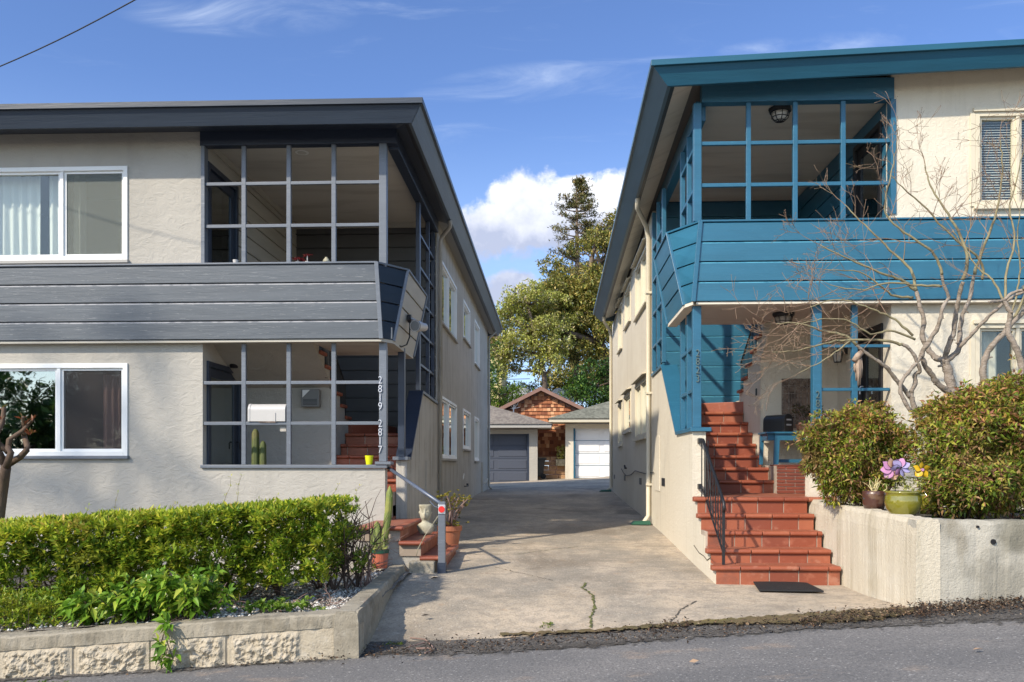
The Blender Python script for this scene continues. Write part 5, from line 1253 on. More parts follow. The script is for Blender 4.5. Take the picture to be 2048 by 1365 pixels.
shrub_bg('dark leafy shrub beside the grey house rear corner', [(978, 745, .5), (970, 720, .6), (975, 780, .6)], 41, L_dg, .14, 24)
# vine sprays on the cottage wall (bare pale)
t_ = thing('bare_sapling', H_(1027, 830, 36.75), 'pale leafless sapling against the cedar shingle gable', 'sapling')
b = MB(); b.tube([H_(1027, 832, 36.75), H_(1027, 815, 36.75), H_(1029, 803, 36.75)], .03, 5)
for (px, py) in [(1020, 808), (1036, 808), (1040, 815), (1021, 817), (1033, 802), (1026, 800), (1038, 803)]: b.tube([H_(1027, 820-(px % 3), 36.75), H_(px, py, 36.7)], [.02, .008], 4)
b.build('trunk', M_garw, t_)
# far wooded backdrop low band so no bare horizon shows
shrub_bg('dark hedge-like shrubs on the skyline behind the garages', [(1090, 800, 1.3), (1130, 790, 1.3), (1170, 795, 1.5), (1215, 785, 1.6), (1050, 805, 1.2), (1015, 800, 1.2), (970, 800, 1.4), (1190, 735, 1.5), (1150, 745, 1.3), (1225, 740, 1.4), (1110, 760, .9)], 56, L_oak, .20, 25, per=420)

# trees outside the frame: across the street on the left (their shade and reflection show)
def off_tree(label, base, h, blobs, seed, per=120, leaf=None, r=.22):
    rr = random.Random(seed); bx, by = base; z0 = zstreet(bx)
    bl = [((bx+x, by+y, z0+z), rad) for x, y, z, rad in blobs]
    return blobs_tree('street_tree', label, 'tree', (bx, by, z0), bl, leaf or L_dg, per, .22, M_bark, r, [(bx, by, z0-.1), (bx+.1, by, z0+h*.3), (bx-.1, by+.1, z0+h*.6), (bx+.1, by, z0+h)], seed=seed)
off_tree('tall street tree across the road to the left of the grey house', (-14.2, 1.5), 10, [(.2, .3, 11.7, .50), (1.0, .5, 11.3, .40), (-.9, .2, 11.4, .45), (.5, .2, 12.6, .30), (-1.6, .5, 12.0, .35), (.9, .3, 13.2, .25), (-.2, .4, 10.9, .40), (-.6, .3, 12.9, .22)], 31, per=150, r=.13)
off_tree('bushy low street tree across the road, mirrored in the lower window', (-17.5, -6.5), 4, [(0, 0, 3.8, 1.4), (1.6, .3, 3.4, 1.2), (-1.7, .3, 3.5, 1.3), (.6, .8, 4.6, 1.0), (3.1, .4, 3.8, 1.2), (-3.0, 0, 3.6, 1.2), (4.4, 0, 3.1, 1.1), (5.5, 0, 3.6, 1.2), (.3, -.5, 2.4, 1.3), (2.6, -.3, 2.4, 1.2), (-2, -.3, 2.4, 1.2), (2.2, .2, 4.8, .9)], 32, per=480, leaf=L_dg)

# overhead line
b = MB(); A = Vector(onY(285, -8, 8.5)); B_ = Vector(onY(-40, 150, 9.5)); A2 = A+(A-B_)*3; A2.z += 2.2; B2 = B_+(B_-A)*3; B2.z += .8
pts = []
for i in range(41):
    f = i/40
    if f < .4: p = A2.lerp(A, f/.4)
    elif f < .6: p = A.lerp(B_, (f-.4)/.2)+Vector((0, 0, -.035*math.sin(math.pi*(f-.4)/.2)))
    else: p = B_.lerp(B2, (f-.6)/.4)
    pts.append(p)
b.tube(pts, .0065, 6); tag(b.build('overhead_cable', M_cable, smooth=True), 'thin black utility cable crossing the top left sky', 'cable')
for k, (y0, y1) in enumerate([(762, 758), (774, 770)]):
    b = MB(); b.tube([onY(900, y0, 47.5), onY(1060, y1, 47.5)], .018, 5); tag(b.build('distant_wire', M_cable), ['upper', 'lower'][k]+' of the two thin wires in the sky gap behind the cottage', 'wire')
# ================================================================== LEFT PLANTER: block wall, gravel, hedge
def zbed(x, y): return -1.205+.055*max(-6, min(0, x+1.5))
gxs = lin(-9, -1.55, 60); gys = lin(6.9, 10.92, 36)
GB = grid('gravel_bed', gxs, gys, lambda x, y: zbed(x, y)+.012*math.sin(x*5+y*3)+.01*math.sin(x*13.1)*math.cos(y*11), M_gravel); struct(GB)
rs = np.random.default_rng(9)
N_ = 15000
gx_ = np.where(rs.random(N_) < .6, rs.uniform(-3.4, -1.6, N_), rs.uniform(-6.6, -1.6, N_)); gy_ = rs.uniform(6.95, 10.85, N_)
ok = gx_ < -1.56-.05*(gy_-6.8); gx_, gy_ = gx_[ok], gy_[ok]; n = len(gx_)
gz_ = np.array([zbed(a, c) for a, c in zip(gx_, gy_)])+.012*np.sin(gx_*5+gy_*3)+rs.uniform(0, .022, n)
sz_ = rs.uniform(.010, .024, n); base_v = np.array([[1, 0, 0], [0, 1, 0], [-1, 0, 0], [0, -1, 0], [0, 0, .6], [0, 0, -.6]])
ang = rs.uniform(0, 6.28, n); ca, sa = np.cos(ang), np.sin(ang)
V = base_v[None]*sz_[:, None, None]*rs.uniform(.6, 1.3, (n, 6, 1)); X = V[..., 0]*ca[:, None]-V[..., 1]*sa[:, None]; Y = V[..., 0]*sa[:, None]+V[..., 1]*ca[:, None]
V = np.stack([X+gx_[:, None], Y+gy_[:, None], V[..., 2]+gz_[:, None]], -1).reshape(-1, 3)
tf = np.array([[0, 1, 4], [1, 2, 4], [2, 3, 4], [3, 0, 4], [1, 0, 5], [2, 1, 5], [3, 2, 5], [0, 3, 5]])
F = (np.arange(n)[:, None, None]*6+tf[None]).reshape(-1, 3)
me = bpy.data.meshes.new('gravel'); me.vertices.add(len(V)); me.vertices.foreach_set('co', V.ravel()); me.loops.add(F.size); me.loops.foreach_set('vertex_index', F.ravel())
me.polygons.add(len(F)); me.polygons.foreach_set('loop_start', np.arange(0, F.size, 3)); me.polygons.foreach_set('loop_total', np.full(len(F), 3)); me.update(calc_edges=True); me.materials.append(M_pebble)
o = bpy.data.objects.new('gravel', me); COL.objects.link(o); stuff(o, 'white and grey gravel stones covering the bed behind the hedge', 'gravel')

BW = thing('block_wall', (-1.6, 6.8, -1.5), 'low retaining wall of rough split blocks with smooth cap in front of the hedge', 'wall')
YW = 6.77; xR = -1.50
def ztopw(x): return -1.146+.079*(x-xR)
nx, nz = 520, 34; b = MB(); xs = lin(-7.2, xR, nx); vs = []
from mathutils import noise as MN
for j in range(nz+1):
    for x in xs:
        f = j/nz; z1 = ztopw(x)-.115; z0 = zstreet(x)-.12; z = z0+(z1-z0)*f
        bx_ = (x-xR+.43) % .62; edge = min(bx_, .62-bx_) if x < xR-.43 else 0
        m_ = sstep(.025, .075, edge)*sstep(0.0, .14, 1-f)
        d = m_*(.022+.032*(MN.noise(Vector((x*16, z*16, 1)))+.6*MN.noise(Vector((x*38, z*38, 5)))+.25*MN.noise(Vector((x*80, z*80, 2)))))
        if edge and edge < .008: d = -.012
        d += .006*MN.noise(Vector((x*12, z*12, 9)))
        vs.append((x, YW-d, z))
b.add(vs, [(j*nx+i, j*nx+i+1, (j+1)*nx+i+1, (j+1)*nx+i) for j in range(nz) for i in range(nx-1)])
b.build('block_face', M_block, BW)
b = MB(); b.hexa([(-7.2, YW+.03, -2.2), (xR-.001, YW+.03, -1.7), (xR-.001, YW+.2, -1.7), (-7.2, YW+.2, -2.2), (-7.2, YW+.03, ztopw(-7.2)-.116), (xR-.001, YW+.03, ztopw(xR)-.116), (xR-.001, YW+.2, ztopw(xR)-.116), (-7.2, YW+.2, ztopw(-7.2)-.116)]); b.build('core', M_block, BW)
def rough_box(b, x0f, x1f, y0, y1, z0f, z1f, axis, n, amp=.006, m=0):
    """bar with rounded, slightly uneven section following x or y"""
    sec = [(0, 0), (.0, .85), (.06, .96), (.14, 1.0), (.86, 1.0), (.94, .96), (1, .85), (1, 0)]; vs = []
    for i in range(n+1):
        f = i/n
        for (a, c) in sec:
            if axis == 'x': x = x0f+(x1f-x0f)*f; y = y0+(y1-y0)*a; z = z0f(x)+(z1f(x)-z0f(x))*c
            else: y = y0+(y1-y0)*f; x = x0f(y)+(x1f(y)-x0f(y))*a; z = z0f(y)+(z1f(y)-z0f(y))*c
            nv = MN.noise(Vector((x*9, y*9, z*9)))*amp+MN.noise(Vector((x*30, y*30, z*30)))*amp*.5
            vs.append((x+nv*(axis == 'y'), y+nv*(axis == 'x'), z+nv*(c > .8)))
    k = len(sec); fs = [(i*k+j, i*k+(j+1) % k, (i+1)*k+(j+1) % k, (i+1)*k+j) for i in range(n) for j in range(k)]+[tuple(range(k-1, -1, -1)), tuple(range(n*k, n*k+k))]
    b.add(vs, fs, m)
b = MB(); rough_box(b, -7.2, xR-.003, YW-.012, YW+.205, lambda x: ztopw(x)-.114, ztopw, 'x', 200, .012); b.build('cap', M_graniteconc, BW)
b = MB(); rough_box(b, lambda y: -1.70-.045*(y-6.8), lambda y: xR-.045*(y-6.8), YW-.018, 10.35, lambda y: zdrive(-1.5, y)-.25, lambda y: ztopw(xR)+.002*(y-6.8), 'y', 120, .012); b.build('return_wall', M_graniteconc, BW)
p = onZ(828, 1122, -1.13)
b = MB(); A = onY(828, 1120, 10.12); B_ = onY(878, 1120, 10.12); b.box(A[0], B_[0], 9.72, 9.86, -1.45, -1.09); tag(b.build('concrete_block', M_graniteconc, bevel=.02), 'short pale concrete block at the foot of the grey house steps', 'block')

# ---------------- hedge
def stems_mb(b, roots, n_each, hfun, r0=.016, spread=.35, rr=random, depth=2):
    for (x, y, z) in roots:
        for _ in range(n_each):
            h = hfun(); p = Vector((x, y, z)); d = Vector((rr.gauss(0, spread), rr.gauss(0, spread), 1)).normalized(); pts = [p]
            for k in range(5):
                d = (d+Vector((rr.gauss(0, .22), rr.gauss(0, .22), .15))).normalized(); pts.append(pts[-1]+d*h/5)
            b.tube(pts, [r0*(1-.15*k) for k in range(6)], 5)
            for k in range(depth*3):
                j = rr.randint(1, 4); q_ = pts[j]; d2 = Vector((rr.gauss(0, 1), rr.gauss(0, 1), rr.uniform(.1, .9))).normalized(); q2 = [q_]
                for _m in range(3): d2 = (d2+Vector((rr.gauss(0, .3), rr.gauss(0, .3), .1))).normalized(); q2.append(q2[-1]+d2*h*.13)
                b.tube(q2, [r0*.45, r0*.35, r0*.25, r0*.15], 4)
rr = random.Random(17); rs = np.random.default_rng(17)
def hedge_top(x): return -.375+.070*(x+2.2)
def hedge_piece(label, x0, x1, seed, lowfrac, dens, group=None):
    rr = random.Random(seed); rs = np.random.default_rng(seed)
    t_ = thing('hedge_shrub', ((x0+x1)/2, 8.2, zbed((x0+x1)/2, 8)), label, 'shrub', group)
    b = MB(); roots = [(rr.uniform(x0+.08, x1-.08), rr.uniform(7.8, 8.7), zbed(x0, 8)-.03) for _ in range(max(2, int((x1-x0)/.26)))]
    stems_mb(b, roots, 4, lambda: rr.uniform(.45, .75), r0=.014, rr=rr, depth=3); b.build('stems', M_stem, t_)
    P, A = [], []
    n = int(dens*(x1-x0))
    for _ in range(n):
        x = rr.uniform(x0, x1); zt = hedge_top(x)+.05*MN.noise(Vector((x*3, 0, 1)))+.05*MN.noise(Vector((x*11, 0, 2))); zb = zbed(x, 8)
        lowl = lowfrac(x)
        face = rr.random(); y0, y1 = (7.38 if x < -2.9 else 7.5), 8.95
        zl = zb+(zt-zb)*lowl
        bulge = .11*MN.noise(Vector((x*3.2, 1, 0)))
        if face < .30: y = rr.uniform(y0+.05, y1); z = zt-abs(rr.gauss(0, .03)); a = (rr.gauss(0, .3), rr.gauss(0, .3)-.2, 1)
        elif face < .88:
            z = zl+(zt-zl)*rr.random()**.75
            hole = MN.noise(Vector((x*2.6, z*3.4, seed*.1)))
            if hole < -.16 and z < zb+.45*(zt-zb) and rr.random() < .75: continue
            fz = (z-zb)/(zt-zb)
            y = y0+.10*(1-fz)+abs(rr.gauss(0, .08))+bulge+.22*max(-.35, MN.noise(Vector((x*7, z*7, 3)))); a = (rr.gauss(0, .35), -.85, .75)
        else: y = rr.uniform(y0+.1, y1); z = rr.uniform(zl, zt); a = (rr.gauss(0, .5), -.3, .8)
        P.append((x, y, z)); A.append(a)
    P = np.array(P); A = np.array(A, float)
    C, D, L = rosettes(P, A, 8, .074, .85, rng=rs)
    # new growth near the top gets the fresh yellow-green leaves
    tops = np.array([hedge_top(x) for x in C[:, 0]]); isn = rs.random(len(C)) < np.clip(1-(tops-C[:, 2])/.20, 0.05, .85)*np.where(C[:, 0] < -3.1, 1, .45)
    leafmesh('foliage', C[~isn], D[~isn], L[~isn], .34, L_hedge, t_, rng=rs)
    leafmesh('foliage', C[isn], D[isn], L[isn], .34, L_hedget, t_, rng=rs)
    return t_
xh = [onY(px, 0, 7.6)[0] for px in (-260, 80, 300, 480, 648)]
labs = ['yellow-green clipped hedge shrub cut by the left picture edge behind the thin pruned tree', 'yellow-tipped clipped hedge shrub under the right half of the lower window', 'dense green clipped hedge shrub left of the square-cut hedge end, below the lattice opening', 'square-cut deep green right end of the clipped hedge, bare brown stems below']
lf = [lambda x: .04, lambda x: .02, lambda x: .06, lambda x: .20]
for k in range(4): hedge_piece(labs[k], xh[k]-.03, xh[k+1]+.03, 40+k, lf[k], [1500, 1800, 1800, 1700][k], 'shrubs of the clipped hedge')
# tall wisps on the hedge top
b = MB(); P, A = [], []
for px in (165, 215, 248, 328, 340, 362, 425, 440, 470, 505, 512, 535, 655, 700):
    x = onY(px, 0, 8.3)[0]; z = hedge_top(x)-.05; h = rr.uniform(.08, .30) if px not in (470, 440) else .38
    q_ = [Vector((x, 8.3, z))]; 
    for k in range(4): q_.append(q_[-1]+Vector((rr.gauss(.02, .015), rr.gauss(0, .015), h/4)))
    b.tube(q_, [.0035, .003, .0025, .002, .0015], 4)
    for v_ in q_[1:]: P.append(tuple(v_)); A.append((rr.gauss(0, .5), rr.gauss(0, .5), 1))
wt = thing('hedge_shoots', (onY(400, 0, 8.3)[0], 8.3, -.6), 'thin wispy shoots standing above the clipped hedge top', 'shoots'); b.build('stems', M_mapleg, wt); C, D, L = rosettes(np.array(P), np.array(A), 3, .035, .7); leafmesh('foliage', C, D, L, .25, L_hedget, wt)
# ragged shrub right of the hedge
t_ = thing('ragged_shrub', (-2.0, 8.4, -1.2), 'ragged half-bare shrub between the clipped hedge and the cactus pot', 'shrub')
b = MB(); stems_mb(b, [(-1.98, 8.35, -1.22), (-1.90, 8.5, -1.22), (-2.08, 8.3, -1.22)], 5, lambda: rr.uniform(.65, .95), r0=.012, spread=.22, rr=rr, depth=3); b.build('stems', M_stem, t_)
P, A = [], []
for _ in range(950):
    z = rr.uniform(-1.02, -.42); f = (z+1.02)/.6; w = .17*(1.15-.75*f); x = -1.97+rr.gauss(0, w*.6)+.03*math.sin(z*14); 
    if MN.noise(Vector((x*7, z*7, 4))) < -.1: continue
    P.append((x, 8.35+rr.gauss(0, .15), z)); A.append((rr.gauss(0, .6), -.5, .8))
C, D, L = rosettes(np.array(P), np.array(A), 5, .050, .85, rng=rs); leafmesh('foliage', C, D, L, .36, L_hedge, t_, rng=rs)
# bare twiggy bush
t_ = thing('bare_shrub', (-1.75, 8.6, -1.2), 'leafless tangle of reddish twigs beside the cactus pot', 'shrub')
b = MB(); rb = random.Random(8)
def twig_rec(b, p, d, L, r, lev, rr_, curl=.35, up=.1, kids=(2, 3), minr=.0012, shrink=.68, collect=None):
    pts = [Vector(p)]; n = 4
    for k in range(n):
        d = (d+Vector((rr_.gauss(0, curl), rr_.gauss(0, curl), rr_.gauss(0, curl)+up))*.5).normalized(); pts.append(pts[-1]+d*L/n)
    b.tube(pts, [max(minr, r*(1-.12*k)) for k in range(n+1)], 6 if r > .012 else 4, cap=False)
    if collect is not None and lev <= 1: collect.append(pts[-1])
    if lev == 0: return
    for _ in range(rr_.randint(*kids)):
        j = rr_.choice([2, 3, 4, 4]); d2 = (d+Vector((rr_.gauss(0, .6), rr_.gauss(0, .6), rr_.gauss(0, .5)))).normalized()
        twig_rec(b, pts[j], d2, L*rr_.uniform(.55, .9), max(minr, r*shrink), lev-1, rr_, curl, up, kids, minr, shrink, collect)
for k in range(7): twig_rec(b, (-1.82+rb.gauss(0, .03), 8.5+rb.gauss(0, .06), -1.2), Vector((rb.uniform(-.3, .55), rb.gauss(0, .2), 1)).normalized(), .26, .009, 3, rb, up=.12, kids=(2, 3), shrink=.62)
b.build('stems', M_bare, t_)
# prunings lying below the hedge
b = MB()
for k in range(34):
    x = rb.uniform(-3.1, -1.75); y = rb.uniform(7.1, 8.2); z = zbed(x, y)+.03; d = Vector((rb.gauss(0, 1), rb.gauss(0, .5), rb.uniform(0, .35))).normalized()
    twig_rec(b, (x, y, z), d, rb.uniform(.10, .26), .005, 1, rb, up=.02, kids=(1, 2))
stuff(b.build('dead_prunings', M_bare), 'dead brown prunings lying under the hedge', 'prunings')
# weeds at wall edge
P = np.array([[rb.uniform(-2.55, -1.95)+.1*rb.gauss(0, 1), rb.uniform(7.0, 7.3), zbed(-2, 7)+.02+abs(rb.gauss(0, .03))] for _ in range(90)]); C, D, L = rosettes(P, np.array([[0, -.2, 1.]]*90), 5, .05, 1.0); stuff(leafmesh('weeds', C, D, L, .6, L_bg), 'low weeds along the top of the block wall', 'weeds')
P = np.array([[onZ(px, py, -1.55)[0], onZ(px, py, -1.55)[1], zstreet(onZ(px, py, -1.55)[0])+.03] for px, py in [(rb.gauss(60, 35), rb.gauss(1348, 5)) for _ in range(50)]+[(rb.gauss(690, 22), 1313+rb.gauss(0, 2)) for _ in range(28)]+[(rb.gauss(1095, 12), 1291+rb.gauss(0, 2)) for _ in range(10)]+[(rb.gauss(785, 8), 1310) for _ in range(8)]]); C, D, L = rosettes(P, np.array([[0, 0, 1.]]*len(P)), 5, .035, 1.0); stuff(leafmesh('street_weeds', C, D, L, .35, M_grassg), 'small green weeds in the gutter', 'weeds')
# broad-leaved plants in front, spilling over the wall
def broad_plant(label, cx, y, z0, w, h, n, seed, ll=.115, droopover=0.):
    rr = random.Random(seed); rs = np.random.default_rng(seed)
    t_ = thing('broad_leaved_plant', (cx, y, z0), label, 'plant', 'broad-leaved plants in front of the hedge')
    b = MB(); P, A = [], []
    for k in range(int(n/7)):
        x = cx+rr.gauss(0, w*.30); d = Vector(((x-cx)*1.5/w+rr.gauss(0, .15), rr.gauss(-.25, .2), 1)).normalized(); L = h*rr.uniform(.5, 1.0); q_ = [Vector((cx+(x-cx)*.6, y+rr.gauss(0, .06), z0-.03))]
        for j in range(5): q_.append(q_[-1]+d*L/5); d = (d+Vector((rr.gauss(0, .12), rr.gauss(-.05, .1), -.02))).normalized()
        b.tube(q_, [.006, .0055, .005, .0045, .004, .003], 5)
        for j in (2, 3, 4, 5): P.append(tuple(q_[j])); A.append((d.x+rr.gauss(0, .3), d.y-.4, .9)); 
    for k in range(int(droopover)):
        x = cx+rr.gauss(0, w*.25); q_ = [Vector((x, y-.1, z0+.04)), Vector((x+rr.gauss(0, .03), YW-.04, z0+.04)), Vector((x+rr.gauss(.02, .04), YW-.12, z0-.10)), Vector((x+rr.gauss(.03, .04), YW-.10, z0-.22))]
        b.tube(q_, [.006, .005, .004, .003], 5)
        for j in (1, 2, 3): P.append(tuple(q_[j])); A.append((rr.gauss(0, .4), -.8, .2))
    b.build('stems', M_stem, t_)
    C, D, L = rosettes(np.array(P), np.array(A), 8, ll, 1.0, rng=rs); leafmesh('foliage', C, D, L, .42, L_broad, t_, fold=.18, droop=.25, rng=rs)
for k, (px, w, h, n, lab, dr) in enumerate([(205, .34, .34, 90, 'leafy bright green plant furthest left of those over the block wall', 0), (290, .34, .42, 120, 'bright green broad-leaved plant in the middle of the clump before the hedge', 0), (372, .42, .50, 170, 'tallest broad-leaved plant, right of the clump, trailing over the block wall', 2)]):
    x = onY(px, 0, 7.15)[0]; broad_plant(lab, x, 7.12, zbed(x, 7), w, h, n, 60+k, droopover=dr)
# low yellow-flowered plants lower left
rr = random.Random(71)
t_ = thing('sedum_clump', (onY(30, 0, 7.3)[0], 7.2, -1.45), 'low yellow-flecked clump at the left edge above the block wall', 'plant')
P = np.array([[onY(rr.gauss(50, 55), 0, 7.2)[0], 6.98+rr.random()*.55, zbed(-4.5, 7)+rr.uniform(0, .27)] for _ in range(620)]); C, D, L = rosettes(P, np.array([[0, -.4, 1.]]*len(P)), 5, .05, .9); leafmesh('foliage', C, D, L, .4, L_hedge, t_)
b = MB(); [b.tube([(p[0], p[1], zbed(-4.5, 7)-.02), tuple(p)], .003, 4) for p in P[:60]]; b.build('stems', M_stem, t_)

# pruned small tree at far left edge
t_ = thing('pruned_tree', onY(8, 1100, 8.9), 'small pruned tree with brown stubby branches at the left picture edge', 'tree')
PL_ = lambda px, py, dy=0: Vector(onY(px, py, 8.75+dy))
b = MB()
for pts, r0, r1 in [([(-14, 1130), (-6, 1060), (2, 1000), (8, 960), (12, 935)], .062, .050), ([(12, 935), (-2, 905), (-8, 870), (5, 845), (8, 815)], .040, .020), ([(12, 935), (22, 905), (15, 895)], .035, .028), ([(16, 930), (40, 915), (54, 900), (55, 895), (48, 870)], .036, .026), ([(48, 870), (46, 850), (46, 835)], .022, .016), ([(16, 905), (18, 880), (30, 872), (45, 862), (58, 848), (66, 840)], .030, .014), ([(16, 905), (-10, 880), (-30, 850)], .03, .018)]:
    v_ = [PL_(px, py, rr.gauss(0, .06)) for px, py in pts]; b.tube(v_, [r0+(r1-r0)*i/(len(v_)-1) for i in range(len(v_))], 8)
b.build('trunk', M_bark, t_, smooth=True)
P = [tuple(PL_(*q_)) for q_ in [(46, 838), (66, 838), (62, 842), (52, 848), (2, 818), (56, 866), (60, 870), (66, 866), (2, 840)]]
C, D, L = rosettes(np.array(P), np.array([[.2, -.2, 1.]]*len(P)), 4, .075, .8); leafmesh('foliage', C, D, L, .35, leafm('leaf_red_tip', [(0, (.10, .12, .03)), (.4, (.30, .09, .04)), (1, (.42, .13, .06))]), t_)

# ================================================================== OBJECTS, LEFT
# white mailbox on the lattice bar
mz = zl[1]+.023; A = L_(498, 0); B_ = L_(571, 0); r_ = .105
t_ = thing('mailbox', (A[0], F1+.05, mz), 'white arched mailbox resting on the lower lattice rail of the grey house', 'mailbox')
def mailbox_mb(L, w, h, n=14):
    pr = [(-w/2, 0), (w/2, 0)]+[(w/2*math.cos(math.pi*i/n), (h-w/2)+w/2*math.sin(math.pi*i/n)) for i in range(n+1)]; return pr
b = MB(); pr = mailbox_mb(0, .17, .225); b.prism([(F1+.07+p[0], mz+p[1]) for p in pr], 'x', A[0]+.012, B_[0]); b.build('body', M_whitem, t_, bevel=.004)
b = MB(); pr2 = [(p[0]*1.06, p[1]*1.03 if p[1] > 0 else -.002) for p in pr]; b.prism([(F1+.07+p[0], mz+p[1]) for p in pr2], 'x', A[0]-.012, A[0]+.020); b.build('door', M_whitem, t_, bevel=.006)
b = MB(); b.bar((B_[0]-.13, F1-.02, mz+.0), (B_[0]-.13, F1-.02, mz+.11), .012, .006); b.build('flag', M_whitem, t_)
b = MB(); b.box(A[0]+.13, B_[0]-.12, F1-.01, F1+.15, mz-.012, mz-.001); b.build('bracket', M_rust, t_)
b = MB(); q_ = L_(562, 857); b.box(q_[0]-.03, q_[0]+.05, F1+.051, F1+.1, q_[2]-.04, q_[2]+.02); tag(b.build('switch_box', M_stg, bevel=.004), 'small pale box hanging under the lattice rail below the white mailbox', 'box')
# wall box
M_boxg = mat('box_grey', (.17, .17, .165), .5)
def YB(px, py, dy=0): return onY(px, py, YBL-dy)
A = YB(606, 780); B_ = YB(642, 815); t_ = thing('wall_heater_box', ((A[0]+B_[0])/2, YBL, B_[2]), 'grey vented metal box on the back wall of the grey porch', 'box')
b = MB(); b.box(A[0], B_[0], YBL-.10, YBL-.002, B_[2], A[2]); b.build('case', M_boxg, t_, bevel=.01)
for k in range(5):
    b = MB(); b.box(A[0]+.03, B_[0]-.03, YBL-.106, YBL-.101, B_[2]+.03+.018*k, B_[2]+.038+.018*k); b.build('vent_slot', M_black, t_)
b = MB(); b.add([(A[0]+.02, YBL-.104, A[2]-.01), (A[0]+.13, YBL-.104, A[2]-.01), (A[0]+.02, YBL-.104, A[2]-.12)], [(0, 1, 2)]); b.build('sticker', M_white, t_)
# sconce on left porch wall
q_ = onX(455, 722, XWL); t_ = thing('wall_sconce', q_, 'dark half-round wall light by the door in the lower grey porch', 'wall light')
b = MB(); b.lathe([(.05, -.10), (.075, -.02), (.085, .05), (.08, .055)], (q_[0]+.09, q_[1], q_[2]), 14); b.build('shade', M_black, t_, smooth=True)
b = MB(); b.box(q_[0], q_[0]+.05, q_[1]-.03, q_[1]+.03, q_[2]-.05, q_[2]+.04); b.build('bracket', M_black, t_)
b = MB(); b.lathe([(.06, .056), (.05, .075), (.01, .08)], (q_[0]+.09, q_[1], q_[2]), 12); b.build('bulb_cover', M_frost, t_)
# recessed light upper
q_ = onZ(604, 305, 4.19); t_ = thing('recessed_light', q_, 'small round recessed light in the upper grey porch ceiling', 'ceiling light')
b = MB(); b.lathe([(.09, -.006), (.09, -.001)], q_, 20); b.build('trim_ring', M_white, t_); b = MB(); b.lathe([(.06, -.012), (.06, -.007)], q_, 16); b.build('bulb', M_frost, t_)
# dark cacti inside the porch
for k, (px, top_, w) in enumerate([(511, 858, .045), (526, 882, .040)]):
    q_ = onY(px, 930, 11.3); zt_ = onY(px, top_, 11.3)[2]; t_ = thing('porch_cactus', (q_[0], 11.3, -.7), ['taller', 'shorter'][k]+' of two dark columnar cacti behind the grey porch lattice', 'cactus')
    b = MB(); b.lathe([(w, -.45), (w*1.1, (zt_+.45)*.5-.45), (w, zt_-.06), (w*.6, zt_-.015), (.004, zt_)], (q_[0], 11.3, 0), 20, ribs=7, ribd=.10); b.build('stem', M_cactusd, t_, smooth=True)
    b = MB(); b.lathe([(.075, -.70), (.10, -.46), (.10, -.45), (.08, -.455)], (q_[0], 11.3, 0), 18); b.build('pot', M_pot, t_)
# yellow cup
q_ = L_(738, 926); t_ = (q_[0], F1+.01, 0.002)
b = MB(); b.lathe([(.038, 0), (.054, .115), (.050, .115), (.036, .01)], t_, 22); tag(b.build('plant_cup', M_cup, smooth=False), 'small bright yellow cup on the porch sill beside the corner post', 'cup')
# upper rail ornaments
zc_ = zb1+.024
q_ = L_(473, 0); b = MB(); b.lathe([(.028, 0), (.036, .055), (.033, .055), (.027, .008)], (q_[0], F1-.03, zc_), 16); tag(b.build('small_cup', M_whitem), 'small white cup on the grey balcony rail', 'cup')
L_red = leafm('leaf_red', [(0, (.10, .01, .015)), (.6, (.26, .02, .03)), (1, (.34, .07, .05))])
for k, (px, r, lab) in enumerate([(596, .09, 'flat spreading red succulent on the grey balcony rail'), (615, .055, 'taller red and white succulent on the grey balcony rail, nearer the vase')]):
    q_ = L_(px, 0); t_ = thing('red_succulent', (q_[0], F1-.01, zc_), lab, 'succulent')
    b = MB(); b.lathe([(.025, 0), (.03, .03)], (q_[0], F1-.01, zc_), 12); b.tube([(q_[0], F1-.01, zc_+.02), (q_[0], F1-.01, zc_+(.06 if k == 0 else .11))], .006, 5); b.build('pot', M_whitem, t_)
    P = np.array([[q_[0]+random.gauss(0, r*.45), F1-.01+random.gauss(0, r*.3), zc_+(.04 if k == 0 else .09)+random.uniform(0, .02)] for _ in range(14)]); C, D, L = rosettes(P, np.array([[0, 0, 1.]]*14), 6, .045 if k == 0 else .032, 1.0); leafmesh('foliage', C, D, L, .3, L_red, t_)
q_ = L_(653, 0); b = MB(); b.lathe([(.022, 0), (.040, .02), (.044, .035), (.030, .06), (.014, .072), (.018, .082), (.014, .082)], (q_[0], F1-.01, zc_), 18); tag(b.build('small_vase', M_stone, smooth=True), 'small brown patterned vase on the grey balcony rail', 'vase')
# floodlight on the prow side
n2 = (Ct-Bt)  # (right prow vectors now) - recompute for left
lBt = Vector((-1.845, 11.22, zb1)); lBb = Vector((-1.99, 11.0, zb0)); lCt = Vector((-1.845, 12.95, zb1)); lCb = Vector((-1.99, 12.6, zb0))
q_ = lBb.lerp(lBt, .42).lerp(lCb.lerp(lCt, .42), .34)+Vector((.012, 0, 0)); t_ = thing('floodlight', q_, 'white cylindrical security floodlight on the beige side of the grey balcony', 'floodlight')
b = MB(); b.tube([q_, q_+Vector((.05, 0, 0))], .055, 14); b.build('junction_box', M_black, t_, smooth=False)
b = MB(); b.tube([q_+Vector((.05, 0, 0)), q_+Vector((.10, -.01, -.03)), q_+Vector((.14, -.02, -.06))], .018, 8); b.build('arm', M_alu, t_)
h0 = q_+Vector((.22, .12, -.10)); h1 = q_+Vector((.13, -.20, -.13))
b = MB(); b.tube([h0, h0.lerp(h1, .08), h0.lerp(h1, .55), h0.lerp(h1, .62), h1], [.035, .055, .060, .072, .076], 22); b.build('housing', M_whitem, t_, smooth=False)
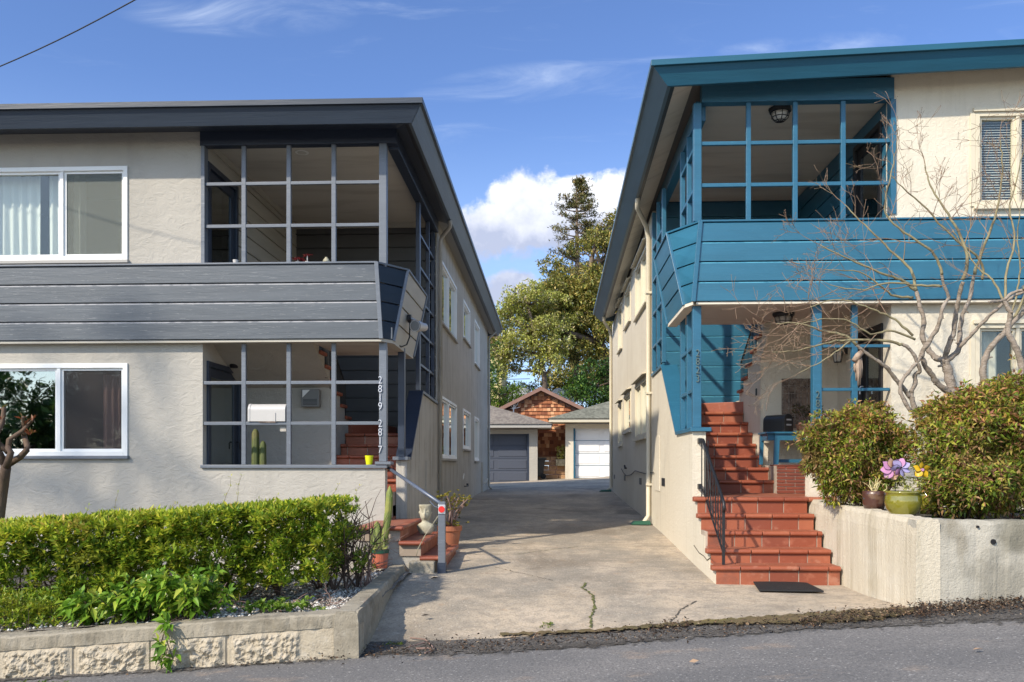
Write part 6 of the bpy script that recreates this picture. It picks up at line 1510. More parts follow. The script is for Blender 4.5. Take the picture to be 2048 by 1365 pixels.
b = MB(); dd = (h1-h0).normalized(); b.tube([h1+dd*.001, h1+dd*.006], [.064, .058], 20); b.build('lens', M_boxg, t_); b = MB(); b.tube([h1-dd*.004, h1+dd*.012], .080, 22, cap=False); b.build('bezel', M_black, t_)
b = MB(); w_ = [q_+Vector((.03, -.01, -.05)), q_+Vector((.03, -.02, -.25)), q_+Vector((.0, -.07, -.36)), q_+Vector((-.06, -.15, -.40)), q_+Vector((-.09, -.26, -.39))]; b.tube(w_, .010, 6); b.build('cord', M_cable, t_)
# hand rail: newel post, rail, reflector, cable
NP = thing('handrail', (-1.25, 9.75, -1.2), 'slate blue handrail with square newel post at the foot of the grey steps', 'handrail')
nx0, nx1 = onY(876, 0, 9.72)[0], onY(890, 0, 9.72)[0]; nzt = onY(883, 1004, 9.72)[2]
b = MB(); b.box(nx0, nx1, 9.72, 9.80, zdrive(-1.2, 9.72)-.05, nzt); b.build('newel_post', M_gtrim, NP, bevel=.004)
b = MB(); b.box(nx0-.006, nx1+.008, 9.712, 9.81, zdrive(-1.2, 9.72)-.05, -1.10); b.build('post_shoe', M_navy, NP)
b = MB(); b.tube([(-2.06, 11.0, onY(772, 936, 11)[2]), (nx0+.02, 9.77, nzt-.02)], .021, 10); b.build('rail', M_steel, NP, smooth=True)
b = MB(); q_ = ((nx0+nx1)/2, 9.718, nzt-.085); b.box(q_[0]-.038, q_[0]+.044, 9.710, 9.718, q_[2]-.052, q_[2]+.052); b.build('reflector_plate', M_alu, NP, bevel=.012)
b = MB(); b.tube([(q_[0]+.003, 9.7095, q_[2]+.0), (q_[0]+.003, 9.700, q_[2])], .036, 20); b.build('reflector', M_red, NP)
b = MB(); b.tube([(nx0, 9.75, nzt-.16), onY(852, 1068, 9.72), onY(836, 1098, 9.75), onY(833, 1112, 9.8)], .0045, 5); b.build('cable', M_stone, NP)
b = MB(); b.tube([(nx0, 9.78, nzt-.07), onY(868, 1012, 9.9), onY(860, 1003, 10.0)], .006, 5); b.build('cable', M_steel, NP)
# bust on the step
q_ = Vector((onY(851, 0, 10.75)[0], 10.75, -.869)); BU = thing('stone_bust', q_, 'weathered stone bust of a head with crown-like rim on the second tiled step', 'bust')
S_ = 1740/10.75
def gy(py): return onY(851, py, 10.75)[2]
b = MB(); vs = []; rows_ = [(1062, .060, .050, 0, 0), (1058, .072, .060, 0, 0), (1048, .085, .065, 0, 0), (1040, .108, .070, .008, 0), (1032, .092, .060, .004, 0), (1030, .052, .044, .0, 0), (1026, .034, .036, 0, 0), (1024, .034, .040, 0, -.005), (1022, .040, .050, 0, -.012), (1019, .052, .060, 0, -.016), (1015, .060, .066, 0, -.014), (1011, .063, .068, 0, -.010), (1009, .066, .070, 0, -.004), (1006.6, .072, .074, 0, 0), (1005, .074, .076, 0, 0)]
# taller head: remap rows to photo range 1006..1063
seg = 28
zr_ = [(.0, .062, .055), (.03, .085, .062), (.07, .105, .070), (.105, .115, .072), (.128, .100, .064), (.145, .066, .052), (.158, .046, .044), (.178, .044, .042), (.192, .050, .054), (.21, .060, .066), (.235, .069, .072), (.265, .073, .074), (.295, .074, .074), (.325, .075, .075), (.345, .079, .078), (.372, .083, .081), (.376, .074, .071)]
for (z, rx, ry) in zr_:
    for k in range(seg):
        a = 2*math.pi*k/seg; x = rx*math.cos(a); y = ry*math.sin(a); dn = 0
        fr = max(0, -math.sin(a))
        if .20 < z < .34 and fr > .5:
            u = x/.07; v = (z-.27)
            dn += .020*math.exp(-(u/.16)**2-((v+.002)/.022)**2)   # nose
            dn -= .012*(math.exp(-((u-.38)/.2)**2-((v-.022)/.012)**2)+math.exp(-((u+.38)/.2)**2-((v-.022)/.012)**2))
            dn += .008*math.exp(-(u/.28)**2-((v+.032)/.008)**2)+.010*math.exp(-(u/.3)**2-((v+.052)/.012)**2)
        vs.append((q_.x+x, q_.y+y-dn*1.9, q_.z+z))
n_ = len(zr_); b.add(vs, [(i*seg+k, i*seg+(k+1) % seg, (i+1)*seg+(k+1) % seg, (i+1)*seg+k) for i in range(n_-1) for k in range(seg)]+[tuple(range(seg-1, -1, -1)), tuple(range((n_-1)*seg, n_*seg))])
o = b.build('body', M_stone, BU, smooth=True); o.modifiers.new('sub', 'SUBSURF').levels = 1; o.modifiers['sub'].render_levels = 2
b = MB()
for s_ in (-1, 1):
    for (du, dv, rr2) in ((.026, .288, .009),): b.lathe([(.002, -rr2*.6), (rr2, -rr2*.2), (rr2, rr2*.2), (.002, rr2*.6)], (q_.x+s_*du, q_.y-.064, q_.z+dv), 10)
b.build('eyes', M_stone, BU, smooth=True)
for s_ in (-1, 1):
    b = MB(); b.lathe([(.003, -.018), (.010, -.008), (.012, .008), (.004, .018)], (q_.x+s_*.073, q_.y, q_.z+.275), 10); b.build('ear', M_stone, BU, smooth=True)
b = MB(); b.tube([(q_.x-.02, q_.y-.066, q_.z+.236), (q_.x, q_.y-.074, q_.z+.234), (q_.x+.02, q_.y-.066, q_.z+.236)], [.003, .006, .003], 8); b.build('mouth', M_stone, BU, smooth=True)
# succulent pot
q_ = (onY(899, 0, 11.62)[0], 11.62, zdrive(-1.3, 11.6)+.01); zt_ = onY(897, 1052, 11.62)[2]; hh = zt_-q_[2]
t_ = thing('potted_succulent', q_, 'large terracotta pot with yellow-green branching succulent beside the grey house steps', 'potted plant')
b = MB(); b.lathe([(.110, 0), (.150, hh*.78), (.168, hh*.80), (.170, hh), (.150, hh), (.146, hh*.9), (.02, hh*.88)], q_, 28); b.build('pot', M_pot, t_)
b = MB(); rb = random.Random(12); tips = []
for px, py in [(880, 1000), (893, 990), (905, 1000), (915, 1005), (928, 1000), (936, 998), (922, 1010), (888, 1010), (900, 1020), (910, 1012), (918, 995), (884, 992), (898, 1003), (912, 990), (930, 1008)]:
    y = 11.62+rb.gauss(0, .1); e = Vector(onY(px, py, y)); a = Vector((q_[0]+rb.gauss(0, .03), q_[1], zt_-.03)); pts = limb(b, a, e, .014, .007, sag=.10, n=4, seg=6, rr=rb); tips.append(e); tips += [pts[3]]*(rb.random() < .3)
b.build('stems', M_bare, t_, smooth=True)
P = []
for tp_ in tips:
    for _ in range(6): P.append(np.array(tp_)+np.random.default_rng(int(abs(tp_.x*1e4))+_).normal(size=3)*.028)
for _ in range(26): P.append((q_[0]+rb.gauss(0, .09), q_[1]+rb.gauss(-.03, .06), zt_+rb.uniform(-.01, .06)))
P = np.array(P); C, D, L = rosettes(P, np.array([[0, -.3, 1.]]*len(P)), 9, .034, 1.0); leafmesh('foliage', C, D, L, .55, leafm('leaf_aeonium', [(0, (.14, .15, .02)), (.5, (.34, .31, .04)), (.85, (.50, .43, .09)), (1, (.36, .16, .05))]), t_)
# cactus pot
q_ = (onY(759.5, 0, 9.75)[0], 9.75, zbed(-1.9, 9.7)); q_ = (q_[0], q_[1], onY(760, 1131, 9.75)[2]); zt_ = onY(760, 1100, 9.75)[2]; hh = zt_-q_[2]
t_ = thing('potted_cactus', q_, 'salmon plastic pot with green rim holding several columnar cacti', 'potted plant')
b = MB(); b.lathe([(.085, -.03), (.098, hh-.03), (.09, hh-.03), (.02, hh-.04)], q_, 26); b.build('pot', M_potpink, t_)
b = MB(); b.lathe([(.104, hh-.035), (.106, hh), (.095, hh), (.088, hh-.02), (.02, hh-.03)], q_, 26); b.build('rim', M_green, t_)
for k, (x0, y0, x1, y1, r) in enumerate([(752, 1098, 744, 1056, .032), (757, 1100, 754, 1043, .036), (765, 1098, 779, 972, .038), (771, 1098, 774, 1084, .024), (759, 1100, 759, 1070, .028), (748, 1100, 741, 1080, .016), (768, 1100, 767, 1050, .016)]):
    a = Vector(onY(x0, y0, 9.75+.03*(k % 3-1))); e = Vector(onY(x1, y1, 9.80+.03*(k % 2))); b = MB(); n_ = 9; seg = 22; vs = []
    for i in range(n_+1):
        f = i/n_; c_ = a.lerp(e, f); c_.x += .02*math.sin(f*3)*(k == 2); rr_ = r*(1.0 if f < .85 else math.sqrt(max(.02, 1-((f-.85)/.15)**2)))*(.85+.15*math.sin(f*3.1))
        for j in range(seg):
            an = 2*math.pi*j/seg; q2 = rr_*(1+.13*math.cos(an*9)); vs.append((c_.x+q2*math.cos(an), c_.y+q2*math.sin(an), c_.z))
    b.add(vs, [(i*seg+j, i*seg+(j+1) % seg, (i+1)*seg+(j+1) % seg, (i+1)*seg+j) for i in range(n_) for j in range(seg)]+[tuple(range(n_*seg, n_*seg+seg))]); b.build('cactus_stem', M_cactus, t_, smooth=True)
    if k < 4:
        Cn = []; Dn = []
        for i in range(180):
            f = random.random(); an = 2*math.pi*random.randint(0, 8)/9; d = np.array([math.cos(an), math.sin(an), random.uniform(-.3, .3)]); c_ = np.array(a.lerp(e, f)); c_[0] += .02*math.sin(f*3)*(k == 2); Cn.append(c_+d*r*1.0); Dn.append(d+np.random.normal(size=3)*.4)
        leafmesh('spines', Cn, Dn, .016, .12, M_cream_tr, t_)

# ================================================================== OBJECTS, RIGHT
def caged_light(q_, r, label):
    t_ = thing('cage_ceiling_light', q_, label, 'ceiling light', 'black cage ceiling lights of the teal porches')
    b = MB(); b.lathe([(r*.95, -.001), (r, -.02), (r*.95, -.045), (r*.75, -.055)], q_, 8); b.build('canopy', M_black, t_)
    b = MB(); b.lathe([(r*.72, -.056), (r*.62, -.12), (r*.35, -.15), (.005, -.155)], q_, 16); b.build('globe', M_frost, t_, smooth=True)
    for k in range(8):
        a = 2*math.pi*k/8; b = MB(); b.tube([(q_[0]+rr_*math.cos(a), q_[1]+rr_*math.sin(a), q_[2]+z) for rr_, z in ((r*.80, -.05), (r*.70, -.115), (r*.42, -.155), (.004, -.168))], .005, 5); b.build('cage_bar', M_black, t_)
    for rr_, z in ((r*.70, -.115), (r*.42, -.156)):
        b = MB(); b.tube([(q_[0]+rr_*math.cos(2*math.pi*k/16), q_[1]+rr_*math.sin(2*math.pi*k/16), q_[2]+z) for k in range(17)], .005, 5); b.build('cage_ring', M_black, t_)
q_ = onZ(1560, 217, 4.42); caged_light(q_, .145, 'black cage light on the upper teal porch ceiling')
q_ = onZ(1567, 626, ZCR); caged_light(q_, .145, 'black cage light on the lower teal porch ceiling')
# bench with slanted legs
yb0, yb1 = 11.95, 12.42; z1 = onY(1580, 864, yb0)[2]; xb0 = onY(1535, 0, yb0)[0]; xb1 = onY(1632, 0, yb0)[0]; zfl = .001
t_ = thing('bench_table', ((xb0+xb1)/2, 12.2, 0), 'teal painted wooden bench table on the brick porch', 'table')
b = MB(); b.box(xb0-.02, xb1+.1, yb0-.03, yb1, z1-.025, z1); b.build('table_top', M_teald, t_, bevel=.004)
b = MB(); b.box(xb0+.10, xb1+.06, yb0, yb0+.03, z1-.115, z1-.027); b.build('apron', M_teald, t_)
b = MB(); b.box(xb0+.01, xb0+.10, yb0+.03, yb1-.03, z1-.115, z1-.027); b.build('apron', M_teald, t_)
for (xa_, xb_, y_) in [(xb0+.10, xb0+.17, yb0-.001), (xb0, xb0+.05, yb1-.09), (xb1+.0, xb1+.07, yb0-.001), (xb1, xb1+.06, yb1-.08)]:
    b = MB(); b.hexa([(xa_-.015, y_, zfl), (xb_-.02, y_, zfl), (xb_-.02, y_+.05, zfl), (xa_-.015, y_+.05, zfl), (xa_, y_, z1-.028), (xb_, y_, z1-.028), (xb_, y_+.05, z1-.028), (xa_, y_+.05, z1-.028)]); b.build('leg', M_teald, t_, bevel=.003)
b = MB(); b.box(xb0+.17, xb1, yb0+.2, yb0+.24, .03, .075); b.build('stretcher', M_teald, t_)
# black mailbox on the bench
q_ = Vector((onY(1555, 0, 12.15)[0], 12.15, z1+.001)); t_ = thing('mailbox', q_, 'black arched mailbox with two slotted doors on the teal bench table', 'mailbox')
pr = mailbox_mb(0, .19, .24); Rm = Matrix.Rotation(R(38), 4, 'Z')
def rot_prism(pr, a0, a1):
    b = MB(); b.prism([(p[0], p[1]) for p in pr], 'x', a0, a1)
    b.v = [tuple(q_+Rm @ Vector(v)) for v in b.v]; return b
Rm = Matrix.Rotation(R(-52), 4, 'Z')
rot_prism(pr, -.17, .16).build('body', M_blackm, t_, bevel=.004)
rot_prism([(p[0]*1.05, p[1]*1.03) for p in pr], .161, .185).build('door', M_blackm, t_, bevel=.004)
for zz in (.085, .155): rot_prism([(-.05, zz), (.05, zz), (.05, zz+.022), (-.05, zz+.022)], .1855, .192).build('handle', M_whitem, t_)
# pot + shrub on bench
q_ = (onY(1606, 0, 12.15)[0], 12.12, z1+.001); t_ = thing('potted_shrub', q_, 'speckled terracotta bowl with dark bushy plant on the teal bench table', 'potted plant')
b = MB(); b.lathe([(.075, 0), (.105, .085), (.112, .09), (.112, .105), (.10, .105), (.02, .09)], q_, 24); b.build('pot', mat('speckled_pot', (.40, .16, .09), .7, var=[((25, 25, 25), .5, .6, (.55, .38, .22), .8, 4)]), t_)
b = MB(); rb = random.Random(3); P = []
for k in range(16):
    e = Vector((q_[0]+rb.gauss(0, .11), q_[1]+rb.gauss(0, .07), q_[2]+rb.uniform(.17, .34))); limb(b, (q_[0]+rb.gauss(0, .03), q_[1], q_[2]+.09), e, .006, .003, n=3, seg=4, rr=rb); P += [tuple(e+Vector((rb.gauss(0, .03), rb.gauss(0, .03), rb.gauss(0, .03)))) for _ in range(7)]
b.build('stems', M_bare, t_); P = np.array(P); C, D, L = rosettes(P, np.array([[0, 0, 1.]]*len(P)), 5, .035, .9); leafmesh('foliage', C, D, L, .5, leafm('leaf_crassula', [(0, (.03, .045, .02)), (.6, (.09, .10, .035)), (1, (.20, .10, .05))]), t_)
b = MB(); qd = onY(1591, 0, 12.0); b.lathe([(.03, 0), (.045, .008), (.03, .012)], (qd[0], 11.98, z1+.001), 16); tag(b.build('small_dish', M_tgut, smooth=True), 'small flat blue-grey dish between mailbox and bowl on the bench', 'dish')
# rusty ornate panel
A = onY(1563, 758, YBR); B_ = onY(1622, 840, YBR); t_ = thing('wall_panel', ((A[0]+B_[0])/2, YBR, B_[2]), 'dark rusty ornate metal panel on the teal porch back wall', 'wall panel')
b = MB(); b.box(A[0], B_[0]+.12, YBR-.02, YBR-.002, B_[2]-.12, A[2]); b.build('plate', M_rust, t_)
W_ = B_[0]+.12-A[0]; H_2 = A[2]-B_[2]+.12; zb3 = B_[2]-.12; b = MB()
nc = 6
for c in range(nc+1):
    x = A[0]+.012+(W_-.024)*c/nc; b.box(x-.006, x+.006, YBR-.032, YBR-.021, zb3, A[2])
for c in range(nc):
    x = A[0]+(W_)*(c+.5)/nc
    for zz in (zb3+H_2*.80, zb3+H_2*.30, zb3+H_2*.93, zb3+H_2*.12): b.tube([(x+.026*math.cos(a), YBR-.027, zz+.026*math.sin(a)) for a in [i*math.pi/5 for i in range(11)]], .005, 4)
    b.box(x-.002, x+.002, YBR-.030, YBR-.021, zb3+H_2*.40, zb3+H_2*.70)
for zz in (.01, .24, .40, .70, .86, .985): b.box(A[0], A[0]+W_, YBR-.031, YBR-.0215, zb3+H_2*zz-.004, zb3+H_2*zz+.004)
b.build('scrollwork', mat('rust_relief', (.30, .25, .20), .55, var=[((20, 20, 20), .4, .6, (.10, .07, .055), .8, 5)], metallic=.4), t_)
# wall lantern
q_ = onX(1693, 706, XWR-.001); t_ = thing('wall_lantern', q_, 'black carriage lantern on the inner side wall of the teal porch', 'lantern')
lx = q_[0]-.12; ly = q_[1]; lz = q_[2]
b = MB(); b.box(q_[0]-.02, q_[0], ly-.05, ly+.05, lz-.02, lz+.10); b.tube([(q_[0]-.02, ly, lz+.06), (lx, ly, lz+.11), (lx, ly, lz+.04)], .010, 6); b.build('bracket', M_black, t_)
b = MB(); b.lathe([(.085, .03), (.03, .06), (.005, .07)], (lx, ly, lz-.02), 6); b.build('cap', M_black, t_)
b = MB(); b.lathe([(.045, -.135), (.05, -.125)], (lx, ly, lz), 6); b.build('base', M_black, t_)
b = MB(); b.lathe([(.042, -.125), (.070, .008)], (lx, ly, lz), 6); b.build('glass', M_frost, t_)
for k in range(6):
    a = 2*math.pi*k/6; b = MB(); b.tube([(lx+.046*math.cos(a), ly+.046*math.sin(a), lz-.13), (lx+.076*math.cos(a), ly+.076*math.sin(a), lz+.01)], .005, 4); b.build('frame_bar', M_black, t_)
# driftwood chime
q_ = onY(1716, 712, F2-.10); t_ = thing('driftwood_chime', q_, 'driftwood wind chime hanging on the right post of the teal porch', 'wind chime')
b = MB(); b.tube([onY(1708, 722, F2-.12), onY(1716, 712, F2-.1), onY(1725, 703, F2-.06)], [.030, .038, .030], 10); b.build('top_log', M_wood, t_, smooth=True)
for k, (px, l0, l1) in enumerate([(1709, 728, 745), (1712, 722, 762), (1716, 720, 772), (1719, 718, 770), (1722, 716, 756), (1714, 726, 752)]):
    b = MB(); y = F2-.10+.02*math.sin(k*2); b.tube([onY(px, l0, y), onY(px+1, (l0+l1)/2, y-.01), onY(px+.5, l1, y)], [.012, .017, .009], 7); b.build('driftwood_stick', M_wood, t_, smooth=True)
    b = MB(); b.tube([onY(px, l0+1, y), onY(1716, 714, F2-.10)], .002, 4); b.build('string', M_cable, t_)
# black step railing
RL = thing('step_railing', (1.85, 9.3, -1.05), 'black iron railing beside the lower terracotta steps of the teal house', 'railing')
xr_ = onY(1447, 0, 9.22)[0]; p0 = Vector((xr_, 9.22, SZ[0]-.001)); ptop = Vector((xr_, 9.22, onY(1447, 1012, 9.22)[2])); xt = onY(1406, 0, 10.5)[0]; q0 = Vector((xt, 10.52, onY(1406, 880, 10.5)[2])); q1 = Vector((xt, 10.52, onY(1406, 982, 10.5)[2]))
def lb(p, q, w, nm, m_=M_black):
    b = MB(); b.bar(p, q, w, w); return b.build(nm, m_, RL, bevel=.002)
lb(p0, ptop, .028, 'post')
b = MB(); b.tube([q0+Vector((-.02, .05, .0)), q0+Vector((0, -.02, .0)), ptop+Vector((0, .06, .08)), ptop+Vector((0, -.02, .03)), ptop+Vector((0, -.035, -.02)), ptop+Vector((0, -.02, -.06))], .018, 8); b.build('top_rail', M_black, RL, smooth=True)
lo1 = p0+Vector((0, 0, .12)); lb(lo1, q1+Vector((0, 0, .02)), .018, 'bottom_rail')
for k in range(1, 8):
    f = k/8.5; a = lo1.lerp(q1, f); c = (ptop+Vector((0, 0, .06))).lerp(q0, f); lb(Vector((a.x, a.y, a.z)), Vector((c.x, c.y, c.z)), .012, 'baluster')
for dx in (0, .035, .075):
    lb(Vector((xt-.015+dx, 10.50-.02*dx, SZ[4])), Vector((xt-.015+dx, 10.50-.02*dx, q0.z-.01)), .013, 'baluster')
for zz in (q0.z-.01, -.26):
    b = MB(); b.box(xt-.05, xt-.01, 10.50, 10.599, zz-.03, zz+.03); b.build('mounting_lug', M_black, RL)
lb(lo1.lerp(q1, .45), (ptop).lerp(q0, .80), .008, 'brace'); lb(lo1.lerp(q1, .80), (ptop).lerp(q0, .35), .008, 'brace')
# door mat
pts = [onZ(px, py, -1.258) for px, py in [(1503, 1168), (1614, 1174), (1648, 1189), (1518, 1186)]]
zz = [zdrive(p[0], p[1])+.024 for p in pts]; b = MB(); b.hexa([(p[0], p[1], z) for p, z in zip(pts, zz)]+[(p[0], p[1], z+.016) for p, z in zip(pts, zz)])
tag(b.build('doormat', M_rubber, bevel=.004), 'black rubber doormat skewed on the concrete before the terracotta steps', 'doormat')
# drain splash blocks
for k, (x, y, lab) in enumerate([(1.55, 14.72, 'green plastic splash block under the nearer downspout of the teal house'), (1.54, 23.9, 'green plastic splash block under the farther downspout of the teal house')]):
    z = zdrive(x, y)+.012; b = MB(); b.hexa([(x-.20, y-.16, z), (x+.13, y-.18, z), (x+.13, y+.14, z), (x-.20, y+.14, z), (x-.14, y-.10, z+.05), (x+.12, y-.12, z+.06), (x+.12, y+.10, z+.06), (x-.14, y+.10, z+.05)]); tag(b.build('splash_block', M_green, bevel=.008), lab, 'splash block')
# ---------------- planter wall
PW = thing('planter_wall', (3.1, 7.4, -1.2), 'cream stucco planter retaining wall at the street corner right of the steps', 'wall')
b = MB(); n = 70
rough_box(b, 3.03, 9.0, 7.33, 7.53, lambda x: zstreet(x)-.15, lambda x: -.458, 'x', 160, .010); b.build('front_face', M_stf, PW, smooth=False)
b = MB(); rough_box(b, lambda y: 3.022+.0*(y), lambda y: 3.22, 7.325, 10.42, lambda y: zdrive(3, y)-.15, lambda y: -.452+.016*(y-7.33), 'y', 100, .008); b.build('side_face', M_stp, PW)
b = MB(); q_ = onY(1986, 1084, 7.325); b.tube([(q_[0], 7.34, q_[2]), (q_[0], 7.315, q_[2])], .022, 14); b.build('weep_hole', M_dark, PW)
b = MB(); q_ = onY(1956, 1054, 7.325); b.tube([(q_[0], 7.34, q_[2]), (q_[0], 7.318, q_[2])], .010, 10); b.build('weep_hole', M_dark, PW)
struct(grid('planter_soil', lin(3.2, 9, 30), lin(7.5, 10.62, 16), lambda x, y: -.52+.015*math.sin(x*7+y*5), M_soil))
# hose
b = MB(); hp = [onZ(px, py, -.47) for px, py in [(1800, 1020), (1840, 1027), (1880, 1030), (1930, 1028), (1990, 1024), (2048, 1026), (2100, 1024)]]; b.tube([(p[0], p[1], -.462) for p in hp], .014, 8); tag(b.build('garden_hose', M_cable, smooth=True), 'black garden hose lying along the planter wall top', 'hose')
# pots
q_ = (3.02+.25, 8.05, -.455); q_ = (onY(1806, 0, 8.0)[0], 8.0, -.448); sc = 8.0/1740
t_ = thing('glazed_pot', q_, 'round olive-green glazed pot standing on the planter wall edge', 'pot')
r0 = 34*sc; h0_ = 46*sc
b = MB(); b.lathe([(r0*.68, 0), (r0*.72, h0_*.05), (r0*.92, h0_*.25), (r0*1.0, h0_*.5), (r0*.97, h0_*.75), (r0*.90, h0_*.88), (r0*.99, h0_*.92), (r0*1.0, h0_*.99), (r0*.9, h0_), (r0*.85, h0_*.9), (.02, h0_*.88)], q_, 36); b.build('body', M_olive, t_, smooth=True)
P = np.array([[q_[0]+random.gauss(.02, .07), q_[1]+random.gauss(0, .05), q_[2]+h0_+random.uniform(0, .12)] for _ in range(60)]); C, D, L = rosettes(P, np.array([[0, 0, 1.]]*60), 4, .035, .9); leafmesh('foliage', C, D, L, .4, L_yel, t_)
q2_ = (onY(1748, 0, 8.75)[0], 8.75, -.44); sc2 = 8.8/1740; t_ = thing('glazed_pot', q2_, 'dark red-brown glazed pot with turquoise drips left of the olive pot', 'pot')
b = MB(); r0 = 21*sc2; h1_ = 36*sc2; b.lathe([(r0*.85, 0), (r0*1.0, h1_*.3), (r0*1.04, h1_*.8), (r0*1.06, h1_), (r0*.95, h1_), (r0*.93, h1_*.9), (.02, h1_*.88)], q2_, 28); b.build('body', M_brownp, t_, smooth=True)
b = MB(); rb = random.Random(6)
for k in range(12):
    e = Vector((q2_[0]+rb.gauss(0, .06), q2_[1]+rb.gauss(0, .05), q2_[2]+h1_+rb.uniform(.05, .13))); limb(b, (q2_[0]+rb.gauss(0, .03), q2_[1], q2_[2]+h1_-.03), e, .005, .003, n=3, seg=5, rr=rb)
b.build('sprouts', M_yhouse, t_)
q3_ = (onY(1856, 0, 8.5)[0], 8.5, -.47); t_ = thing('glazed_pot', q3_, 'narrow olive glazed pot half hidden behind the round olive pot', 'pot')
b = MB(); b.lathe([(.085, 0), (.115, .10), (.125, .17), (.132, .20), (.12, .20), (.02, .18)], q3_, 28); b.build('body', M_olive, t_, smooth=True)
# pinwheel
hub = Vector(onY(1793, 938, 7.96)); t_ = thing('pinwheel', hub, 'pink and purple flower pinwheel on a black stake in the olive pot', 'pinwheel')
b = MB(); b.tube([hub+Vector((0, .03, .0)), Vector((hub.x, hub.y+.03, q_[2]+h0_-.02))], .004, 6); b.build('stake', M_black, t_)
def petals(hub, R_, n, mats_, tilt, ph=0, nm='petal', w=.42):
    for k in range(n):
        a = ph+2*math.pi*k/n; u = Vector((math.cos(a), 0, math.sin(a))); v = Vector((-math.sin(a), 0, math.cos(a))); b = MB(); vs = []
        for i in range(7):
            f = i/6; ww = R_*w*math.sin(math.pi*(f*.9+.05))**.8
            for s_ in (-1, 0, 1): vs.append(hub+u*R_*(.08+.92*f)+v*ww*s_*.9+Vector((0, -.02*s_*(tilt)-.012*(s_ == 0), 0)))
        b.add(vs, [(i*3+j, i*3+j+1, i*3+j+4, i*3+j+3) for i in range(6) for j in range(2)]); b.add([v_+Vector((0, .003, 0)) for v_ in vs], [(i*3+j, i*3+j+3, i*3+j+4, i*3+j+1) for i in range(6) for j in range(2)])
        nf_ = len(b.f); rim = [vs[3*i] for i in range(7)]+[vs[3*i+2] for i in range(6, -1, -1)]; b.tube(rim+[rim[0]], .0016, 4, m=1)
        b.build(nm, [mats_[k % len(mats_)], M_black], t_, smooth=True)
petals(hub+Vector((-.03, .02, .0)), .100, 8, [M_pink, M_pink, M_peach, M_pink], 1, .2)
petals(hub+Vector((.025, -.03, .01)), .085, 7, [M_purple, M_pink, M_purple], -1, .5, w=.36)
b = MB(); b.tube([hub+Vector((-.01, -.06, .01)), hub+Vector((.0, .03, .0))], .010, 10); b.build('hub', M_black, t_)
fh = Vector(onY(1843, 940, 7.98)); t_ = thing('metal_flower', fh, 'yellow petalled garden stake flower right of the pinwheel', 'garden stake')
petals(fh, .075, 5, [M_yellow], 1, .3, w=.45)
b = MB(); b.tube([fh+Vector((0, .01, 0)), Vector((fh.x-.01, fh.y+.02, -.47))], .004, 6); b.build('stake', M_mapleg, t_); b = MB(); b.tube([fh+Vector((0, -.03, 0)), fh+Vector((0, .01, 0))], .013, 10); b.build('hub', M_pink, t_)

# ---------------- nandina bushes
def nandina(label, blobs, z0, seed, n, ll=.075, leaf2=None):
    rr = random.Random(seed); rs = np.random.default_rng(seed); cx = blobs[0][0]; cy = blobs[0][1]
    t_ = thing('nandina_bush', (cx, cy, z0), label, 'shrub')
    b = MB()
    for k in range(26):
        bl_ = rr.choice(blobs); e = Vector((bl_[0]+rr.gauss(0, bl_[3]*.4), bl_[1]+rr.gauss(0, .15), bl_[2]+rr.uniform(-.3, .5)*bl_[4])); limb(b, (max(3.38, cx+(bl_[0]-cx)*.6+rr.gauss(0, .10)), cy+rr.gauss(0, .1), z0-.04), e, .011, .005, sag=.06, n=5, seg=5, rr=rr)
    b.build('stems', M_stem, t_)
    vol = [bl_[3]*bl_[4] for bl_ in blobs]; tv = sum(vol); P, A = [], []
    for bl_, v_ in zip(blobs, vol):
        m = int(n*v_/tv); d = rs.normal(size=(m, 3)); d /= np.linalg.norm(d, axis=1, keepdims=True); rad = rs.uniform(.72, 1.05, (m, 1))
        c = np.array(bl_[:3]); p = c+d*rad*np.array([bl_[3], bl_[5], bl_[4]])
        # lumpy layers
        lump = np.array([MN.noise(Vector(q*4.2)) for q in p]); p = p+d*(lump[:, None]*.16+np.minimum(.16, rs.exponential(.028, (m, 1)))*(np.array([MN.noise(Vector(q*11)) for q in p])[:, None] > .05))
        keep = (p[:, 2] > z0+.02) & ((p[:, 1] < bl_[1]+.25)); keep &= ~((lump < -.22) & (rs.random(m) < .65))
        P.append(p[keep]); A.append((d*.8+np.array([0, -.25, .35])+rs.normal(size=d.shape)*.35)[keep])
    P = np.concatenate(P); A = np.concatenate(A)
    # compound spray: each point -> droopy 7 leaflets
    C, D, L = rosettes(P, A, 7, ll, 1.05, rng=rs, jit=.3)
    C = C+D*L[:, None]*.15
    top = C[:, 2] > np.percentile(C[:, 2], 62); m2 = top & (rs.random(len(C)) < .7)
    leafmesh('foliage', C[~m2], D[~m2], L[~m2], .34, L_nand, t_, droop=.12, rng=rs); leafmesh('foliage', C[m2], D[m2], L[m2], .34, L_nandt, t_, droop=.12, rng=rs)
    return t_
def pb(px, py, Y, rx, rz, ry=.42): p = onY(px, py, Y); return (p[0], Y, p[2], rx*Y/1740, rz*Y/1740, ry)
nandina('rounded yellow-green nandina bush nearer the teal steps', [pb(1722, 908, 9.3, 76, 74), pb(1675, 905, 9.3, 58, 58), pb(1735, 862, 9.3, 60, 42), pb(1708, 955, 9.3, 58, 46), pb(1765, 900, 9.4, 40, 60), pb(1640, 892, 9.3, 32, 26, .2), pb(1690, 858, 9.3, 44, 34), pb(1630, 925, 9.3, 24, 16, .15)], -.52, 81, 7000, .060)
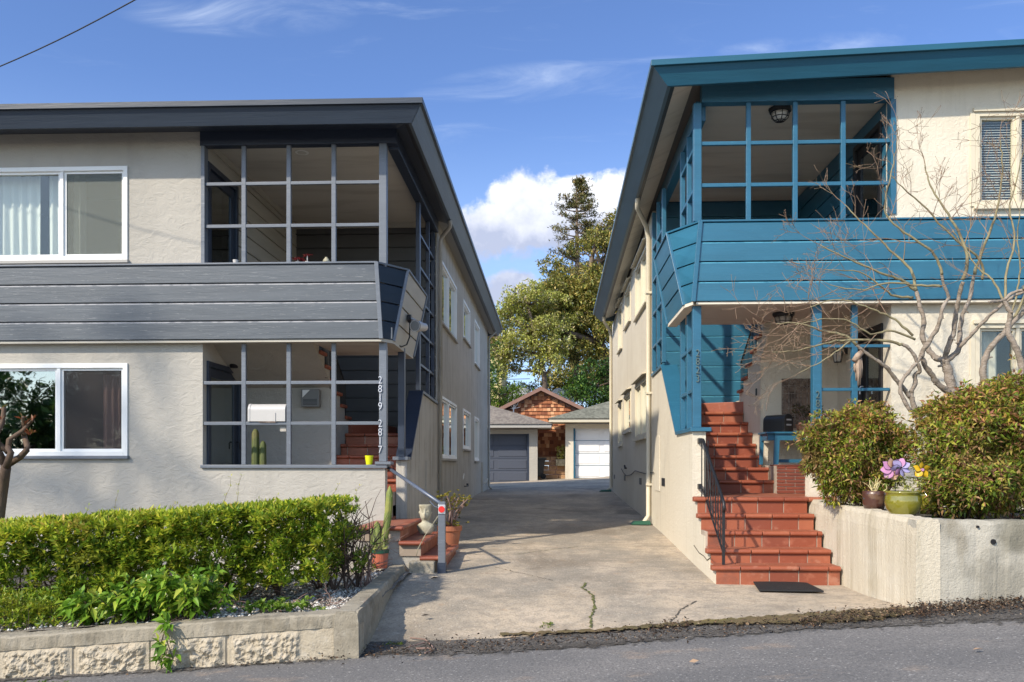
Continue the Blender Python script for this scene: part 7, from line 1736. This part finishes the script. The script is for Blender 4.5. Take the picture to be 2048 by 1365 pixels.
nandina('larger red-tinged nandina bush at the right picture edge', [pb(1935, 890, 8.5, 74, 88), pb(2010, 868, 8.5, 88, 84), pb(1885, 872, 8.7, 42, 52), pb(1965, 960, 8.3, 78, 58), pb(1915, 985, 8.3, 34, 34), pb(2090, 900, 8.5, 90, 120), pb(2040, 800, 8.6, 62, 40), pb(1945, 832, 8.6, 50, 34), pb(1875, 828, 8.9, 32, 20), pb(1985, 798, 8.6, 36, 20), pb(1895, 940, 8.4, 36, 40)], -.52, 82, 10500, .066)

# ---------------- Japanese maples
MP = lambda px, py, Y: Vector(onY(px, py, Y))
def z7(x, y): return (1760+x/4.74, 560+y/4.74)
def maple(name_label, strokes, seeds, Y0, seed, twig_lv=4):
    rr = random.Random(seed); root = strokes[0][0][0]; base = MP(root[0], root[1]+90, Y0)
    t_ = thing('maple_tree', (base.x, base.y, -.5), name_label, 'tree', 'leafless maples in the planter')
    b = MB(); tips = []
    for k, (pts, r0, r1, dy0, dy1) in enumerate(strokes):
        n = len(pts); v_ = []
        for i, (px, py) in enumerate(pts):
            f = i/(n-1); v_.append(MP(px, py, Y0+dy0+(dy1-dy0)*f))
        # smooth resample (Catmull-Rom)
        out_ = []
        for i in range(n-1):
            p0_, p1_, p2_, p3_ = v_[max(0, i-1)], v_[i], v_[i+1], v_[min(n-1, i+2)]
            for s_ in range(4):
                t = s_/4; out_.append(.5*((2*p1_)+(-p0_+p2_)*t+(2*p0_-5*p1_+4*p2_-p3_)*t*t+(-p0_+3*p1_-3*p2_+p3_)*t**3)+Vector((rr.gauss(0, 1), rr.gauss(0, 1), rr.gauss(0, 1)))*.003)
        out_.append(v_[-1]); m = len(out_); f_thin = r0 < .03
        b.tube(out_, [(.98 if f_thin else .9)*(r0+(r1-r0)*i/(m-1))*(1+.10*math.sin(i*1.7+k)) for i in range(m)], 10)
        # knobbly stubs
        for _ in range(2):
            i = rr.randint(1, m-2); d = Vector((rr.gauss(0, 1), -.4, rr.gauss(0, .6))).normalized(); b.tube([out_[i], out_[i]+d*(r0*1.5)], [r0*.35, r0*.2], 6)
        tips.append((out_[-1], (out_[-1]-out_[-3]).normalized(), r1, k, out_))
    b.build('trunk', M_maple, t_, smooth=True)
    return t_, tips
def Zp(l): return [z7(*p) for p in l]
rM = 1740/9.6
T2 = [(Zp([(700, 1150), (690, 1090), (665, 950), (640, 850), (610, 760)]), .062, .050, 0, 0),
      (Zp([(610, 760), (530, 740), (450, 650), (400, 520), (420, 380), (370, 230), (345, 110)]), .036, .022, 0, .1),
      (Zp([(615, 750), (640, 650), (690, 520), (725, 330), (740, 200), (790, 20)]), .034, .022, 0, -.2),
      (Zp([(620, 770), (690, 720), (750, 650), (760, 460), (790, 320), (850, 170), (890, -40)]), .036, .020, 0, .25),
      (Zp([(755, 640), (850, 540), (930, 450), (1070, 310), (1190, 210), (1300, 140), (1400, 110)]), .022, .013, 0, -.35),
      (Zp([(660, 1070), (550, 990), (480, 890), (420, 800), (390, 720)]), .036, .028, -.05, -.2),
      (Zp([(385, 730), (430, 640), (530, 480), (570, 370), (600, 250), (650, 160), (610, 60), (580, -60)]), .028, .013, -.2, -.35)]
T1 = [(Zp([(345, 1290), (330, 1230), (300, 1120), (300, 1060)]), .034, .028, -.1, -.1),
      (Zp([(290, 1110), (200, 1010), (130, 920), (60, 830), (-20, 770), (-150, 680), (-230, 620)]), .026, .014, -.1, -.3),
      (Zp([(300, 1070), (335, 960), (330, 900), (375, 870), (350, 780), (300, 680), (210, 610)]), .024, .018, -.1, -.25),
      (Zp([(290, 1240), (220, 1120), (190, 1030), (230, 930), (300, 840), (350, 780), (385, 730)]), .022, .018, -.2, -.2)]
T3 = [(Zp([(1010, 1050), (990, 960), (975, 880), (1000, 740), (1060, 630), (1160, 520), (1230, 440), (1380, 280), (1480, 180)]), .045, .022, -.1, -.2)]
T4 = [(Zp([(1340, 1050), (1335, 950), (1340, 800), (1290, 650), (1230, 540), (1215, 430), (1240, 320), (1210, 260), (1170, 190)]), .040, .022, -.3, -.3),
      (Zp([(1170, 195), (1100, 205), (1030, 210)]), .016, .010, -.3, -.4), (Zp([(1175, 190), (1250, 130), (1365, 95), (1450, 90)]), .018, .012, -.3, -.4)]
trees = []
trees.append(maple('leafless maple with thick forked grey trunk right of the porch, centre of the planter', T2, 0, 9.55, 91))
trees.append(maple('smaller leafless maple with twisting thin trunks directly behind the left bush', T1, 0, 9.5, 92))
trees.append(maple('leafless maple whose single pale trunk leans right before the lower window', T3, 0, 9.6, 93))
trees.append(maple('leafless maple with dark crooked trunk at the right picture edge', T4, 0, 9.3, 94))
# main limbs that carry the twigs: traced directions, grown as real 3-D branches
rr = random.Random(99)
def limbs(t_, Y0, L_list, seed, lv=4):
    rr = random.Random(seed); bl = MB(); bt = MB(); buds = []
    for pts, r0, r1, dy0, dy1, k in L_list:
        n = len(pts); v_ = [MP(px, py, Y0+dy0+(dy1-dy0)*i/(n-1)) for i, (px, py) in enumerate(pts)]; out_ = []
        for i in range(n-1):
            p0_, p1_, p2_, p3_ = v_[max(0, i-1)], v_[i], v_[i+1], v_[min(n-1, i+2)]
            for s_ in range(5):
                t = s_/5; out_.append(.5*((2*p1_)+(-p0_+p2_)*t+(2*p0_-5*p1_+4*p2_-p3_)*t*t+(-p0_+3*p1_-3*p2_+p3_)*t**3)+Vector((rr.gauss(0, 1), rr.gauss(0, 1), rr.gauss(0, 1)))*.004)
        out_.append(v_[-1]); m = len(out_)
        bl.tube(out_, [1.4*(r0+(r1-r0)*i/(m-1)) for i in range(m)], 7)
        k = max(2, int(k*.62))
        for j in range(k):
            i = int(m*(.22+.76*(j+.5)/k)); i = min(m-2, i); d = (out_[i+1]-out_[i]).normalized(); ang = rr.choice([-1, 1])*rr.uniform(.35, .95)
            side = Vector((-d.z, 0, d.x))*math.sin(ang); d2 = (d*math.cos(ang)+side+Vector((0, rr.gauss(0, .35), 0))).normalized()
            f = i/m; twig_rec(bt, out_[i], d2, rr.uniform(.22, .40)*(1.15-.4*f), max(.0035, r0*(1-f)*.45+.002), 3 if j % 2 else 2, rr, curl=.20, up=.06, kids=(2, 3), minr=.0018, shrink=.60, collect=buds)
        d = (out_[-1]-out_[-3]).normalized(); twig_rec(bt, out_[-1], d, .25, r1, 3, rr, curl=.2, up=.03, kids=(2, 3), minr=.0018, collect=buds)
    for p in buds[::2]: bt.lathe([(.0015, -.004), (.0045, 0), (.0015, .005)], p, 4)
    bl.build('limb', M_mapleg, t_, smooth=True); bt.build('twigs', M_twig, t_)
S2 = lambda l: l
limbs(trees[0][0], 9.55, [
    (S2([(1833, 583), (1800, 560), (1760, 545), (1700, 520), (1640, 490)]), .013, .004, .1, -.1, 6),
    (S2([(1833, 583), (1820, 540), (1780, 500), (1730, 450), (1690, 410)]), .013, .004, .1, .3, 6),
    (S2([(1926, 560), (1935, 520), (1920, 470), (1890, 420), (1860, 370), (1850, 330)]), .014, .004, -.2, -.1, 7),
    (S2([(1948, 550), (1965, 500), (1985, 450), (2000, 390), (2005, 330), (2000, 280)]), .013, .004, .25, .1, 7),
    (S2([(1885, 550), (1870, 510), (1830, 480), (1780, 440), (1770, 400), (1785, 340), (1795, 280)]), .011, .003, -.35, -.5, 8),
    (S2([(1966, 560), (1960, 520), (1900, 470), (1845, 410), (1810, 380), (1780, 350)]), .011, .003, 0, -.3, 7),
    (S2([(1884, 572), (1830, 572), (1780, 565), (1720, 580), (1660, 570)]), .010, .003, -.3, -.4, 7),
    (S2([(1826, 596), (1790, 592), (1765, 575), (1720, 545), (1650, 540)]), .011, .003, -.1, -.3, 6)], 101)
limbs(trees[1][0], 9.5, [
    (S2([(1712, 690), (1690, 672), (1640, 660), (1590, 645), (1553, 648)]), .012, .003, -.3, -.4, 8),
    (S2([(1804, 690), (1770, 682), (1720, 680), (1660, 685), (1600, 700), (1545, 705)]), .012, .003, -.25, -.4, 8),
    (S2([(1826, 672), (1790, 640), (1760, 625), (1720, 610), (1670, 600), (1620, 615)]), .010, .003, -.25, -.4, 8),
    (S2([(1700, 684), (1670, 705), (1640, 725), (1600, 745)]), .007, .0025, -.4, -.5, 4),
    (S2([(1830, 678), (1780, 662), (1740, 668), (1690, 640), (1640, 640), (1590, 650)]), .009, .003, -.25, -.5, 8)], 102)
limbs(trees[2][0], 9.6, [
    (S2([(2020, 652), (2050, 590), (2070, 520)]), .013, .005, -.1, -.2, 3),
    (S2([(2010, 665), (2030, 600), (2040, 540), (2035, 470), (2045, 400)]), .009, .003, -.1, -.2, 7)], 103)
limbs(trees[3][0], 9.3, [
    (S2([(2006, 602), (1985, 560), (1960, 540), (1930, 500), (1905, 460)]), .009, .003, -.3, -.2, 7),
    (S2([(2010, 600), (2015, 540), (2030, 480), (2020, 420), (2035, 350), (2048, 300)]), .010, .003, -.3, 0, 8),
    (S2([(2048, 580), (2070, 500), (2075, 420)]), .010, .003, -.4, -.3, 4)], 104)
